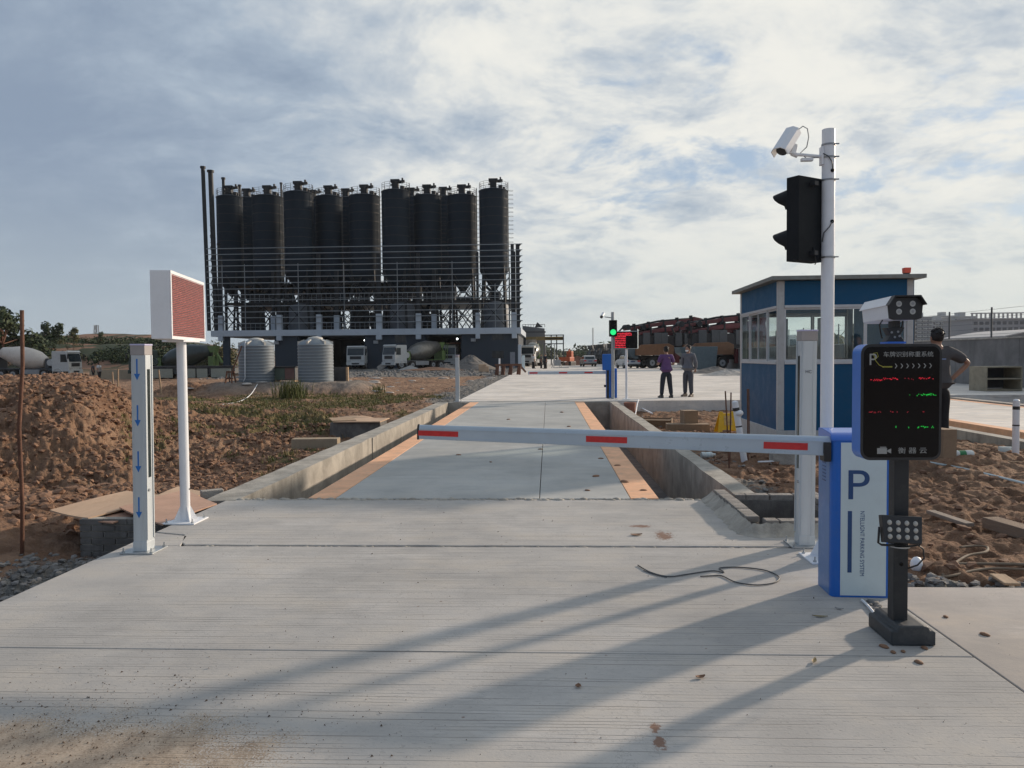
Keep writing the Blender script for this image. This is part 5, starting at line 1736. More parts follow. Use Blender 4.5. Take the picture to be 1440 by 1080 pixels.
def person(label, loc, rz, H=1.72, shirt=None, trousers=None, shoes=None, long_sleeve=False, arms=((0, 0), (0, 0)), legs=((.10, 0), (-.10, 0)), head_turn=0.0, mask=False, group=None, hood=False, detail=1, shorts_shirt=.0):
    """faces -Y before rotation; arms: per side list of elbow, wrist offsets from the shoulder; legs: (x, y) of the feet"""
    t = thing('person', label, 'person', loc, rz, group)
    k = H / 1.72
    V_ = lambda x, y, z: Vector((x * k, y * k, z * k))
    sh = [V_(.18, 0, 1.415), V_(-.18, 0, 1.415)]
    pel = V_(0, 0, .95)
    verts = [pel, V_(0, .015, 1.10), V_(0, .012, 1.27), V_(0, .01, 1.40), V_(0, .0, 1.50), V_(0, -.012, 1.555), V_(0, -.02, 1.62), V_(0, -.015, 1.69)]
    rad = [(.12, .09), (.135, .10), (.155, .11), (.13, .085), (.052, .055), (.058, .072), (.078, .095), (.06, .075)]
    edges = [(i, i + 1) for i in range(7)]
    A = []
    for s_ in (0, 1):
        el = sh[s_] + V_(*arms[s_][0]); wr = sh[s_] + V_(*arms[s_][1]); d = (wr - el).normalized()
        A.append((sh[s_], el, wr, wr + d * .09 * k))
        b = len(verts)
        verts += [sh[s_], el, wr, wr + d * .045 * k, wr + d * .085 * k]; rad += [.058, .043, .030, (.040, .026), (.030, .018)]
        edges += [(3, b), (b, b + 1), (b + 1, b + 2), (b + 2, b + 3), (b + 3, b + 4)]
    LG = []
    for s_, sg in ((0, 1), (1, -1)):
        fx, fy = legs[s_][0], legs[s_][1]
        hp = V_(.085 * sg, 0, .90); an = V_(fx, fy, .085); kn = (hp + an) / 2 + V_(0, -.025, .02); toe = V_(fx + .02 * sg, fy - .16, .035)
        LG.append((hp, kn, an, toe))
        b = len(verts)
        verts += [hp, kn, an, toe]; rad += [.066, .052, .038, (.036, .028)]
        edges += [(0, b), (b, b + 1), (b + 1, b + 2), (b + 2, b + 3)]
    rad = [tuple(x * k for x in r) if hasattr(r, '__len__') else r * k for r in rad]
    body = skin_mesh('body', verts, edges, rad, M_skin, detail, t)
    # head details
    hm = Matrix.Translation(V_(0, -.02, 1.625)) @ Matrix.Rotation(head_turn, 4, 'Z')
    MB().sphere((0, 0, 0), .1 * k, 14, 10, (.80, .98, 1.18), hm).build('head_form', M_skin, body)
    MB().prism([(-.085 * k, -.02 * k), (-.112 * k, -.024 * k), (-.088 * k, .018 * k)], -.010 * k, .010 * k, 'x', mat=hm).build('nose', M_skin, body)
    for sg in (-1, 1):
        MB().sphere((sg * .032 * k, -.087 * k, .012 * k), .011 * k, 8, 6, (1.2, .6, .7), hm).build('eye', M_hair, body)
        MB().sphere((sg * .08 * k, .005 * k, -.005 * k), .024 * k, 8, 6, (.35, .8, 1.2), hm).build('ear', M_skin, body)
    MB().box(-.022 * k, .022 * k, -.092 * k, -.086 * k, -.058 * k, -.05 * k, hm).build('mouth', mat('lips', (.30, .11, .09), .5), body)
    hr = MB(); r_ = random.Random(3)
    hr.sphere((0, .018 * k, .024 * k), .103 * k, 16, 10, (.86, .98, 1.10), hm)
    for q in range(60):
        a = r_.uniform(0, 6.28); e_ = r_.uniform(.1, 1.4)
        dv_ = Vector((math.cos(a) * math.cos(e_), math.sin(a) * math.cos(e_) * 1.0 + .2, math.sin(e_))).normalized()
        if dv_.y < -.35 and dv_.z < .6: continue
        c_ = Vector((0, .018 * k, .022 * k)) + Vector((dv_.x * .086, dv_.y * .098, dv_.z * .112)) * k
        hr.sphere(tuple(c_), .022 * k, 6, 4, (1, 1, .7), hm)
    hr.build('hair', M_hair, t)
    # cut the hair back from the face by a face shell just proud of it
    MB().sphere((0, -.022 * k, -.018 * k), .092 * k, 14, 10, (.80, .93, 1.06), hm).build('face', M_skin, body)
    if mask:
        MB().sphere((0, -.045 * k, -.045 * k), .075 * k, 12, 8, (.88, .85, .75), hm).build('face_mask', M_white, t)
    # fingers: five short chains on each hand
    for s_ in (0, 1):
        S0, el, wr, hd = A[s_]; d = (hd - wr).normalized(); sd_ = d.cross(Vector((0, 0, 1)))
        sd_ = sd_.normalized() if sd_.length > .2 else Vector((0, 1, 0))
        f_ = MB(); cu = d.cross(sd_)
        for q, (off, L_) in enumerate(((-.030, .062), (-.011, .073), (.009, .068), (.027, .054))):
            a_ = hd + sd_ * off * k
            f_.tube([a_ - d * .02 * k, a_ + d * L_ * .45 * k + cu * .006 * k, a_ + d * L_ * .9 * k + cu * .020 * k], [.0095 * k, .009 * k, .007 * k], 6)
        a_ = wr + d * .03 * k - sd_ * .035 * k
        f_.tube([a_, a_ + d * .03 * k - sd_ * .018 * k, a_ + d * .06 * k - sd_ * .022 * k], [.011 * k, .010 * k, .008 * k], 6)
        f_.build('fingers', M_skin, body)
    # clothes: the same chains, a little fuller
    g = 1.16
    sv = [V_(0, 0, .84), V_(0, .0, .97), V_(0, .015, 1.12), V_(0, .015, 1.28), V_(0, .01, 1.41), V_(0, .002, 1.475)]
    sr = [(.205, .165), (.20, .155), (.185, .14), (.185, .13), (.155, .105), (.075, .07)]
    se = [(i, i + 1) for i in range(5)]
    for s_ in (0, 1):
        S0, el, wr, hd = A[s_]; b = len(sv)
        if long_sleeve:
            sv += [S0, el, wr]; sr += [.088, .068, .052]; se += [(4, b), (b, b + 1), (b + 1, b + 2)]
        else:
            sv += [S0, S0.lerp(el, .85)]; sr += [.092, .082]; se += [(4, b), (b, b + 1)]
    sr = [tuple(x * k for x in r) if hasattr(r, '__len__') else r * k for r in sr]
    skin_mesh('shirt', sv, se, sr, shirt, detail, t, 2)
    tv = [V_(0, 0, .98), V_(0, 0, .90)]; tr_ = [(.19, .155), (.20, .165)]; te = [(0, 1)]
    for hp, kn, an, toe in LG:
        b = len(tv); tv += [hp - V_(0, 0, .06), kn, an + V_(0, 0, .0)]; tr_ += [.122, .094, .074]; te += [(1, b), (b, b + 1), (b + 1, b + 2)]
    tr_ = [tuple(x * k for x in r) if hasattr(r, '__len__') else r * k for r in tr_]
    skin_mesh('trousers', tv, te, tr_, trousers, detail, t, 1)
    for hp, kn, an, toe in LG:
        d = (toe - an); d.z = 0; d.normalize()
        a_ = math.atan2(d.x, -d.y)
        Mx = Matrix.Translation((an.x, an.y, 0)) @ Matrix.Rotation(a_, 4, 'Z')
        MB().prism([(.075 * k, 0), (-.20 * k, 0), (-.215 * k, .03 * k), (-.19 * k, .055 * k), (-.10 * k, .075 * k), (-.05 * k, .115 * k), (.06 * k, .115 * k), (.08 * k, .06 * k)], -.047 * k, .047 * k, 'x', mat=Mx).build('shoe', shoes, t, .014)
    if hood:
        MB().sphere((0, .055 * k, 1.47 * k), .10 * k, 14, 8, (1.15, .75, .6)).build('hood', shirt, t)
    return t


M_purple = mat('purple_shirt', (.115, .055, .16), .85, var=.12, scale=9, bump=.25, bscale=25)
M_hoodie = mat('grey_hoodie', (.13, .135, .155), .9, var=.12, scale=9, bump=.3, bscale=22)
M_tee = mat('charcoal_tee', (.075, .072, .075), .9, var=.12, scale=9, bump=.3, bscale=18)
M_jean = mat('dark_jeans', (.022, .026, .038), .9, var=.15, scale=9, bump=.2, bscale=25)
M_slack = mat('grey_slacks', (.065, .07, .085), .9, var=.12, scale=9, bump=.2, bscale=25)
M_trk = mat('black_trousers', (.014, .014, .016), .9, var=.2, scale=9)
M_shoeb = mat('brown_shoes', (.06, .04, .03), .5, var=.1)

pp_ = D(937, 560, 26.9)
person('man seen from behind in a loose purple shirt and dark jeans, hands before his chest', (pp_.x, 26.9, 0), R(180 + 12), 1.76, M_purple, M_jean, M_black,
       arms=(((.10, -.02, -.27), (.02, -.24, -.26)), ((-.10, -.02, -.27), (-.02, -.24, -.26))), legs=((.17, 0), (-.17, .03)))
pp_ = D(968, 558, 27.6)
person('man in a grey hoodie and slacks wearing a white face mask, hands behind his back', (pp_.x, 27.6, 0), R(-38), 1.80, M_hoodie, M_slack, M_shoeb, long_sleeve=True,
       arms=(((.09, .05, -.28), (.0, .17, -.46)), ((-.09, .05, -.28), (-.0, .17, -.46))), legs=((.13, -.02), (-.15, .06)), mask=True, hood=True, head_turn=R(-12))
t = person('man in a charcoal T-shirt and black trousers standing behind the display screen, hand on hip', (D(1317, 600, 11.5).x, 11.5, gz(5.9, 11.5)), R(184), 1.72, M_tee, M_trk, M_white,
       arms=(((-.06, -.03, -.27), (-.02, -.20, -.33)), ((-.26, .05, -.17), (-.03, -.02, -.42))), legs=((.11, 0), (-.11, 0)), detail=2)
MB().box(-.035, .035, .158, .162, 1.30, 1.315).build('back_print', mat('print_blue', (.25, .35, .6), .6), t)
for x, yf_, Y_, sh_, tr_, lab in ((131, 525, 78, M_tee, M_trk, 'tiny figure in black standing by the pale low wall, far left'), (139.5, 525, 78, mat('white_shirt', (.6, .6, .6), .8), M_trk, 'tiny figure in a white shirt by the pale low wall, far left'),
                            (750, 513, 92, MATS['white_shirt'], M_trk, 'tiny figure in white standing behind the parked truck at the plant corner'), (761, 513, 92, M_tee, M_trk, 'tiny dark figure, left of the two beyond the truck at the plant corner'), (767, 513, 90, M_jean, M_trk, 'tiny dark figure, rightmost beyond the truck at the plant corner')):
    p = D(x, yf_, Y_)
    z_ = 0 if x > 700 else gz(p.x, p.y)
    person(lab, (p.x, Y_, z_), R(random.Random(x).uniform(0, 360)), 1.7, sh_, tr_, M_black, arms=(((.08, 0, -.28), (.09, -.05, -.52)), ((-.08, 0, -.28), (-.09, -.05, -.52))), legs=((.09, .05), (-.09, -.05)), detail=0, group='tiny distant people')

# ------------------------------------------------------------------ the concrete plant
M_silo = mat('silo_paint', (.014, .024, .036), .75, spec=.2, var=.10, scale=.5, dirt=.2, dcol=(.03, .038, .045))
M_steel = mat('dark_steelwork', (.010, .014, .018), .6, var=.2, scale=2)
M_girt = mat('galvanised_girt', (.24, .27, .29), .5, metal=.3, var=.1)
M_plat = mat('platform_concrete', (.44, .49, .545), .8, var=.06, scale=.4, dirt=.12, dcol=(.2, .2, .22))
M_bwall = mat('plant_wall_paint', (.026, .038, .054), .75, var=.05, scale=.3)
M_win = mat('plant_window', (.02, .025, .03), .15)
BY = 100.0
X_ = lambda px_, Y=BY: D(px_, 500, Y).x
Z_ = lambda x, y, Y=BY: D(x, y, Y).z

t = thing('batching_plant', 'dark blue ground floor and grey platform whose open steel frame carries the silos', 'industrial building', (-23.8, 100, 0))
o0 = Vector((-23.8, 100, 0))


def rel(mb):
    mb.v = [(x - o0.x, y - o0.y, z - o0.z) for x, y, z in mb.v]
    return mb


XL_, XR_ = X_(297), X_(733)
rel(MB().box(XL_, XR_, BY, BY + 22, 4.45, 5.25)).build('platform', M_plat, t, .03)
rel(MB().box(XL_, XR_, BY, BY + 22, -.25, -.02)).build('floor', M_kerb, t)
for a, b_ in ((311.5, 321), (385, 417), (512.5, 597), (649, 729)):
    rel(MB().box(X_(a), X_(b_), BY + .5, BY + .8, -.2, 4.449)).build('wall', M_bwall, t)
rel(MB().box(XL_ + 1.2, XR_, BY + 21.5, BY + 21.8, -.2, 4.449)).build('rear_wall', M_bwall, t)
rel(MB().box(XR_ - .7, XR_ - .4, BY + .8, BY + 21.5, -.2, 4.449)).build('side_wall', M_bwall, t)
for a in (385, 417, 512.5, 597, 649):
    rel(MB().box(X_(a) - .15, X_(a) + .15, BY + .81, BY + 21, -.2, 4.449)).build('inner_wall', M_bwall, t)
stubs = ((307, 313.5), (371.5, 378), (389, 396), (445, 452), (462.5, 470), (529, 537), (585, 592), (603, 610), (669, 675), (720, 727))
for k, (a, b_) in enumerate(stubs):
    front = k not in (1, 4, 7)
    dy = 0 if front else 2.5
    rel(MB().box(X_(a), X_(b_), BY + .12 + dy, BY + .75 + dy, 5.251, 7.25)).build('column_stub', M_plat, t, .02)
    if front:
        rel(MB().box(X_(a), X_(b_), BY - .02, BY + .62, 3.85, 4.448)).build('beam_bracket', M_plat, t, .02)
    rel(MB().box(X_(a) + .12, X_(b_) - .12, BY + .3 + dy, BY + .7 + dy, 7.251, 15.2 if front else 13.4)).build('steel_column', M_steel, t)
for (x0, x1, y0, y1) in ((555, 570, 469, 481), (692, 708, 466.5, 478.5), (692, 708, 494, 504)):
    w_ = rel(MB().box(X_(x0), X_(x1), BY + .47, BY + .498, Z_(632, y1), Z_(632, y0))).build('window', M_win, t)
    for q in (1 / 3, 2 / 3):
        xx = X_(x0) + (X_(x1) - X_(x0)) * q
        rel(MB().box(xx - .03, xx + .03, BY + .455, BY + .469, Z_(632, y1), Z_(632, y0))).build('mullion', M_steel, w_)
rel(MB().box(X_(717), X_(724), BY + .45, BY + .498, 0, 2.05)).build('door', mat('grey_door', (.22, .23, .26), .6), t)
for x, y in ((388, 482), (528, 481), (665.5, 478)):
    rel(MB().cb((X_(x), BY + .35, Z_(x, y)), (.62, .29, .42))).build('air_conditioner', M_grey, t, .02)
for k in range(14):
    z_ = 6.15 + k * .765
    g = rel(MB().box(XL_ - .35, XR_ + .25, BY - .06, BY + .05, z_ - .045, z_ + .045))
    g.build('girt', M_girt, t)
# posts and rods that carry the girts
for a in (314.5, 346, 421, 485, 560, 637, 697):
    rel(MB().box(X_(a) - .04, X_(a) + .04, BY + .06, BY + .12, 5.25, 14.0 if a != 697 else 11)).build('girt_post', M_girt, t)
# tall pipe columns, left end
for a, r_, yt_, Y_ in ((295, .26, 236.5, 100.3), (305.5, .33, 242, 100.6), (311, .18, 345, 101.5), (319.5, .22, 252, 112), (342, .20, 262, 118), (400, .16, 259, 118)):
    rel(MB().cyl((X_(a, Y_), Y_, 5.25), (X_(a, Y_) - .35 * (a < 306), Y_, Z_(a, yt_, Y_)), r_, n=10).cyl((X_(a, Y_) - .35 * (a < 306), Y_, Z_(a, yt_, Y_)), (X_(a, Y_) - .35 * (a < 306), Y_, Z_(a, yt_, Y_) + .25), r_ * 1.4, n=10)).build('tall_pipe', M_steel, t)
for a, w_ in ((721.5, .42), (729, .5), (717, .15)):
    rel(MB().box(X_(a) - w_ / 2, X_(a) + w_ / 2, BY + .15, BY + .5, 5.25, 16.1 if w_ > .2 else 13)).build('end_column', M_steel, t)
for k in range(14):
    z_ = 6.15 + k * .765
    rel(MB().prism([(X_(731.5), z_ - .30), (X_(733.8), z_ - .04), (X_(733.8), z_ + .06), (X_(731.5), z_ + .06)], BY - .04, BY + .4)).build('cleat', M_steel, t)
la = MB()
xa, xb = X_(297.5), X_(304)
for k in range(9):
    z0 = 5.4 + k * 1.55
    la.bar((xa, BY + .4, z0), (xb, BY + .4, z0 + 1.5), .09).bar((xb, BY + .45, z0), (xa, BY + .45, z0 + 1.5), .09).bar((xa, BY + .4, z0 + .7), (xb, BY + .4, z0 + .85), .07)
rel(la).build('lattice_bracing', M_steel, t)
# floors, machines, bracing behind the girts
r_ = random.Random(17)
rel(MB().box(XL_ + 1, XR_ - .9, BY + 3, BY + 21, 8.9, 9.15)).build('gallery_floor', M_steel, t)
rel(MB().box(XL_ + 1, X_(590), BY + 4, BY + 21, 11.55, 11.8)).build('gallery_floor', M_steel, t)
machines = []
for k in range(34):
    x = XL_ + 2.2 + (XR_ - XL_ - 5.5) * (k + r_.random()) / 34
    for (zb_, zt_) in ((5.26, 8.85), (9.2, 11.5)):
        if x > X_(600) and r_.random() < .55: continue
        w_ = r_.uniform(.5, 1.3); h_ = r_.uniform(.5, 1.0) * (zt_ - zb_)
        machines.append((x, r_.uniform(BY + 4, BY + 18), zb_, w_, h_))
for x, y, z_, w_, h_ in machines:
    b = MB()
    if r_.random() < .4: b.lathe([(w_ * .25, 0), (w_ * .8, h_ * .4), (w_ * .8, h_)], (x, y, z_), 12)
    else: b.box(x - w_, x + w_, y - .8, y + .8, z_, z_ + h_)
    if r_.random() < .6: b.cyl((x, y, z_ + h_ * .8), (x + r_.uniform(-2, 2), y, z_ + h_ + 1.0), .2, n=8)
    rel(b).build('machine', M_steel if r_.random() < .75 else M_silo, t)
br_ = MB()
for k in range(16):
    x = XL_ + 2 + k * 2.4
    for Y_ in (BY + 3.2, BY + 12, BY + 20):
        s_ = r_.choice((-1, 1))
        for z0, z1 in ((5.3, 8.9), (9.2, 13.0)):
            br_.bar((x - 1.2 * s_, Y_, z0), (x + 1.2 * s_, Y_, z1), .13)
            if r_.random() < .5: br_.bar((x + 1.2 * s_, Y_ + .2, z0), (x - 1.2 * s_, Y_ + .2, z1), .11)
rel(br_).build('bracing', M_steel, t)['kind'] = 'stuff'
rl = MB()
for z0 in (5.25, 9.15):
    for dz in (.5, 1.05):
        rl.box(XL_ + 1, XR_ - 1, BY + 2.9, BY + 2.94, z0 + dz, z0 + dz + .04)
    for k in range(60):
        x = XL_ + 1 + k * (XR_ - XL_ - 2) / 60
        rl.box(x, x + .04, BY + 2.9, BY + 2.94, z0, z0 + 1.05)
rel(rl).build('guard_rail', M_girt, t)
for x in (424, 566, 698):
    rel(MB().lathe([(1.7, 0), (1.7, 3.0), (1.5, 3.4), (.5, 3.7)], (X_(x, 103), 103.4, 5.26), 20)).build('cement_tank', mat('tank_grey', (.10, .115, .135), .6, var=.1), t)
M_bulb = mat('lit_lamp', (.9, .9, .9), .4, var=0, emit=(.95, 1, .95), estr=6)
for x, y in ((507, 478), (640, 476)):
    rel(MB().sphere((X_(x), BY + 2.5, Z_(x, y)), .13, 8, 6)).build('lit_lamp', M_bulb, t)
rel(MB().box(X_(625), X_(648), BY + 1.5, BY + 1.8, Z_(640, 483), Z_(640, 481.5))).build('crane_rail', M_rust, t)


# ------------------------------------------------------------------ silos
def silo(px_, r, ytop, Y_, label, legs=True, ladder=True):
    r *= 1.05
    cx_ = X_(px_, Y_); zt_ = Z_(px_, ytop, Y_)
    t = thing('silo', label, 'silo', (cx_, Y_, 5.25), 0, 'dark cement silos on the plant platform')
    H = zt_ - 5.25
    zb_ = 7.6
    prof = [(r * .12, zb_ - 2.6), (r * .16, zb_ - 2.5), (r, zb_)]
    n = 9
    for k in range(1, n):
        z_ = zb_ + (H - zb_) * k / n
        prof += [(r, z_)]
    prof += [(r, H - .12), (r + .05, H - .10), (r + .05, H), (r * .93, H + .10), (r * .3, H + .42)]
    sh_ = MB()
    for k in range(len(prof) - 1): sh_.lathe(prof[k:k + 2], n=36)
    sh_.build('shell', M_silo, t)
    wr = MB()
    for k in range(1, n):
        z_ = zb_ + (H - zb_) * k / n
        wr.lathe([(r + .012, z_ - .035), (r + .012, z_ + .035)], n=36)
    wr.build('weld_band', M_steel, t)['kind'] = 'stuff'
    if legs:
        for sx in (-1, 1):
            for sy in (-1, 1):
                MB().cyl((sx * r * .82, sy * r * .82, 0), (sx * r * .68, sy * r * .68, zb_ + .6), .17, n=8).build('leg', M_steel, t)
        b = MB()
        for sy in (-1, 1):
            b.bar((-r * .8, sy * r * .8, .3), (r * .74, sy * r * .74, 3.6), .11).bar((r * .8, sy * r * .8, .3), (-r * .74, sy * r * .74, 3.6), .11)
            b.bar((-r * .8, sy * r * .78, 3.8), (r * .74, sy * r * .74, 7.2), .11).bar((r * .8, sy * r * .78, 3.8), (-r * .74, sy * r * .74, 7.2), .11)
            b.bar((-r * .78, sy * r * .78, 3.7), (r * .78, sy * r * .78, 3.7), .14)
        b.build('leg_bracing', M_steel, t)['kind'] = 'stuff'
    f = MB().box(-.42, .42, -.42, .42, H + .35, H + 1.25)
    f.box(-.6, .6, -.5, .5, H + 1.25, H + 1.62).cyl((.6, 0, H + 1.35), (1.25, 0, H + 1.42), .2, n=8).box(.85, 1.05, -.15, .15, H + 1.2, H + 1.85)
    f.cyl((-.42, 0, H + .95), (-.68, 0, H + .95), .12, n=8)
    f.build('filter_unit', M_steel, t)
    MB().box(r * .35, r * .62, -.3, .3, H + .2, H + .75).cyl((r * .75, -.3, H), (r * .75, -.3, H + .5), .15, n=8).build('pressure_valve', M_steel, t)
    rl = MB(); n = 14
    P_ = [(r * .98 * math.cos(2 * math.pi * k / n), r * .98 * math.sin(2 * math.pi * k / n)) for k in range(n)]
    for k in range(n):
        a, c = P_[k], P_[(k + 1) % n]
        rl.bar((a[0], a[1], H), (a[0], a[1], H + 1.05), .035)
        for dz in (.5, .78, 1.05):
            rl.bar((a[0], a[1], H + dz), (c[0], c[1], H + dz), .03)
    rl.build('top_railing', M_steel, t)
    if ladder:
        l = MB(); a = R(-12)
        lx, ly = (r + .1) * math.cos(a), (r + .1) * math.sin(a)
        for s_ in (-.22, .22):
            l.bar((lx, ly + s_, zb_), (lx, ly + s_, H + 1.1), .04)
        for k in range(18):
            z_ = zb_ + 1 + (H - zb_ - .5) * k / 18
            pts_ = [(lx + .32 * (1 - math.cos(q)) * 1.1, ly + .35 * math.sin(q)) for q in [R(-150 + 50 * j) for j in range(7)]]
            for j in range(6):
                l.bar((*pts_[j], z_), (*pts_[j + 1], z_), .03)
        l.build('caged_ladder', M_steel, t)
    return t


w_of = {'first': ''}
sl = [(327.5, 1.68, 278, 106, 'leftmost dark silo of the front row, next to the tall pipes'),
      (381, 2.0, 278, 105, 'second dark silo of the front row from the left'),
      (424, 1.88, 272.5, 102.6, 'third dark silo from the left, standing taller than its two neighbours'),
      (466, 1.78, 278, 106, 'fourth dark silo of the front row from the left'),
      (516, 2.02, 277, 105, 'middle dark silo, fifth of the front row'),
      (559.5, 1.80, 270, 102.6, 'sixth dark silo from the left, one of the taller ones, right of the middle'),
      (603.5, 1.80, 277, 105, 'seventh dark silo of the front row, third from the right'),
      (652, 1.92, 277, 105, 'eighth dark silo, just left of the gap before the last one'),
      (696, 1.84, 269, 102.6, 'rightmost dark silo, standing free with a sunlit right flank')]
for a in sl: silo(*a)
for px_, yt_, lab in ((352, 281, 'rear silo showing between the first and second front silos'), (444, 283, 'rear silo showing in the gap right of the third front silo'), (490, 281, 'rear silo showing between the fourth and fifth front silos'),
                      (581, 280, 'rear silo showing between the sixth and seventh front silos'), (626, 279, 'rear silo showing between the seventh and eighth front silos')):
    silo(px_, 2.0, yt_, 114, lab, ladder=False)

# ------------------------------------------------------------------ water tanks
M_tank = mat('tank_polyethylene', (.17, .20, .225), .42, var=.05, scale=2, dirt=.15, dcol=(.30, .29, .28))
M_tankrib = mat('tank_rib', (.26, .29, .31), .42, var=.05)
M_tanktop = mat('tank_lid_plastic', (.55, .53, .48), .5, var=.06, dirt=.2, dcol=(.35, .32, .28))


def water_tank(x, y, r, h, label):
    t = thing('water_tank', label, 'water tank', (x, y, gz(x, y) - .02), 0, 'ribbed grey plastic water tanks')
    n = 12; hb = h * .84
    sh_ = MB().lathe([(r, 0), (r, hb)], n=44)
    sh_.lathe([(r, hb), (r * .97, hb + .02), (r * .80, h * .90), (r * .42, h * .965)], n=44)
    sh_.build('shell', M_tank, t)
    rb_ = MB()
    for k in range(1, n + 1):
        z_ = hb * k / n - .03
        rb_.lathe([(r + .002, z_ - .022), (r + .022, z_ - .006)], n=44).lathe([(r + .022, z_ - .006), (r + .022, z_ + .006)], n=44).lathe([(r + .022, z_ + .006), (r + .002, z_ + .022)], n=44)
    rb_.build('ribs', M_tankrib, t)['kind'] = 'stuff'
    MB().lathe([(r * .43, h * .955), (r * .43, h * .985), (r * .36, h * 1.0), (r * .12, h * 1.02)], n=28).build('lid', M_tanktop, t)
    for k in range(6):
        a = R(60 * k + 20)
        Mx = Matrix.Rotation(a, 4, 'Z')
        MB().prism([(r * .94, hb * 1.0), (r * 1.0, hb * 1.0), (r * 1.0, hb * 1.085), (r * .90, hb * 1.085), (r * .62, h * .955), (r * .60, h * .93)], -.05, .05, mat=Mx).build('lifting_rib', M_tanktop, t)
    return t


p1_, p2_ = D(361.5, 540, 36), D(444.5, 540, 36)
wt = water_tank(p1_.x, 36, .82, 2.07, 'left ribbed grey water tank with a thin white pipe down its front')
MB().tube([(-.20, -.80, 1.9), (-.20, -.87, 1.8), (-.23, -.87, .2), (-.30, -.9, .05)], .022, 6).build('pipe', M_white, wt)
water_tank(p2_.x, 36, .82, 2.13, 'right ribbed grey water tank, beside the pump cabinet on the mound')
pc = D(401, 536, 36.3)
t = thing('pump_cabinet', 'low dark cabinet with a green and a brown door between the two water tanks', 'cabinet', (pc.x, 36.5, gz(pc.x, 36.5)))
MB().box(-.52, .52, -.3, .3, .08, .70).build('body', M_dkgrey, t)
MB().box(-.58, .58, -.4, .35, .705, .75).build('roof', M_black, t)
MB().box(-.48, .02, -.32, -.301, .12, .66).build('door', mat('green_door', (.10, .13, .10), .6), t)
MB().box(.04, .48, -.32, -.301, .12, .66).build('door', mat('brown_door', (.22, .12, .10), .7), t)
for s_ in (-1, 1): MB().box(s_ * .45 - .05, s_ * .45 + .05, -.3, .3, 0, .08).build('skid', M_wood, t)
pc = D(475, 536, 37)
t = thing('board_stack', 'dark panel with a pale timber end standing right of the right water tank', 'panel', (pc.x, 37, gz(pc.x, 37)), 0)
MB().box(-.3, .42, -.05, .05, 0, .68).build('panel', M_sheetb, t)
MB().box(.43, .53, -.08, .08, -.02, .68).build('timber_edge', M_wood, t)
pc = D(327, 536, 34.5)
t = thing('step_ladder', 'rusty brown frame with a leaning pole, left of the left water tank', 'frame', (pc.x, 34.5, gz(pc.x, 34.5)))
b = MB()
b.bar((.35, .3, 1.7), (-.05, 0, .4), .05).bar((-.25, -.2, 0), (-.2, -.1, .55), .06).bar((.05, -.2, 0), (.0, -.1, .55), .06).bar((-.25, .25, 0), (-.2, .1, .55), .05).bar((.05, .25, 0), (.0, .1, .55), .05).bar((-.25, 0, .5), (.1, 0, .5), .07).bar((-.25, -.15, .2), (.1, -.15, .2), .05)
b.build('frame', M_rust, t)
cable('ground_pipe', [G(362, 541, .3), G(352, 556, -.05), G(335, 566, -.12), G(300, 572, -.12)], .02, M_white, 'thin white pipe running from the left tank down over the soil', 'pipe')
cable('ground_pipe', [G(256, 560, -.12), G(300, 556, -.1), G(345, 560, -.1), G(300, 566, -.1)], .012, M_wood, 'thin pale hose lying on the flat soil left of the tank mound', 'hose')
for a, b_, lb in (((396, 542), (388, 556), 'left'), ((414, 540), (406, 556), 'right')):
    q0 = D(a[0], a[1], 35); q1 = D(b_[0], b_[1], 33.2)
    cable('drain_pipe', [q0, q0.lerp(q1, .5), q1], .025, M_white, lb + ' one of the two short white pipes running down the mound between the tanks', 'pipe')

# ------------------------------------------------------------------ vehicles
def wheel(parent, x, y, r, w):
    t_ = MB().cyl((x, y - w / 2, r), (x, y + w / 2, r), r, n=18).build('wheel', M_tyre, parent)
    MB().cyl((x, y - w / 2 - .01, r), (x, y + w / 2 + .01, r), r * .55, n=14).build('rim', M_grey, t_)
    MB().cyl((x, y - w / 2 - .05, r), (x, y + w / 2 + .05, r), r * .18, n=8).build('hub', M_dkgrey, t_)


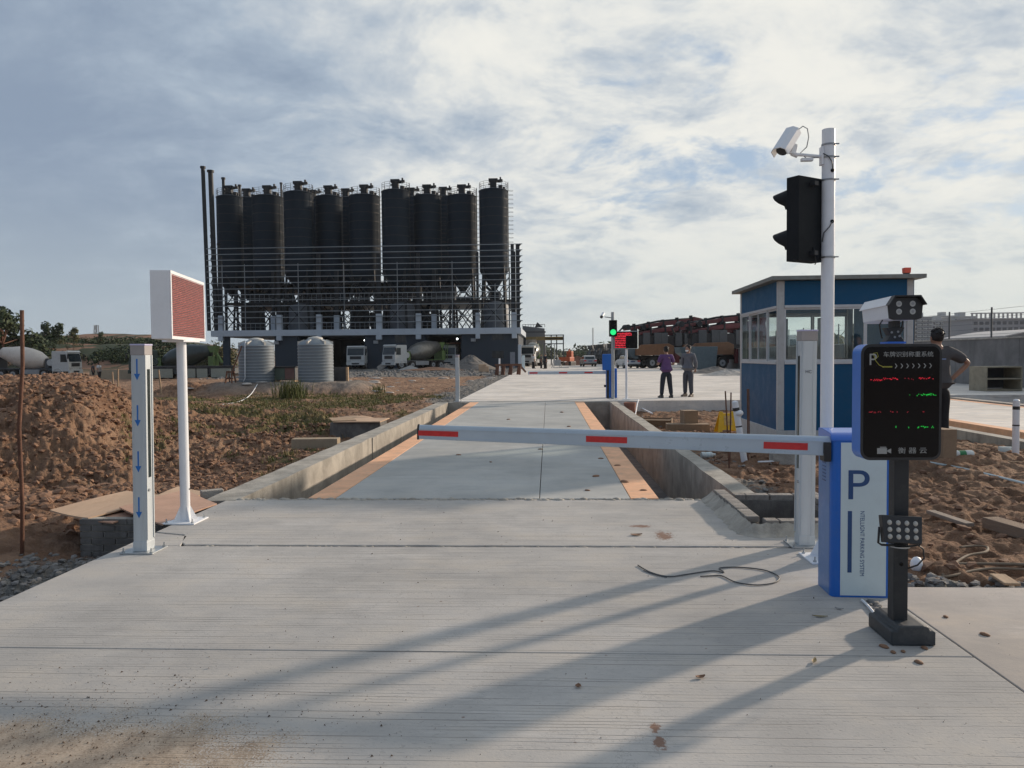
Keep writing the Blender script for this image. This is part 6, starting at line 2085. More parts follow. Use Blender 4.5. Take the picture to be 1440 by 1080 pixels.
def cab_unit(t, x0, x1, w, zb_, zt_, m):
    """forward is +x"""
    L_ = x1 - x0
    prof = [(x0, zb_), (x1 - .05, zb_), (x1, zb_ + .5), (x1 - .02, zb_ + 1.05), (x1 - .22, zt_ - .25), (x1 - .45, zt_), (x0 + .05, zt_), (x0, zt_ - .1)]
    MB().prism(prof, -w / 2, w / 2).build('cab', m, t, .04)
    gl_ = MB().add([(x1 + .005, -w / 2 + .12, zb_ + 1.08), (x1 + .005, w / 2 - .12, zb_ + 1.08), (x1 - .20, w / 2 - .12, zt_ - .28), (x1 - .20, -w / 2 + .12, zt_ - .28), (x1 - .03, -w / 2 + .12, zb_ + 1.08), (x1 - .03, w / 2 - .12, zb_ + 1.08), (x1 - .24, w / 2 - .12, zt_ - .28), (x1 - .24, -w / 2 + .12, zt_ - .28)],
                   [(0, 1, 2, 3), (7, 6, 5, 4), (0, 4, 5, 1), (1, 5, 6, 2), (2, 6, 7, 3), (3, 7, 4, 0)])
    gl_.build('windscreen', M_glassd, t)
    for s_ in (-1, 1):
        y_ = s_ * (w / 2 + .006)
        MB().prism([(x1 - .95, zb_ + 1.05), (x1 - .18, zb_ + 1.05), (x1 - .33, zt_ - .35), (x1 - .95, zt_ - .35)], y_ - .006, y_ + .006).build('side_window', M_glassd, t)
        MB().box(x1 + .02, x1 + .05, s_ * (w / 2 - .35) - .22, s_ * (w / 2 - .35) + .22, zb_ + .25, zb_ + .42).build('headlight', M_lens, t)
        MB().bar((x1 - .1, s_ * w / 2, zt_ - .3), (x1 + .1, s_ * (w / 2 + .25), zt_ - .35), .04).box(x1 + .02, x1 + .1, s_ * (w / 2 + .25) - .09, s_ * (w / 2 + .25) + .09, zt_ - .85, zt_ - .35).build('mirror', M_black, t)
        MB().tube([(x0 + .45 + .62 * math.cos(q) + .2, s_ * w / 2, .45 + .66 * math.sin(q)) for q in [R(20 * j) for j in range(10)]], .05, 6).build('wheel_arch', m, t)
    MB().box(x1 + .002, x1 + .03, -w / 2 + .45, w / 2 - .45, zb_ + .55, zb_ + .95).build('grille', M_black, t, .01)
    MB().box(x1 - .1, x1 + .09, -w / 2 - .01, w / 2 + .01, zb_ - .22, zb_ + .18).build('bumper', m, t, .03)
    MB().box(x1 + .09, x1 + .1, -.5, .5, zb_ - .12, zb_ + .08).build('bumper_grille', M_black, t)
    MB().prism([(x1 - .30, zt_ + .02), (x1 - .10, zt_ - .14), (x1 - .08, zt_ - .10), (x1 - .28, zt_ + .06)], -w / 2 + .05, w / 2 - .05).build('sun_visor', m, t)


def mixer_truck(label, mc, md, mf, loc, rz, group='concrete mixer trucks'):
    t = thing('mixer_truck', label, 'mixer truck', loc, rz, group)
    MB().box(-4.5, 3.0, -.42, .42, .82, 1.08).box(-4.5, 3.0, -.5, -.42, .80, 1.15).box(-4.5, 3.0, .42, .5, .80, 1.15).build('chassis', M_dkgrey, t)
    cab_unit(t, 2.55, 4.5, 2.4, .75, 3.0, mc)
    for x in (3.35, 1.55, -1.9, -3.25):
        for s_ in (-1, 1):
            wheel(t, x, s_ * .98, .52, .32 if x > 1 else .5)
    Mx = Matrix.Translation((-.95, 0, 2.25)) @ Matrix.Rotation(R(90 + 13), 4, 'Y')
    dp = [(.35, -3.05), (.62, -2.95), (.80, -2.2), (1.16, -1.0), (1.19, .2), (1.05, 1.2), (.62, 2.1), (.55, 2.2)]
    MB().lathe([(r_, -z_) for r_, z_ in dp][::-1], n=28, mat=Matrix.Translation((-.95, 0, 2.25)) @ Matrix.Rotation(R(90 - 167), 4, 'Y')).build('drum', md, t)
    for q_ in ((1.35, 1.75, -.5, .5, 1.1, 2.2), (-4.4, -3.9, -.75, .75, 1.1, 2.3)): MB().box(*q_).build('drum_pedestal', mf, t)
    MB().prism([(-4.7, 3.4), (-3.7, 3.4), (-4.0, 2.7), (-4.4, 2.7)], -.5, .5).build('hopper', mf, t)
    MB().prism([(-4.55, 2.7), (-4.35, 2.7), (-5.0, 1.6), (-5.15, 1.65)], -.22, .22).build('chute', mf, t)
    MB().bar((-4.5, .7, 1.1), (-4.7, .7, 3.3), .06).bar((-4.5, 1.05, 1.1), (-4.7, 1.05, 3.3), .06).bar((-4.55, .7, 1.6), (-4.55, 1.05, 1.6), .05).bar((-4.6, .7, 2.2), (-4.6, 1.05, 2.2), .05).bar((-4.65, .7, 2.8), (-4.65, 1.05, 2.8), .05).build('ladder', mf, t)
    MB().cyl((1.95, -.6, 1.75), (1.95, .6, 1.75), .36, n=16).build('water_drum', mc, t)
    for s_ in (-1, 1):
        MB().box(-1.2, 1.0, s_ * 1.02 - .1, s_ * 1.02 + .1, .5, 1.0).build('side_guard', M_grey, t)
        MB().box(-3.95, -1.2, s_ * .98 - .27, s_ * .98 + .27, 1.1, 1.16).build('mudguard', mf, t)
    return t


M_cabw = mat('cab_white', (.52, .53, .52), .4, var=.06, dirt=.4, dcol=(.30, .25, .20))
M_drumw = mat('drum_offwhite', (.62, .55, .48), .5, var=.08, scale=1, dirt=.3, dcol=(.4, .32, .26))
M_drumd = mat('drum_dark_green', (.045, .055, .052), .35, metal=.3, var=.15, scale=2)
M_drums = mat('drum_bare_steel', (.20, .19, .17), .35, metal=.6, var=.25, scale=3)
M_frameg = mat('lime_green_frame', (.13, .20, .06), .5, var=.2)
q = D(58, 530, 83)
mt_ = mixer_truck('dusty white mixer truck with a big cream drum, side on, at the far left', M_cabw, M_drumw, M_dkgrey, (q.x - .5, 83, gz(q.x, 83) + .05), 0)
q = D(560, 517, 97)
mixer_truck('white mixer truck with a shiny steel drum and lime green rear frame', M_cabw, M_drums, M_frameg, (D(585, 517, 96.5).x, 96.5, 0), R(180 + 52))
mixer_truck('white mixer truck facing us in the doorway left of the steel drum truck', M_cabw, M_drumd, M_frameg, (D(510.5, 517, 103).x, 103.5, -.02), R(270))
mixer_truck('white mixer truck deep in the right doorway behind the stone heap', M_cabw, M_drumd, M_frameg, (D(634, 517, 106).x, 106.5, -.02), R(270))
mixer_truck('grey white mixer truck facing us at the right corner of the plant', M_cabw, M_drumd, M_frameg, (D(746, 513, 112).x, 114.5, 0), R(262))
q = D(235, 522, 76)
mixer_truck('dark green mixer truck behind the sign pole, left of the plant', mat('cab_dark', (.05, .07, .06), .5), M_drumd, mat('leaf_green_frame', (.10, .16, .05), .5), (D(247, 520, 80).x, 80, gz(q.x, 80)), R(180))

# low trailer wall of pale panels in front of it
q = D(270, 535, 70)
t = thing('panel_trailer', 'long low dark platform with pale green panels before the dark mixer truck', 'trailer', (q.x, 70, gz(q.x, 70) + .05))
MB().box(-4.2, 4.4, -.9, .9, 1.05, 1.22).build('platform', M_black, t)
MB().box(-4.2, 4.4, -.7, .7, .5, 1.0).build('frame', M_dkgrey, t)
for a, b_ in ((214, 243), (260, 275), (277, 292), (297, 325)):
    x0, x1 = D(a, 525, 69.1).x - q.x, D(b_, 525, 69.1).x - q.x
    MB().box(x0, x1, -.96, -.9, .15, .98).build('side_panel', mat('pale_green_panel', (.30, .31, .26), .7, var=.06, dirt=.3), t)
for x in (-3, -1.9, 2.2, 3.3): wheel(t, x, .3, .42, .9)
q = D(145, 524, 77)
t = thing('low_wall', 'pale sandy low wall behind the tiny figures at the far left', 'wall', (q.x, 80, gz(q.x, 80)))
MB().box(-3.2, 3.0, -.15, .15, -.2, 1.0).build('wall_panel', mat('sandy_wall', (.42, .34, .24), .9, var=.1), t)


def car(label, loc, rz, m):
    """forward +x"""
    t = thing('parked_car', label, 'car', loc, rz, 'cars parked in the yard')
    MB().prism([(-2.2, .35), (2.2, .35), (2.25, .65), (2.1, .85), (1.2, 1.0), (-1.9, 1.02), (-2.22, .95)], -.9, .9).build('body', m, t, .05)
    MB().prism([(-1.85, 1.0), (1.15, 1.0), (.45, 1.45), (-1.1, 1.5), (-1.6, 1.42)], -.75, .75).build('cabin', m, t, .05)
    MB().prism([(-1.93, 1.03), (-1.84, 1.03), (-1.62, 1.36), (-1.66, 1.38)], -.62, .62).build('rear_window', M_glassd, t)
    MB().prism([(1.10, 1.05), (1.16, 1.05), (.58, 1.40), (.54, 1.38)], -.62, .62).build('windscreen', M_glassd, t)
    for s_ in (-1, 1):
        MB().prism([(-1.4, 1.05), (.85, 1.05), (.4, 1.38), (-1.1, 1.40)], s_ * .755 - .006, s_ * .755 + .006).build('side_window', M_glassd, t)
        MB().box(-2.25, -2.2, s_ * .7 - .16, s_ * .7 + .16, .72, .90).build('tail_light', M_red, t)
        MB().box(2.16, 2.2, s_ * .65 - .2, s_ * .65 + .2, .62, .76).build('headlight', M_lens, t)
        for x in (-1.35, 1.4): wheel(t, x, s_ * .80, .32, .2)
    MB().box(-2.245, -2.225, -.25, .25, .70, .82).build('number_plate', M_navy, t)
    MB().box(-2.27, -2.1, -.88, .88, .35, .52).build('bumper', M_dkgrey, t, .02)


M_carw = mat('car_white', (.62, .64, .66), .25, var=.03, coat=.5)
M_cars = mat('car_silver', (.30, .31, .33), .3, metal=.4, var=.05, coat=.5)
car('silver car seen from behind, parked at the far left end of the truck row', (D(828, 513, 104).x, 106, 0), R(95), M_cars)
car('white car seen from behind, parked behind the red sign', (D(885, 514, 88).x, 90, 0), R(100), M_carw)

# row of mixer trucks seen end on
r_ = random.Random(77)
proto = None
for k in range(8):
    Y_ = 104 + k * 6.2
    x = D(893 - k * 8.6, 512, Y_).x + 1.5
    if proto is None:
        proto = mixer_truck('nearest truck of the parked row behind the red sign, pale cab', M_cabw, M_drumw, M_dkgrey, (x, Y_, 0), R(62), 'mixer trucks parked in a row')
    else:
        c = copy_tree(proto, (x, Y_, 0), R(62 + r_.uniform(-4, 4)))
        c['label'] = ('second', 'third', 'fourth', 'fifth', 'sixth', 'seventh', 'farthest')[k - 1] + ' truck of the parked row receding behind the traffic light'


M_pumpred = mat('pump_boom_red', (.12, .022, .026), .5, var=.2, scale=1, dirt=.3, dcol=(.06, .05, .05))
M_pumpor = mat('pump_body_orange', (.20, .095, .045), .55, var=.15, dirt=.3, dcol=(.15, .10, .07))
M_pumpbl = mat('pump_tarp', (.085, .115, .13), .6, var=.15)


def pump_truck(label, loc, rz):
    t = thing('pump_truck', label, 'pump truck', loc, rz, 'concrete pump trucks with folded booms')
    t.scale = (1.08, 1.08, 1.14)
    MB().box(-5.6, 4.0, -.5, .5, .85, 1.25).build('chassis', M_black, t)
    cab_unit(t, 3.8, 5.7, 2.4, .8, 3.0, M_cabw)
    for x in (4.6, 2.6, -2.2, -3.6):
        for s_ in (-1, 1): wheel(t, x, s_ * .98, .54, .5)
    for s_ in (-1, 1):
        MB().prism([(-5.4, 1.3), (-1.0, 1.3), (-1.0, 2.2), (-1.6, 2.45), (-4.8, 2.35), (-5.4, 1.9)], s_ * .95 - .22, s_ * .95 + .22).build('side_box', M_pumpor, t, .03)
        MB().prism([(.2, 1.3), (3.2, 1.3), (3.3, 2.2), (1.6, 2.5), (.2, 2.3)], s_ * .95 - .2, s_ * .95 + .2).build('side_box', M_pumpor, t, .03)
        MB().bar((2.2, s_ * .9, 1.5), (-1.0, s_ * 1.2, 1.2), .3, .35).box(-.9, -.5, s_ * 1.2 - .2, s_ * 1.2 + .2, .5, 1.8).build('outrigger', M_pumpred, t)
    MB().prism([(1.6, 1.3), (3.0, 1.3), (2.6, 4.2), (2.9, 5.0), (1.8, 5.2), (1.5, 4.0)], -.5, .5).build('turret', M_pumpred, t, .04)
    MB().box(-5.0, 1.4, -.6, .6, 1.3, 3.25).build('machinery', M_black, t, .05)
    for x in (-4.4, -3.1, -2.3, -.6, .5):
        MB().box(x, x + .8, -.75, .75, 2.2, 3.55).build('hydraulic_block', M_dkgrey, t, .03)
    for k, (z0, z1, y_) in enumerate(((5.0, 3.9, 0), (4.4, 3.5, .42), (4.3, 3.4, -.42), (3.85, 3.1, 0))):
        MB().prism([(2.4, z0 - .45), (2.4, z0 + .1), (-2, (z0 + z1) / 2 + .20), (-6.2 + k * .5, z1 + .10), (-6.3 + k * .5, z1 - .14), (-2, (z0 + z1) / 2 - .20)], y_ - .17, y_ + .17).build('boom_section', M_pumpred if k != 1 else mat('pump_boom_dark', (.05, .018, .022), .5, var=.2), t, .03)
        for q in range(5): MB().box(1.6 - q * 1.7, 1.75 - q * 1.7, y_ - .24, y_ + .24, z0 - (z0 - z1) * q / 5 - .42, z0 - (z0 - z1) * q / 5 + .34).build('boom_clamp', M_steel, t)
    MB().tube([(2.7, .5, 5.1), (.5, .55, 4.95), (-2, .55, 4.75), (-4.5, .5, 4.3), (-6.2, .45, 4.1), (-6.7, .3, 3.7), (-6.4, .2, 3.1)], .10, 8).build('delivery_pipe', M_steel, t)
    for x in (-6, -4.2, -1.8, .5):
        MB().cyl((x, -.5, 4.1), (x, .5, 4.1), .28, n=10).build('boom_joint', M_steel, t)
    MB().bar((2.2, 0, 2.8), (.2, 0, 4.1), .25).bar((-1.5, .1, 3.4), (-3.4, .1, 4.0), .18).build('boom_ram', M_grey, t)
    MB().prism([(-6.2, 1.5), (-5.3, .9), (-5.0, 1.0), (-5.0, 2.0), (-6.3, 2.0)], -.8, .8).build('hopper', M_pumpbl, t, .03)
    return t


q = D(950, 515, 88)
pump_truck('dark red concrete pump truck with folded booms, behind the two standing men', (q.x + .5, 90, 0), R(20))
pump_truck('second dark red pump truck, partly hidden behind the booth', (D(1045, 515, 80).x, 82, 0), R(12))
q = D(998, 518, 76)
o = MB().prism([(-1.1, 0), (1.1, 0), (1.3, 2.3), (-1.3, 2.3)], -.8, .8).build('tarpaulin_bin', M_pumpbl, None, .05, loc=(q.x - .3, 78, 0), rz=R(10)); tag(o, 'faded blue grey bin standing right of the man in the grey hoodie', 'bin')

t = thing('excavator', 'small orange red excavator parked far down the yard', 'excavator', (D(797, 511, 118).x, 118, 0), R(70))
M_exc = mat('excavator_orange', (.45, .09, .03), .5, var=.1)
MB().box(-1.3, 1.3, -1.1, -.7, 0, .6).box(-1.3, 1.3, .7, 1.1, 0, .6).build('tracks', M_black, t, .05)
MB().box(-1.2, 1.0, -.9, .9, .65, 1.3).build('upper_body', M_exc, t, .05)
MB().box(-.1, .9, -.8, 0, 1.3, 2.2).build('cab', M_exc, t, .05)
MB().bar((.8, .3, 1.1), (2.2, .3, 2.4), .22).bar((2.2, .3, 2.4), (2.6, .3, 1.0), .18).build('arm', M_exc, t)
t = thing('folding_barrier', 'grey folded metal stand leaning in the middle of the far yard', 'stand', (D(784, 516, 95).x, 95, 0), R(15))
MB().bar((-.6, -.4, 0), (-.3, 0, 1.6), .07).bar((.5, -.4, 0), (-.1, 0, 1.6), .07).bar((-.6, .5, 0), (-.3, 0, 1.6), .07).bar((.5, .5, 0), (-.1, 0, 1.6), .07).box(-.45, .35, -.3, -.25, .3, 1.0).box(-.6, 1.3, -.5, -.4, .0, .08).build('frame', M_grey, t)

# ------------------------------------------------------------------ far gate at the end of the weighbridge
gy = 27.0
q = D(860.5, 562, gy)
t = thing('barrier_gate', 'distant blue boom barrier, its striped boom lowered over the far yard', 'barrier', (q.x, gy + .2, 0))
MB().box(-.19, .19, -.14, .14, 0, 1.04).build('cabinet', M_cabblue, t, .02)
MB().box(-.06, .13, -.143, -.1405, .05, .95).build('front_panel', mat('deep_blue_panel', (.01, .09, .40), .4), t)
MB().box(-.26, -.19, -.05, .05, .38, .46).build('boom_hub', M_black, t)
bm_ = MB().prism([(-.03, -.055), (.03, -.055), (.03, .04), (.012, .055), (-.012, .055), (-.03, .04)], -2.95, -.1, 'x')
bm_.v = [(x, y, z + .90) for x, y, z in bm_.v]
bm_.build('boom', M_boom, t)
for a in (-2.9, -1.85, -.95):
    MB().box(a, a + .29, -.032, -.0302, .875, .925).build('red_stripe', M_red, t)
t = thing('plate_reader_terminal', 'distant blue screen box on a post, left of the far signal pole', 'display terminal', (D(855, 560, gy - .3).x, gy - .25, 0))
MB().box(-.04, .04, -.04, .04, 0, 1.0).build('column', M_blackm, t)
MB().box(-.19, .19, -.06, .06, .98, 1.55).build('housing', M_cabblue, t, .03)
t = thing('signal_pole', 'grey pole at the far end of the weighbridge carrying a camera and a traffic light', 'pole', (D(862, 562, gy - .6).x, gy - .6, 0))
MB().cyl((0, 0, 0), (0, 0, 2.98), .055, n=16).build('pole', M_galv, t)
MB().box(-.15, .15, -.15, .15, 0, .012).build('base_plate', M_galv, t)
MB().cyl((0, 0, 2.78), (-.28, -.05, 2.82), .018, n=8).build('arm', M_galv, t)
x0 = D(862, 562, gy - .6).x
t = thing('security_camera', 'distant white security camera on the arm of the far signal pole', 'camera', (x0 - .33, gy - .65, 2.86))
MB().cyl((.02, .05, .08), (-.06, -.14, -.04), .055, n=12).build('camera_body', M_white, t)
MB().cyl((-.06, -.14, -.04), (-.075, -.17, -.06), .05, n=12).build('lens_ring', M_black, t)
t = thing('traffic_light', 'distant two lamp traffic light showing green on the far signal pole', 'traffic light', (x0, gy - .73, 2.42))
MB().box(-.135, .135, -.06, .05, -.28, .28).build('housing', M_tl, t, .01)
MB().cyl((0, -.062, -.13), (0, -.075, -.13), .098, n=20).build('green_lamp', mat('green_lamp', (.02, .6, .2), .4, var=0, emit=(.02, .85, .22), estr=1.0), t)
MB().cyl((0, -.062, .13), (0, -.07, .13), .098, n=20).build('dark_lamp', M_screen, t)
for zc0 in (.13, -.13):
    h = MB(); vs = []; fs = []; n = 12
    for k in range(n + 1):
        a = R(180 * k / n)
        vs += [(.115 * math.cos(a), -.06, zc0 + .115 * math.sin(a)), (.108 * math.cos(a), -.06 - .16 * max(.25, math.sin(a)), zc0 + .108 * math.sin(a))]
    for k in range(n): fs.append((2 * k, 2 * k + 1, 2 * k + 3, 2 * k + 2))
    h.add(vs, fs, True).build('hood', M_tl, t)
xs0 = D(881, 560, gy - .7).x
t = thing('led_sign', 'small LED board with glowing red characters on a thin white pole, beside the green light', 'display sign', (xs0, gy - .7, 0))
MB().cyl((0, 0, 0), (0, 0, 1.72), .04, n=14).build('pole', M_white, t)
MB().box(-.12, .12, -.12, .12, 0, .015).build('base_plate', M_white, t)
Mr = Matrix.Rotation(R(-14), 4, 'Z')
MB().box(-.40, .40, -.07, .07, 1.72, 2.32, Mr).build('housing', M_panel, t, .005)
MB().box(-.385, .385, -.078, -.0705, 1.735, 2.305, Mr).build('display_face', M_screen, t)
r_ = random.Random(44)
lr = MB()
for row in range(9):
    z_ = 1.76 + row * .059
    x = -.375
    while x < .36:
        w_ = r_.uniform(.012, .035)
        if x < -.02 or (row > 6 and x < .2):
            lr.box(x, x + w_, -.080, -.0785, z_, z_ + r_.uniform(.018, .04), Mr)
        x += w_ + .009
lr.build('led_rows', mat('sign_red', (.5, .02, .03), .4, var=0, emit=(1, .04, .07), estr=.9), t)['kind'] = 'stuff'

# ------------------------------------------------------------------ small far structures
t = thing('aggregate_building', 'grey storage building with a railed roof and a yellow conveyor, right of the plant', 'industrial building', (D(748, 510, 128).x, 128, 0))
hz0 = lambda y: Z_(748, y, 128)
w0, w1 = D(735, 500, 128).x - D(748, 510, 128).x, D(766, 500, 128).x - D(748, 510, 128).x
M_agg = mat('aggregate_cladding', (.17, .18, .19), .7, var=.1, scale=.5)
MB().prism([(w0, 0), (w1 + .3, 0), (w1, hz0(462)), (w0, hz0(458))], 0, 14).build('wall', M_agg, t)
MB().box(w0, w1 + .2, -.05, -.01, hz0(468), hz0(466)).build('band', M_dkgrey, t)
rl = MB()
for k in range(9):
    x = w0 + (w1 - w0) * k / 8
    rl.box(x, x + .08, 0, .08, hz0(460), hz0(456))
rl.box(w0, w1, 0, .06, hz0(456.6), hz0(456)).prism([(w1 - 1.6, hz0(460)), (w1 - .3, hz0(460)), (w1 - 1.2, hz0(453))], 0, 1.5)
rl.build('roof_railing', M_dkgrey, t)
MB().box(w0 - .6, w1 + 3, -2.2, -1.6, hz0(479), hz0(474)).build('conveyor', mat('dusty_yellow_steel', (.26, .19, .08), .7, var=.2), t)
MB().cyl((w0 + 1.5, -1.9, 0), (w0 + 1.5, -1.9, hz0(478)), .9, n=14).build('discharge_pipe', mat('cream_pipe', (.36, .31, .26), .6, var=.2), t)
fr = MB()
for x in (w1 + 1.0, w1 + 1.9, w1 + 3.0):
    fr.box(x, x + .18, -2, -1.8, 0, hz0(472))
for y in (472, 477, 484):
    fr.box(w1, w1 + 3.2, -2.2, -1.7, hz0(y) - .08, hz0(y) + .08)
fr.build('steel_frame', M_dkgrey, t)

# stone heap, carton pile and things on the road edge before the plant
def heap(name, label, px_, pyb, Y_, rx, ry, h, m, seed):
    q = D(px_, pyb, Y_); mb = MB(); n, mm = 26, 9; r_ = random.Random(seed)
    vs = [(0, 0, h)]; fs = []
    for j in range(1, mm + 1):
        for i in range(n):
            a = 2 * math.pi * i / n; f = j / mm
            k = 1 + .18 * mnoise.noise(Vector((math.cos(a) * 1.5, math.sin(a) * 1.5, seed))) + r_.uniform(-.03, .03)
            vs.append((rx * f * k * math.cos(a), ry * f * k * math.sin(a), h * (1 - f) ** 1.15 + r_.uniform(-.04, .05) * h * (1 - f) * 2 - .05 * f))
    for i in range(n): fs.append((0, 1 + i, 1 + (i + 1) % n))
    for j in range(mm - 1):
        for i in range(n):
            a = 1 + j * n + i; b_ = 1 + j * n + (i + 1) % n
            fs.append((a, a + n, b_ + n, b_))
    o = mb.add(vs, fs, False).build(name, m, loc=(q.x, Y_, 0))
    return tag(o, label, 'heap')


M_heap = stained('crushed_stone', (.17, .155, .14), 3, False, 1.0)
heap('stone_heap', 'grey heap of crushed stone before the right doorway of the plant', 662, 514, 93, 3.4, 3, 1.75, M_heap, 3)
heap('stone_heap', 'low dark heap of stones just left of the larger stone heap', 628, 515, 91, 1.8, 2, .75, M_heap, 5)
heap('soil_heap', 'long low reddish soil ridge beside the far stone heap', 610, 517, 89, 4.0, 1.2, .35, M_clod, 6)
heap('rubble_heap', 'low grey rubble heap behind the men, left of the booth', 1005, 522, 62, 3.0, 2, .55, M_heap, 8)
heap('rubble_heap', 'flat pale rubble heap against the left side of the booth', 1022, 524, 55, 2.4, 1.6, .45, mat('pale_rubble', (.42, .39, .35), .9, var=.3, scale=5), 9)
heap('soil_heap', 'distant reddish soil heap right of the excavator', 812, 511, 122, 3.2, 2, 1.5, mat('red_heap', (.22, .12, .08), .95, var=.2), 11)
q = D(681, 524, 78)
o = MB().box(-.55, .45, -.4, .4, 0, .55).box(-.55, .2, -.4, .4, .56, .75).build('pale_crate', M_ply, None, .02, loc=(q.x, 78, -.05), rz=R(8)); tag(o, 'pale timber crate at the roadside below the stone heap', 'crate')
q = D(712, 530, 60)
t = thing('steel_trestle', 'rusty trestle standing on the left edge of the road before the plant', 'trestle', (q.x, 62, 0), R(12))
b = MB()
for x in (-.9, -.4, .2, .9):
    b.bar((x, -.5, 0), (x + .1, -.3, .8), .14).bar((x, .5, 0), (x + .1, .3, .8), .14)
b.bar((-1, -.3, .8), (1.1, -.3, .8), .16).bar((-1, .3, .8), (1.1, .3, .8), .16)
b.bar((1.0, 0, .75), (1.5, 0, .2), .14)
b.build('frame', M_rust, t)
q = D(704, 519, 78)
o = MB().cyl((0, 0, 0), (0, 0, 1.3), .09, n=8).build('short_post', M_white, loc=(q.x, 76, 0)); tag(o, 'short white post beside the rusty trestle', 'post')
for k, (x, yb_, Y_, h_, lab) in enumerate(((731, 515, 86, 2.8, 'grey concrete post at the right corner of the plant'), (736, 515, 90, 1.6, 'pale short post just right of the plant corner'))):
    q = D(x, yb_, Y_)
    o = MB().box(-.18, .18, -.18, .18, 0, h_).build('roadside_post', M_plat if k == 0 else M_panel, loc=(q.x, Y_, 0)); tag(o, lab, 'post')
q = D(537, 514, 92)
o = MB().box(-.5, .5, -.2, .2, 0, .6, Matrix.Rotation(R(-35), 4, 'Y')).build('tilted_slab', M_kerb_top, loc=(q.x - .3, 94, .1)); tag(o, 'pale concrete piece tilted up between the two parked trucks', 'block')
q = D(575, 516, 94)
heap('sand_heap', 'small pale grey sand heap beside the wheel of the steel drum truck', 577, 516, 91.5, 1.7, 1.2, .5, mat('pale_sand', (.34, .33, .31), .95, var=.1), 13)
r_ = random.Random(51)
sc = MB()
for k in range(70):
    x, y = r_.uniform(-22, -4), r_.uniform(32, 62)
    s_ = r_.uniform(.05, .28)
    sc.sphere((x, y, gz(x, y) + .02), s_, 6, 4, (r_.uniform(.8, 2), 1, .25))
tag(sc.build('pale_scraps', mat('pale_scrap', (.48, .44, .40), .9, var=.2)), 'pale scraps of plastic and mortar strewn over the soil before the plant', 'scraps', kind='stuff')

# masts
t = thing('lattice_mast', 'thin grey lattice mast rising behind the trees at the left', 'mast', (D(136, 480, 240).x, 240, 2))
b = MB(); zt_ = Z_(136, 457, 240) - 2
for s_, u in ((-1, -1), (1, -1), (-1, 1), (1, 1)): b.bar((s_ * .8, u * .8, 0), (s_ * .4, u * .4, zt_), .22)
for k in range(6):
    z_ = zt_ * k / 6; w_ = .8 - .4 * k / 6
    b.bar((-w_, -w_, z_), (w_, -w_, z_ + zt_ / 6), .12).bar((w_, -w_, z_), (-w_, -w_, z_ + zt_ / 6), .12)
b.build('lattice', M_grey, t)
for x, yt_, Y_, lab in ((834, 461, 150, 'tall thin mast standing behind the truck row'), (780, 484, 180, 'short far pole right of the aggregate building'), (902.5, 462, 130, 'far lamp pole left of the pump trucks')):
    q = D(x, 505, Y_)
    o = MB().cyl((0, 0, 0), (0, 0, Z_(x, yt_, Y_)), .10, n=6).build('thin_mast', M_grey, loc=(q.x, Y_, 0)); tag(o, lab, 'mast')

# ------------------------------------------------------------------ apartment blocks
M_apt = mat('apartment_render', (.42, .42, .42), .8, var=.04, scale=.05)
M_apt2 = mat('apartment_render_dark', (.28, .29, .31), .8, var=.04, scale=.05)
M_aptw = mat('apartment_window', (.06, .07, .09), .3, var=.1)
wm = MB().box(-1.0, 1.0, -.12, 0, -.85, .85).mesh('window', M_aptw)
bm0 = MB().box(-1.7, 1.7, -1.1, 0, -.55, .45).mesh('balcony', M_apt)


def apartment(x0p, x1p, ytp, Y_, label, m, cols, balc=0, depth=22, tower=True):
    x0, x1 = D(x0p, 495, Y_).x, D(x1p, 495, Y_).x
    h_ = D((x0p + x1p) / 2, ytp, Y_).z
    w_ = x1 - x0
    t = thing('apartment_block', label, 'apartment block', (x0, Y_, 0), 0, 'apartment blocks on the right skyline')
    MB().box(0, w_, 0, depth, -4, h_).build('wall', m, t)
    MB().box(-.4, w_ + .4, -.4, depth, h_, h_ + .8).build('parapet', m, t)
    if tower: MB().box(w_ * .3, w_ * .6, 3, 10, h_ + .8, h_ + 4).build('stair_head', m, t)
    rows = int(h_ / 3.0)
    for r_ in range(rows):
        for c in range(cols):
            x = w_ * (c + .5) / cols
            o = link('window', wm, t, loc=(x, 0, h_ - 2.2 - r_ * 3.0)); o.scale = (min(1.0, w_ / cols / 2.9), 1, 1)
            if balc and c % balc == 1:
                link('balcony', bm0, t, loc=(x, 0, h_ - 2.2 - r_ * 3.0))


apartment(1212, 1245, 455, 640, 'pale apartment block seen through the booth window, leftmost', M_apt, 6, 3)
apartment(1246, 1268, 459, 660, 'second pale block from the left behind the plate camera', M_apt2, 4)
apartment(1286, 1310, 447, 600, 'darker apartment block just left of the standing man', M_apt2, 6, 2)
apartment(1311, 1336, 451, 620, 'apartment block directly behind the head of the standing man', M_apt, 6, 2)
apartment(1319, 1341, 445, 680, 'taller pale block rising behind the one over the standing man', M_apt, 5, 0)
apartment(1342, 1372, 446, 610, 'pale block between the standing man and the open frame roof', M_apt, 7, 3)
apartment(1120, 1210, 476, 500, 'low long pale building seen through the front window of the booth', M_apt, 16, 0, tower=False)
t = thing('frame_building', 'unfinished grey building with a row of bare columns along its roof, at the right edge', 'building', (D(1366, 495, 420).x, 420, 0))
w_ = D(1560, 495, 420).x - D(1366, 495, 420).x
zt_ = D(1400, 449, 420).z
MB().box(0, w_, 0, 30, -4, zt_).build('wall', M_apt2, t)
MB().box(-.5, w_, -.5, 30, zt_, zt_ + .6).build('roof_edge', M_apt, t)
for k in range(34):
    MB().box(k * 2.3, k * 2.3 + .7, 0, .7, zt_ + .6, zt_ + 3.0).build('bare_column', M_apt, t)
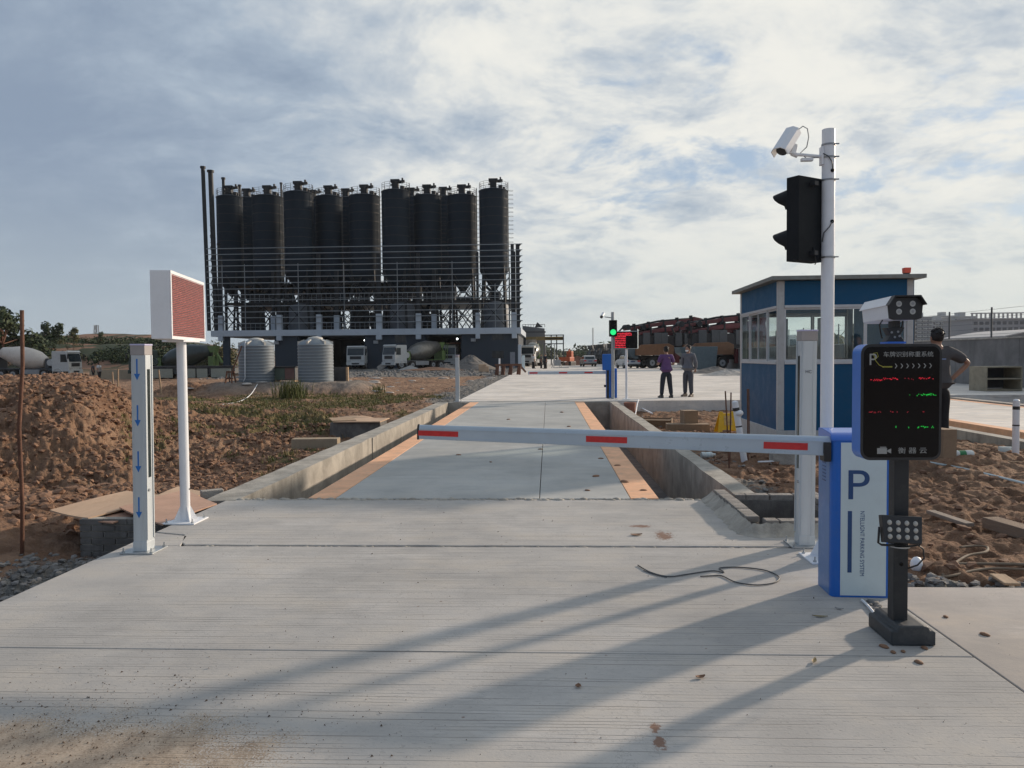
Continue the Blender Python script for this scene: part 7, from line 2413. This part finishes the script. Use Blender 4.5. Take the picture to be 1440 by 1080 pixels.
MB().box(-.3, w_, 0, .8, zt_ + 3.0, zt_ + 3.6).build('ring_beam', M_apt, t)
for k in range(26):
    for j in range(4):
        link('window', wm, t, loc=(2 + k * 3.0, 0, zt_ - 2 - j * 3.2))
t = thing('arched_hall', 'low grey hall with a shallow curved roof behind the fence at the right edge', 'building', (D(1410, 495, 260).x, 260, 0))
pf = [(0, 0)] + [(40 * k / 12, 6.4 + 2.6 * math.sin(math.pi * k / 12)) for k in range(13)] + [(40, 0)]
MB().prism(pf, 0, 40).build('wall', mat('hall_cladding', (.22, .25, .27), .6, var=.05), t)
MB().prism([(a, b_ + .05) for a, b_ in pf[1:-1]] + [(a, b_ + .4) for a, b_ in pf[1:-1]][::-1], -1.0, 40).build('roof', M_apt, t)

# ------------------------------------------------------------------ trees
def make_tree(kind, label, loc, h, seed, group, m=M_fol, n=900):
    r_ = random.Random(seed)
    t = thing(kind, label, 'tree' if kind != 'shrub' else 'shrub', loc, r_.uniform(0, 6), group)
    lim = MB()
    lim.cyl((0, 0, -.3), (0, 0, h * .55), h * .025, h * .012, n=7)
    bl = []
    if kind == 'spreading_tree':
        for k in range(13):
            a = r_.uniform(0, 6.28); rr_ = h * r_.uniform(.1, .62); z_ = h * (.80 - .38 * (rr_ / h / .62) ** 2) + r_.uniform(-.05, .05) * h
            bl.append((rr_ * math.cos(a), rr_ * math.sin(a), z_, h * r_.uniform(.13, .24)))
            lim.cyl((0, 0, h * .3), (rr_ * math.cos(a), rr_ * math.sin(a), z_), h * .012, h * .005, n=5)
        for k in range(8):
            a = r_.uniform(0, 6.28); bl.append((h * .5 * math.cos(a), h * .5 * math.sin(a), h * r_.uniform(.15, .4), h * .18))
    elif kind == 'slender_tree':
        for k in range(9):
            z_ = h * (.3 + .7 * k / 9); w_ = h * .22 * (1.15 - k / 9) * r_.uniform(.5, 1.3)
            bl.append((r_.uniform(-1, 1) * w_, r_.uniform(-1, 1) * w_, z_, h * r_.uniform(.09, .16)))
    elif kind == 'palm_tree':
        fr = MB()
        for k in range(15):
            a = 2 * math.pi * k / 15 + r_.uniform(-.2, .2); L_ = h * r_.uniform(.32, .45); up_ = r_.uniform(.1, .9)
            pts_ = [Vector((math.cos(a) * L_ * u, math.sin(a) * L_ * u, h * .9 + L_ * (up_ * u - 1.1 * u * u))) for u in (0, .25, .5, .75, 1)]
            sd_ = Vector((-math.sin(a), math.cos(a), 0))
            for i in range(4):
                for s_ in (-1, 1):
                    w_ = L_ * .17 * (1 - abs(i - 1.4) / 4)
                    fr.add([pts_[i], pts_[i + 1], pts_[i + 1] + sd_ * s_ * w_ + Vector((0, 0, -w_ * .6)), pts_[i] + sd_ * s_ * w_ + Vector((0, 0, -w_ * .6))], [(0, 1, 2, 3)])
        fr.build('fronds', M_fol2, t)
        MB().cyl((0, 0, -.3), (0, 0, h * .92), h * .03, h * .02, n=7).build('trunk', M_wood, t)
        return t
    else:
        for k in range(8):
            a = r_.uniform(0, 6.28); rr_ = h * r_.uniform(0, .7)
            bl.append((rr_ * math.cos(a), rr_ * math.sin(a), h * r_.uniform(.25, .75), h * r_.uniform(.2, .35)))
    lim.build('trunk', M_rust, t)
    leaf_cloud('crown', bl, n, h * .045, m, t, seed)
    return t


G1 = 'trees on the ridge at the left'
big = D(4, 480, 120)
make_tree('spreading_tree', 'large dark spreading tree cut by the left edge of the picture', (big.x, 120, 1.5), 9.0, 5, G1, n=3200)
make_tree('spreading_tree', 'lower dark tree under the right side of the large spreading tree', (D(27, 488, 125).x, 125, 1.2), 5.0, 8, G1, n=1500)
protos = [make_tree('slender_tree', 'tall ragged tree, leftmost of the slender group right of the rusty pipe', (D(64, 480, 150).x, 150, 3.6), 5.4, 11, G1, n=900),
          make_tree('slender_tree', 'second ragged tree of the group right of the rusty pipe', (D(75, 480, 152).x, 152, 3.6), 4.6, 12, G1, n=900),
          make_tree('slender_tree', 'rounder ragged tree at the right of the slender group', (D(84, 480, 150).x, 150, 3.6), 5.2, 13, G1, n=900)]
make_tree('slender_tree', 'small pointed pale tree standing alone on the ridge', (D(104, 480, 160).x, 160, 3.8), 4.6, 14, G1, M_fol2, 700)
make_tree('slender_tree', 'small dark pointed tree next to the lattice mast', (D(142, 480, 160).x, 160, 4.0), 3.6, 15, G1, n=500)
shp = [make_tree('shrub', 'dark bush on the ridge below the slender trees', (D(95, 482, 140).x, 140, 3.4), 2.2, 20 + k, 'bushes on the slope at the left', M_fol if k else M_fol2, 420) for k in range(3)]
shp[1]['label'] = 'dark bush on the crest right of the rusty pipe'; shp[2]['label'] = 'dark bush on the crest near the lone pale tree'
shp[1].location.x = D(58, 482, 138).x; shp[2].location.x = D(112, 482, 142).x
r_ = random.Random(61)
bl = []
for k in range(900):
    x = r_.uniform(-30, 335); Y_ = r_.uniform(119, 178)
    p = D(x, 490, Y_)
    if mnoise.noise(Vector((p.x * .05, p.y * .08, 2))) < -.12: continue
    bl.append((p.x, p.y, Y_))
zs_ = terrain(np.array([q[0] for q in bl]), np.array([q[1] for q in bl]))[0]
bl = [(q[0], q[1], z_ + .4, r_.uniform(.6, 1.5)) for q, z_ in zip(bl, zs_) if z_ > .6]
o = leaf_cloud('slope_thicket', bl, 26000, .26, M_fol, seed=9); tag(o, 'dark thicket of bushes covering the slope and crest at the left', 'thicket', kind='stuff')
bl = []
for x, Y_, h_ in ((292, 118, 3.6), (300, 112, 3.0), (284, 122, 4.0), (309, 126, 5.0), (296, 106, 2.4), (304, 104, 2.2), (288, 104, 2.2), (278, 112, 2.5), (314, 132, 5.5), (262, 120, 2.5), (250, 124, 2.5)):
    q = D(x, 510, Y_)
    for k in range(7): bl.append((q.x + r_.uniform(-1.5, 1.5), Y_ + r_.uniform(-1.5, 1.5), h_ * r_.uniform(.05, .8) - .3, h_ * .3))
o = leaf_cloud('plant_scrub', bl, 7000, .2, M_fol2, seed=19); tag(o, 'olive brown scrub at the left end of the plant', 'scrub', kind='stuff')
for k, (x, Y_, h_) in enumerate(((1212, 90, 5.2), (1226, 96, 5.6), (1243, 88, 5.0), (1160, 110, 5.0), (1176, 108, 4.4), (1146, 112, 4.6))):
    q = D(x, 500, Y_)
    make_tree('palm_tree', ('first', 'second', 'third', 'fourth', 'fifth', 'sixth')[k] + ' young palm seen through the booth windows before the blocks', (q.x, Y_, 0), h_, 60 + k, 'young palms beyond the booth')
far = MB()
r_ = random.Random(71)
vs_bl = []
for k in range(150):
    x = r_.uniform(740, 1290); Y_ = r_.uniform(330, 460)
    q = D(x, 500, Y_)
    vs_bl.append((q.x, Y_, r_.uniform(0, 3), r_.uniform(3, 6)))
o = leaf_cloud('far_treeline', vs_bl, 9000, 1.1, M_fol, seed=4); tag(o, 'far low belt of trees along the horizon behind the yard', 'treeline', kind='stuff')
# shallow sign on the slope: white triangular board
q = D(275, 500, 96)
t = thing('triangle_sign', 'small pale triangular board on a post left of the plant', 'sign', (q.x, 96, gz(q.x, 96)))
MB().cyl((0, -.05, 0), (-.05, -.05, 2.0), .05, n=6).build('post', M_wood, t)
MB().prism([(-.45, 2.55), (.45, 2.55), (0, 1.75)], -.03, .03).build('board', M_card, t)

# ------------------------------------------------------------------ the hazy air
hb = MB().box(-900, 900, -60, 1500, -3.0, 60.0).build('haze')
hm_ = bpy.data.materials.new('haze_air'); hm_.use_nodes = True
ht = hm_.node_tree
ht.nodes.remove(ht.nodes['Principled BSDF'])
pv = ht.nodes.new('ShaderNodeVolumePrincipled')
pv.inputs['Color'].default_value = (.86, .90, .95, 1)
pv.inputs['Density'].default_value = HAZE_DENSITY
pv.inputs['Anisotropy'].default_value = 0.2
ht.links.new(pv.outputs[0], ht.nodes['Material Output'].inputs['Volume'])
hb.data.materials.append(hm_)
tag(hb, 'thin pale haze filling the air over the whole site', 'haze', kind='stuff')
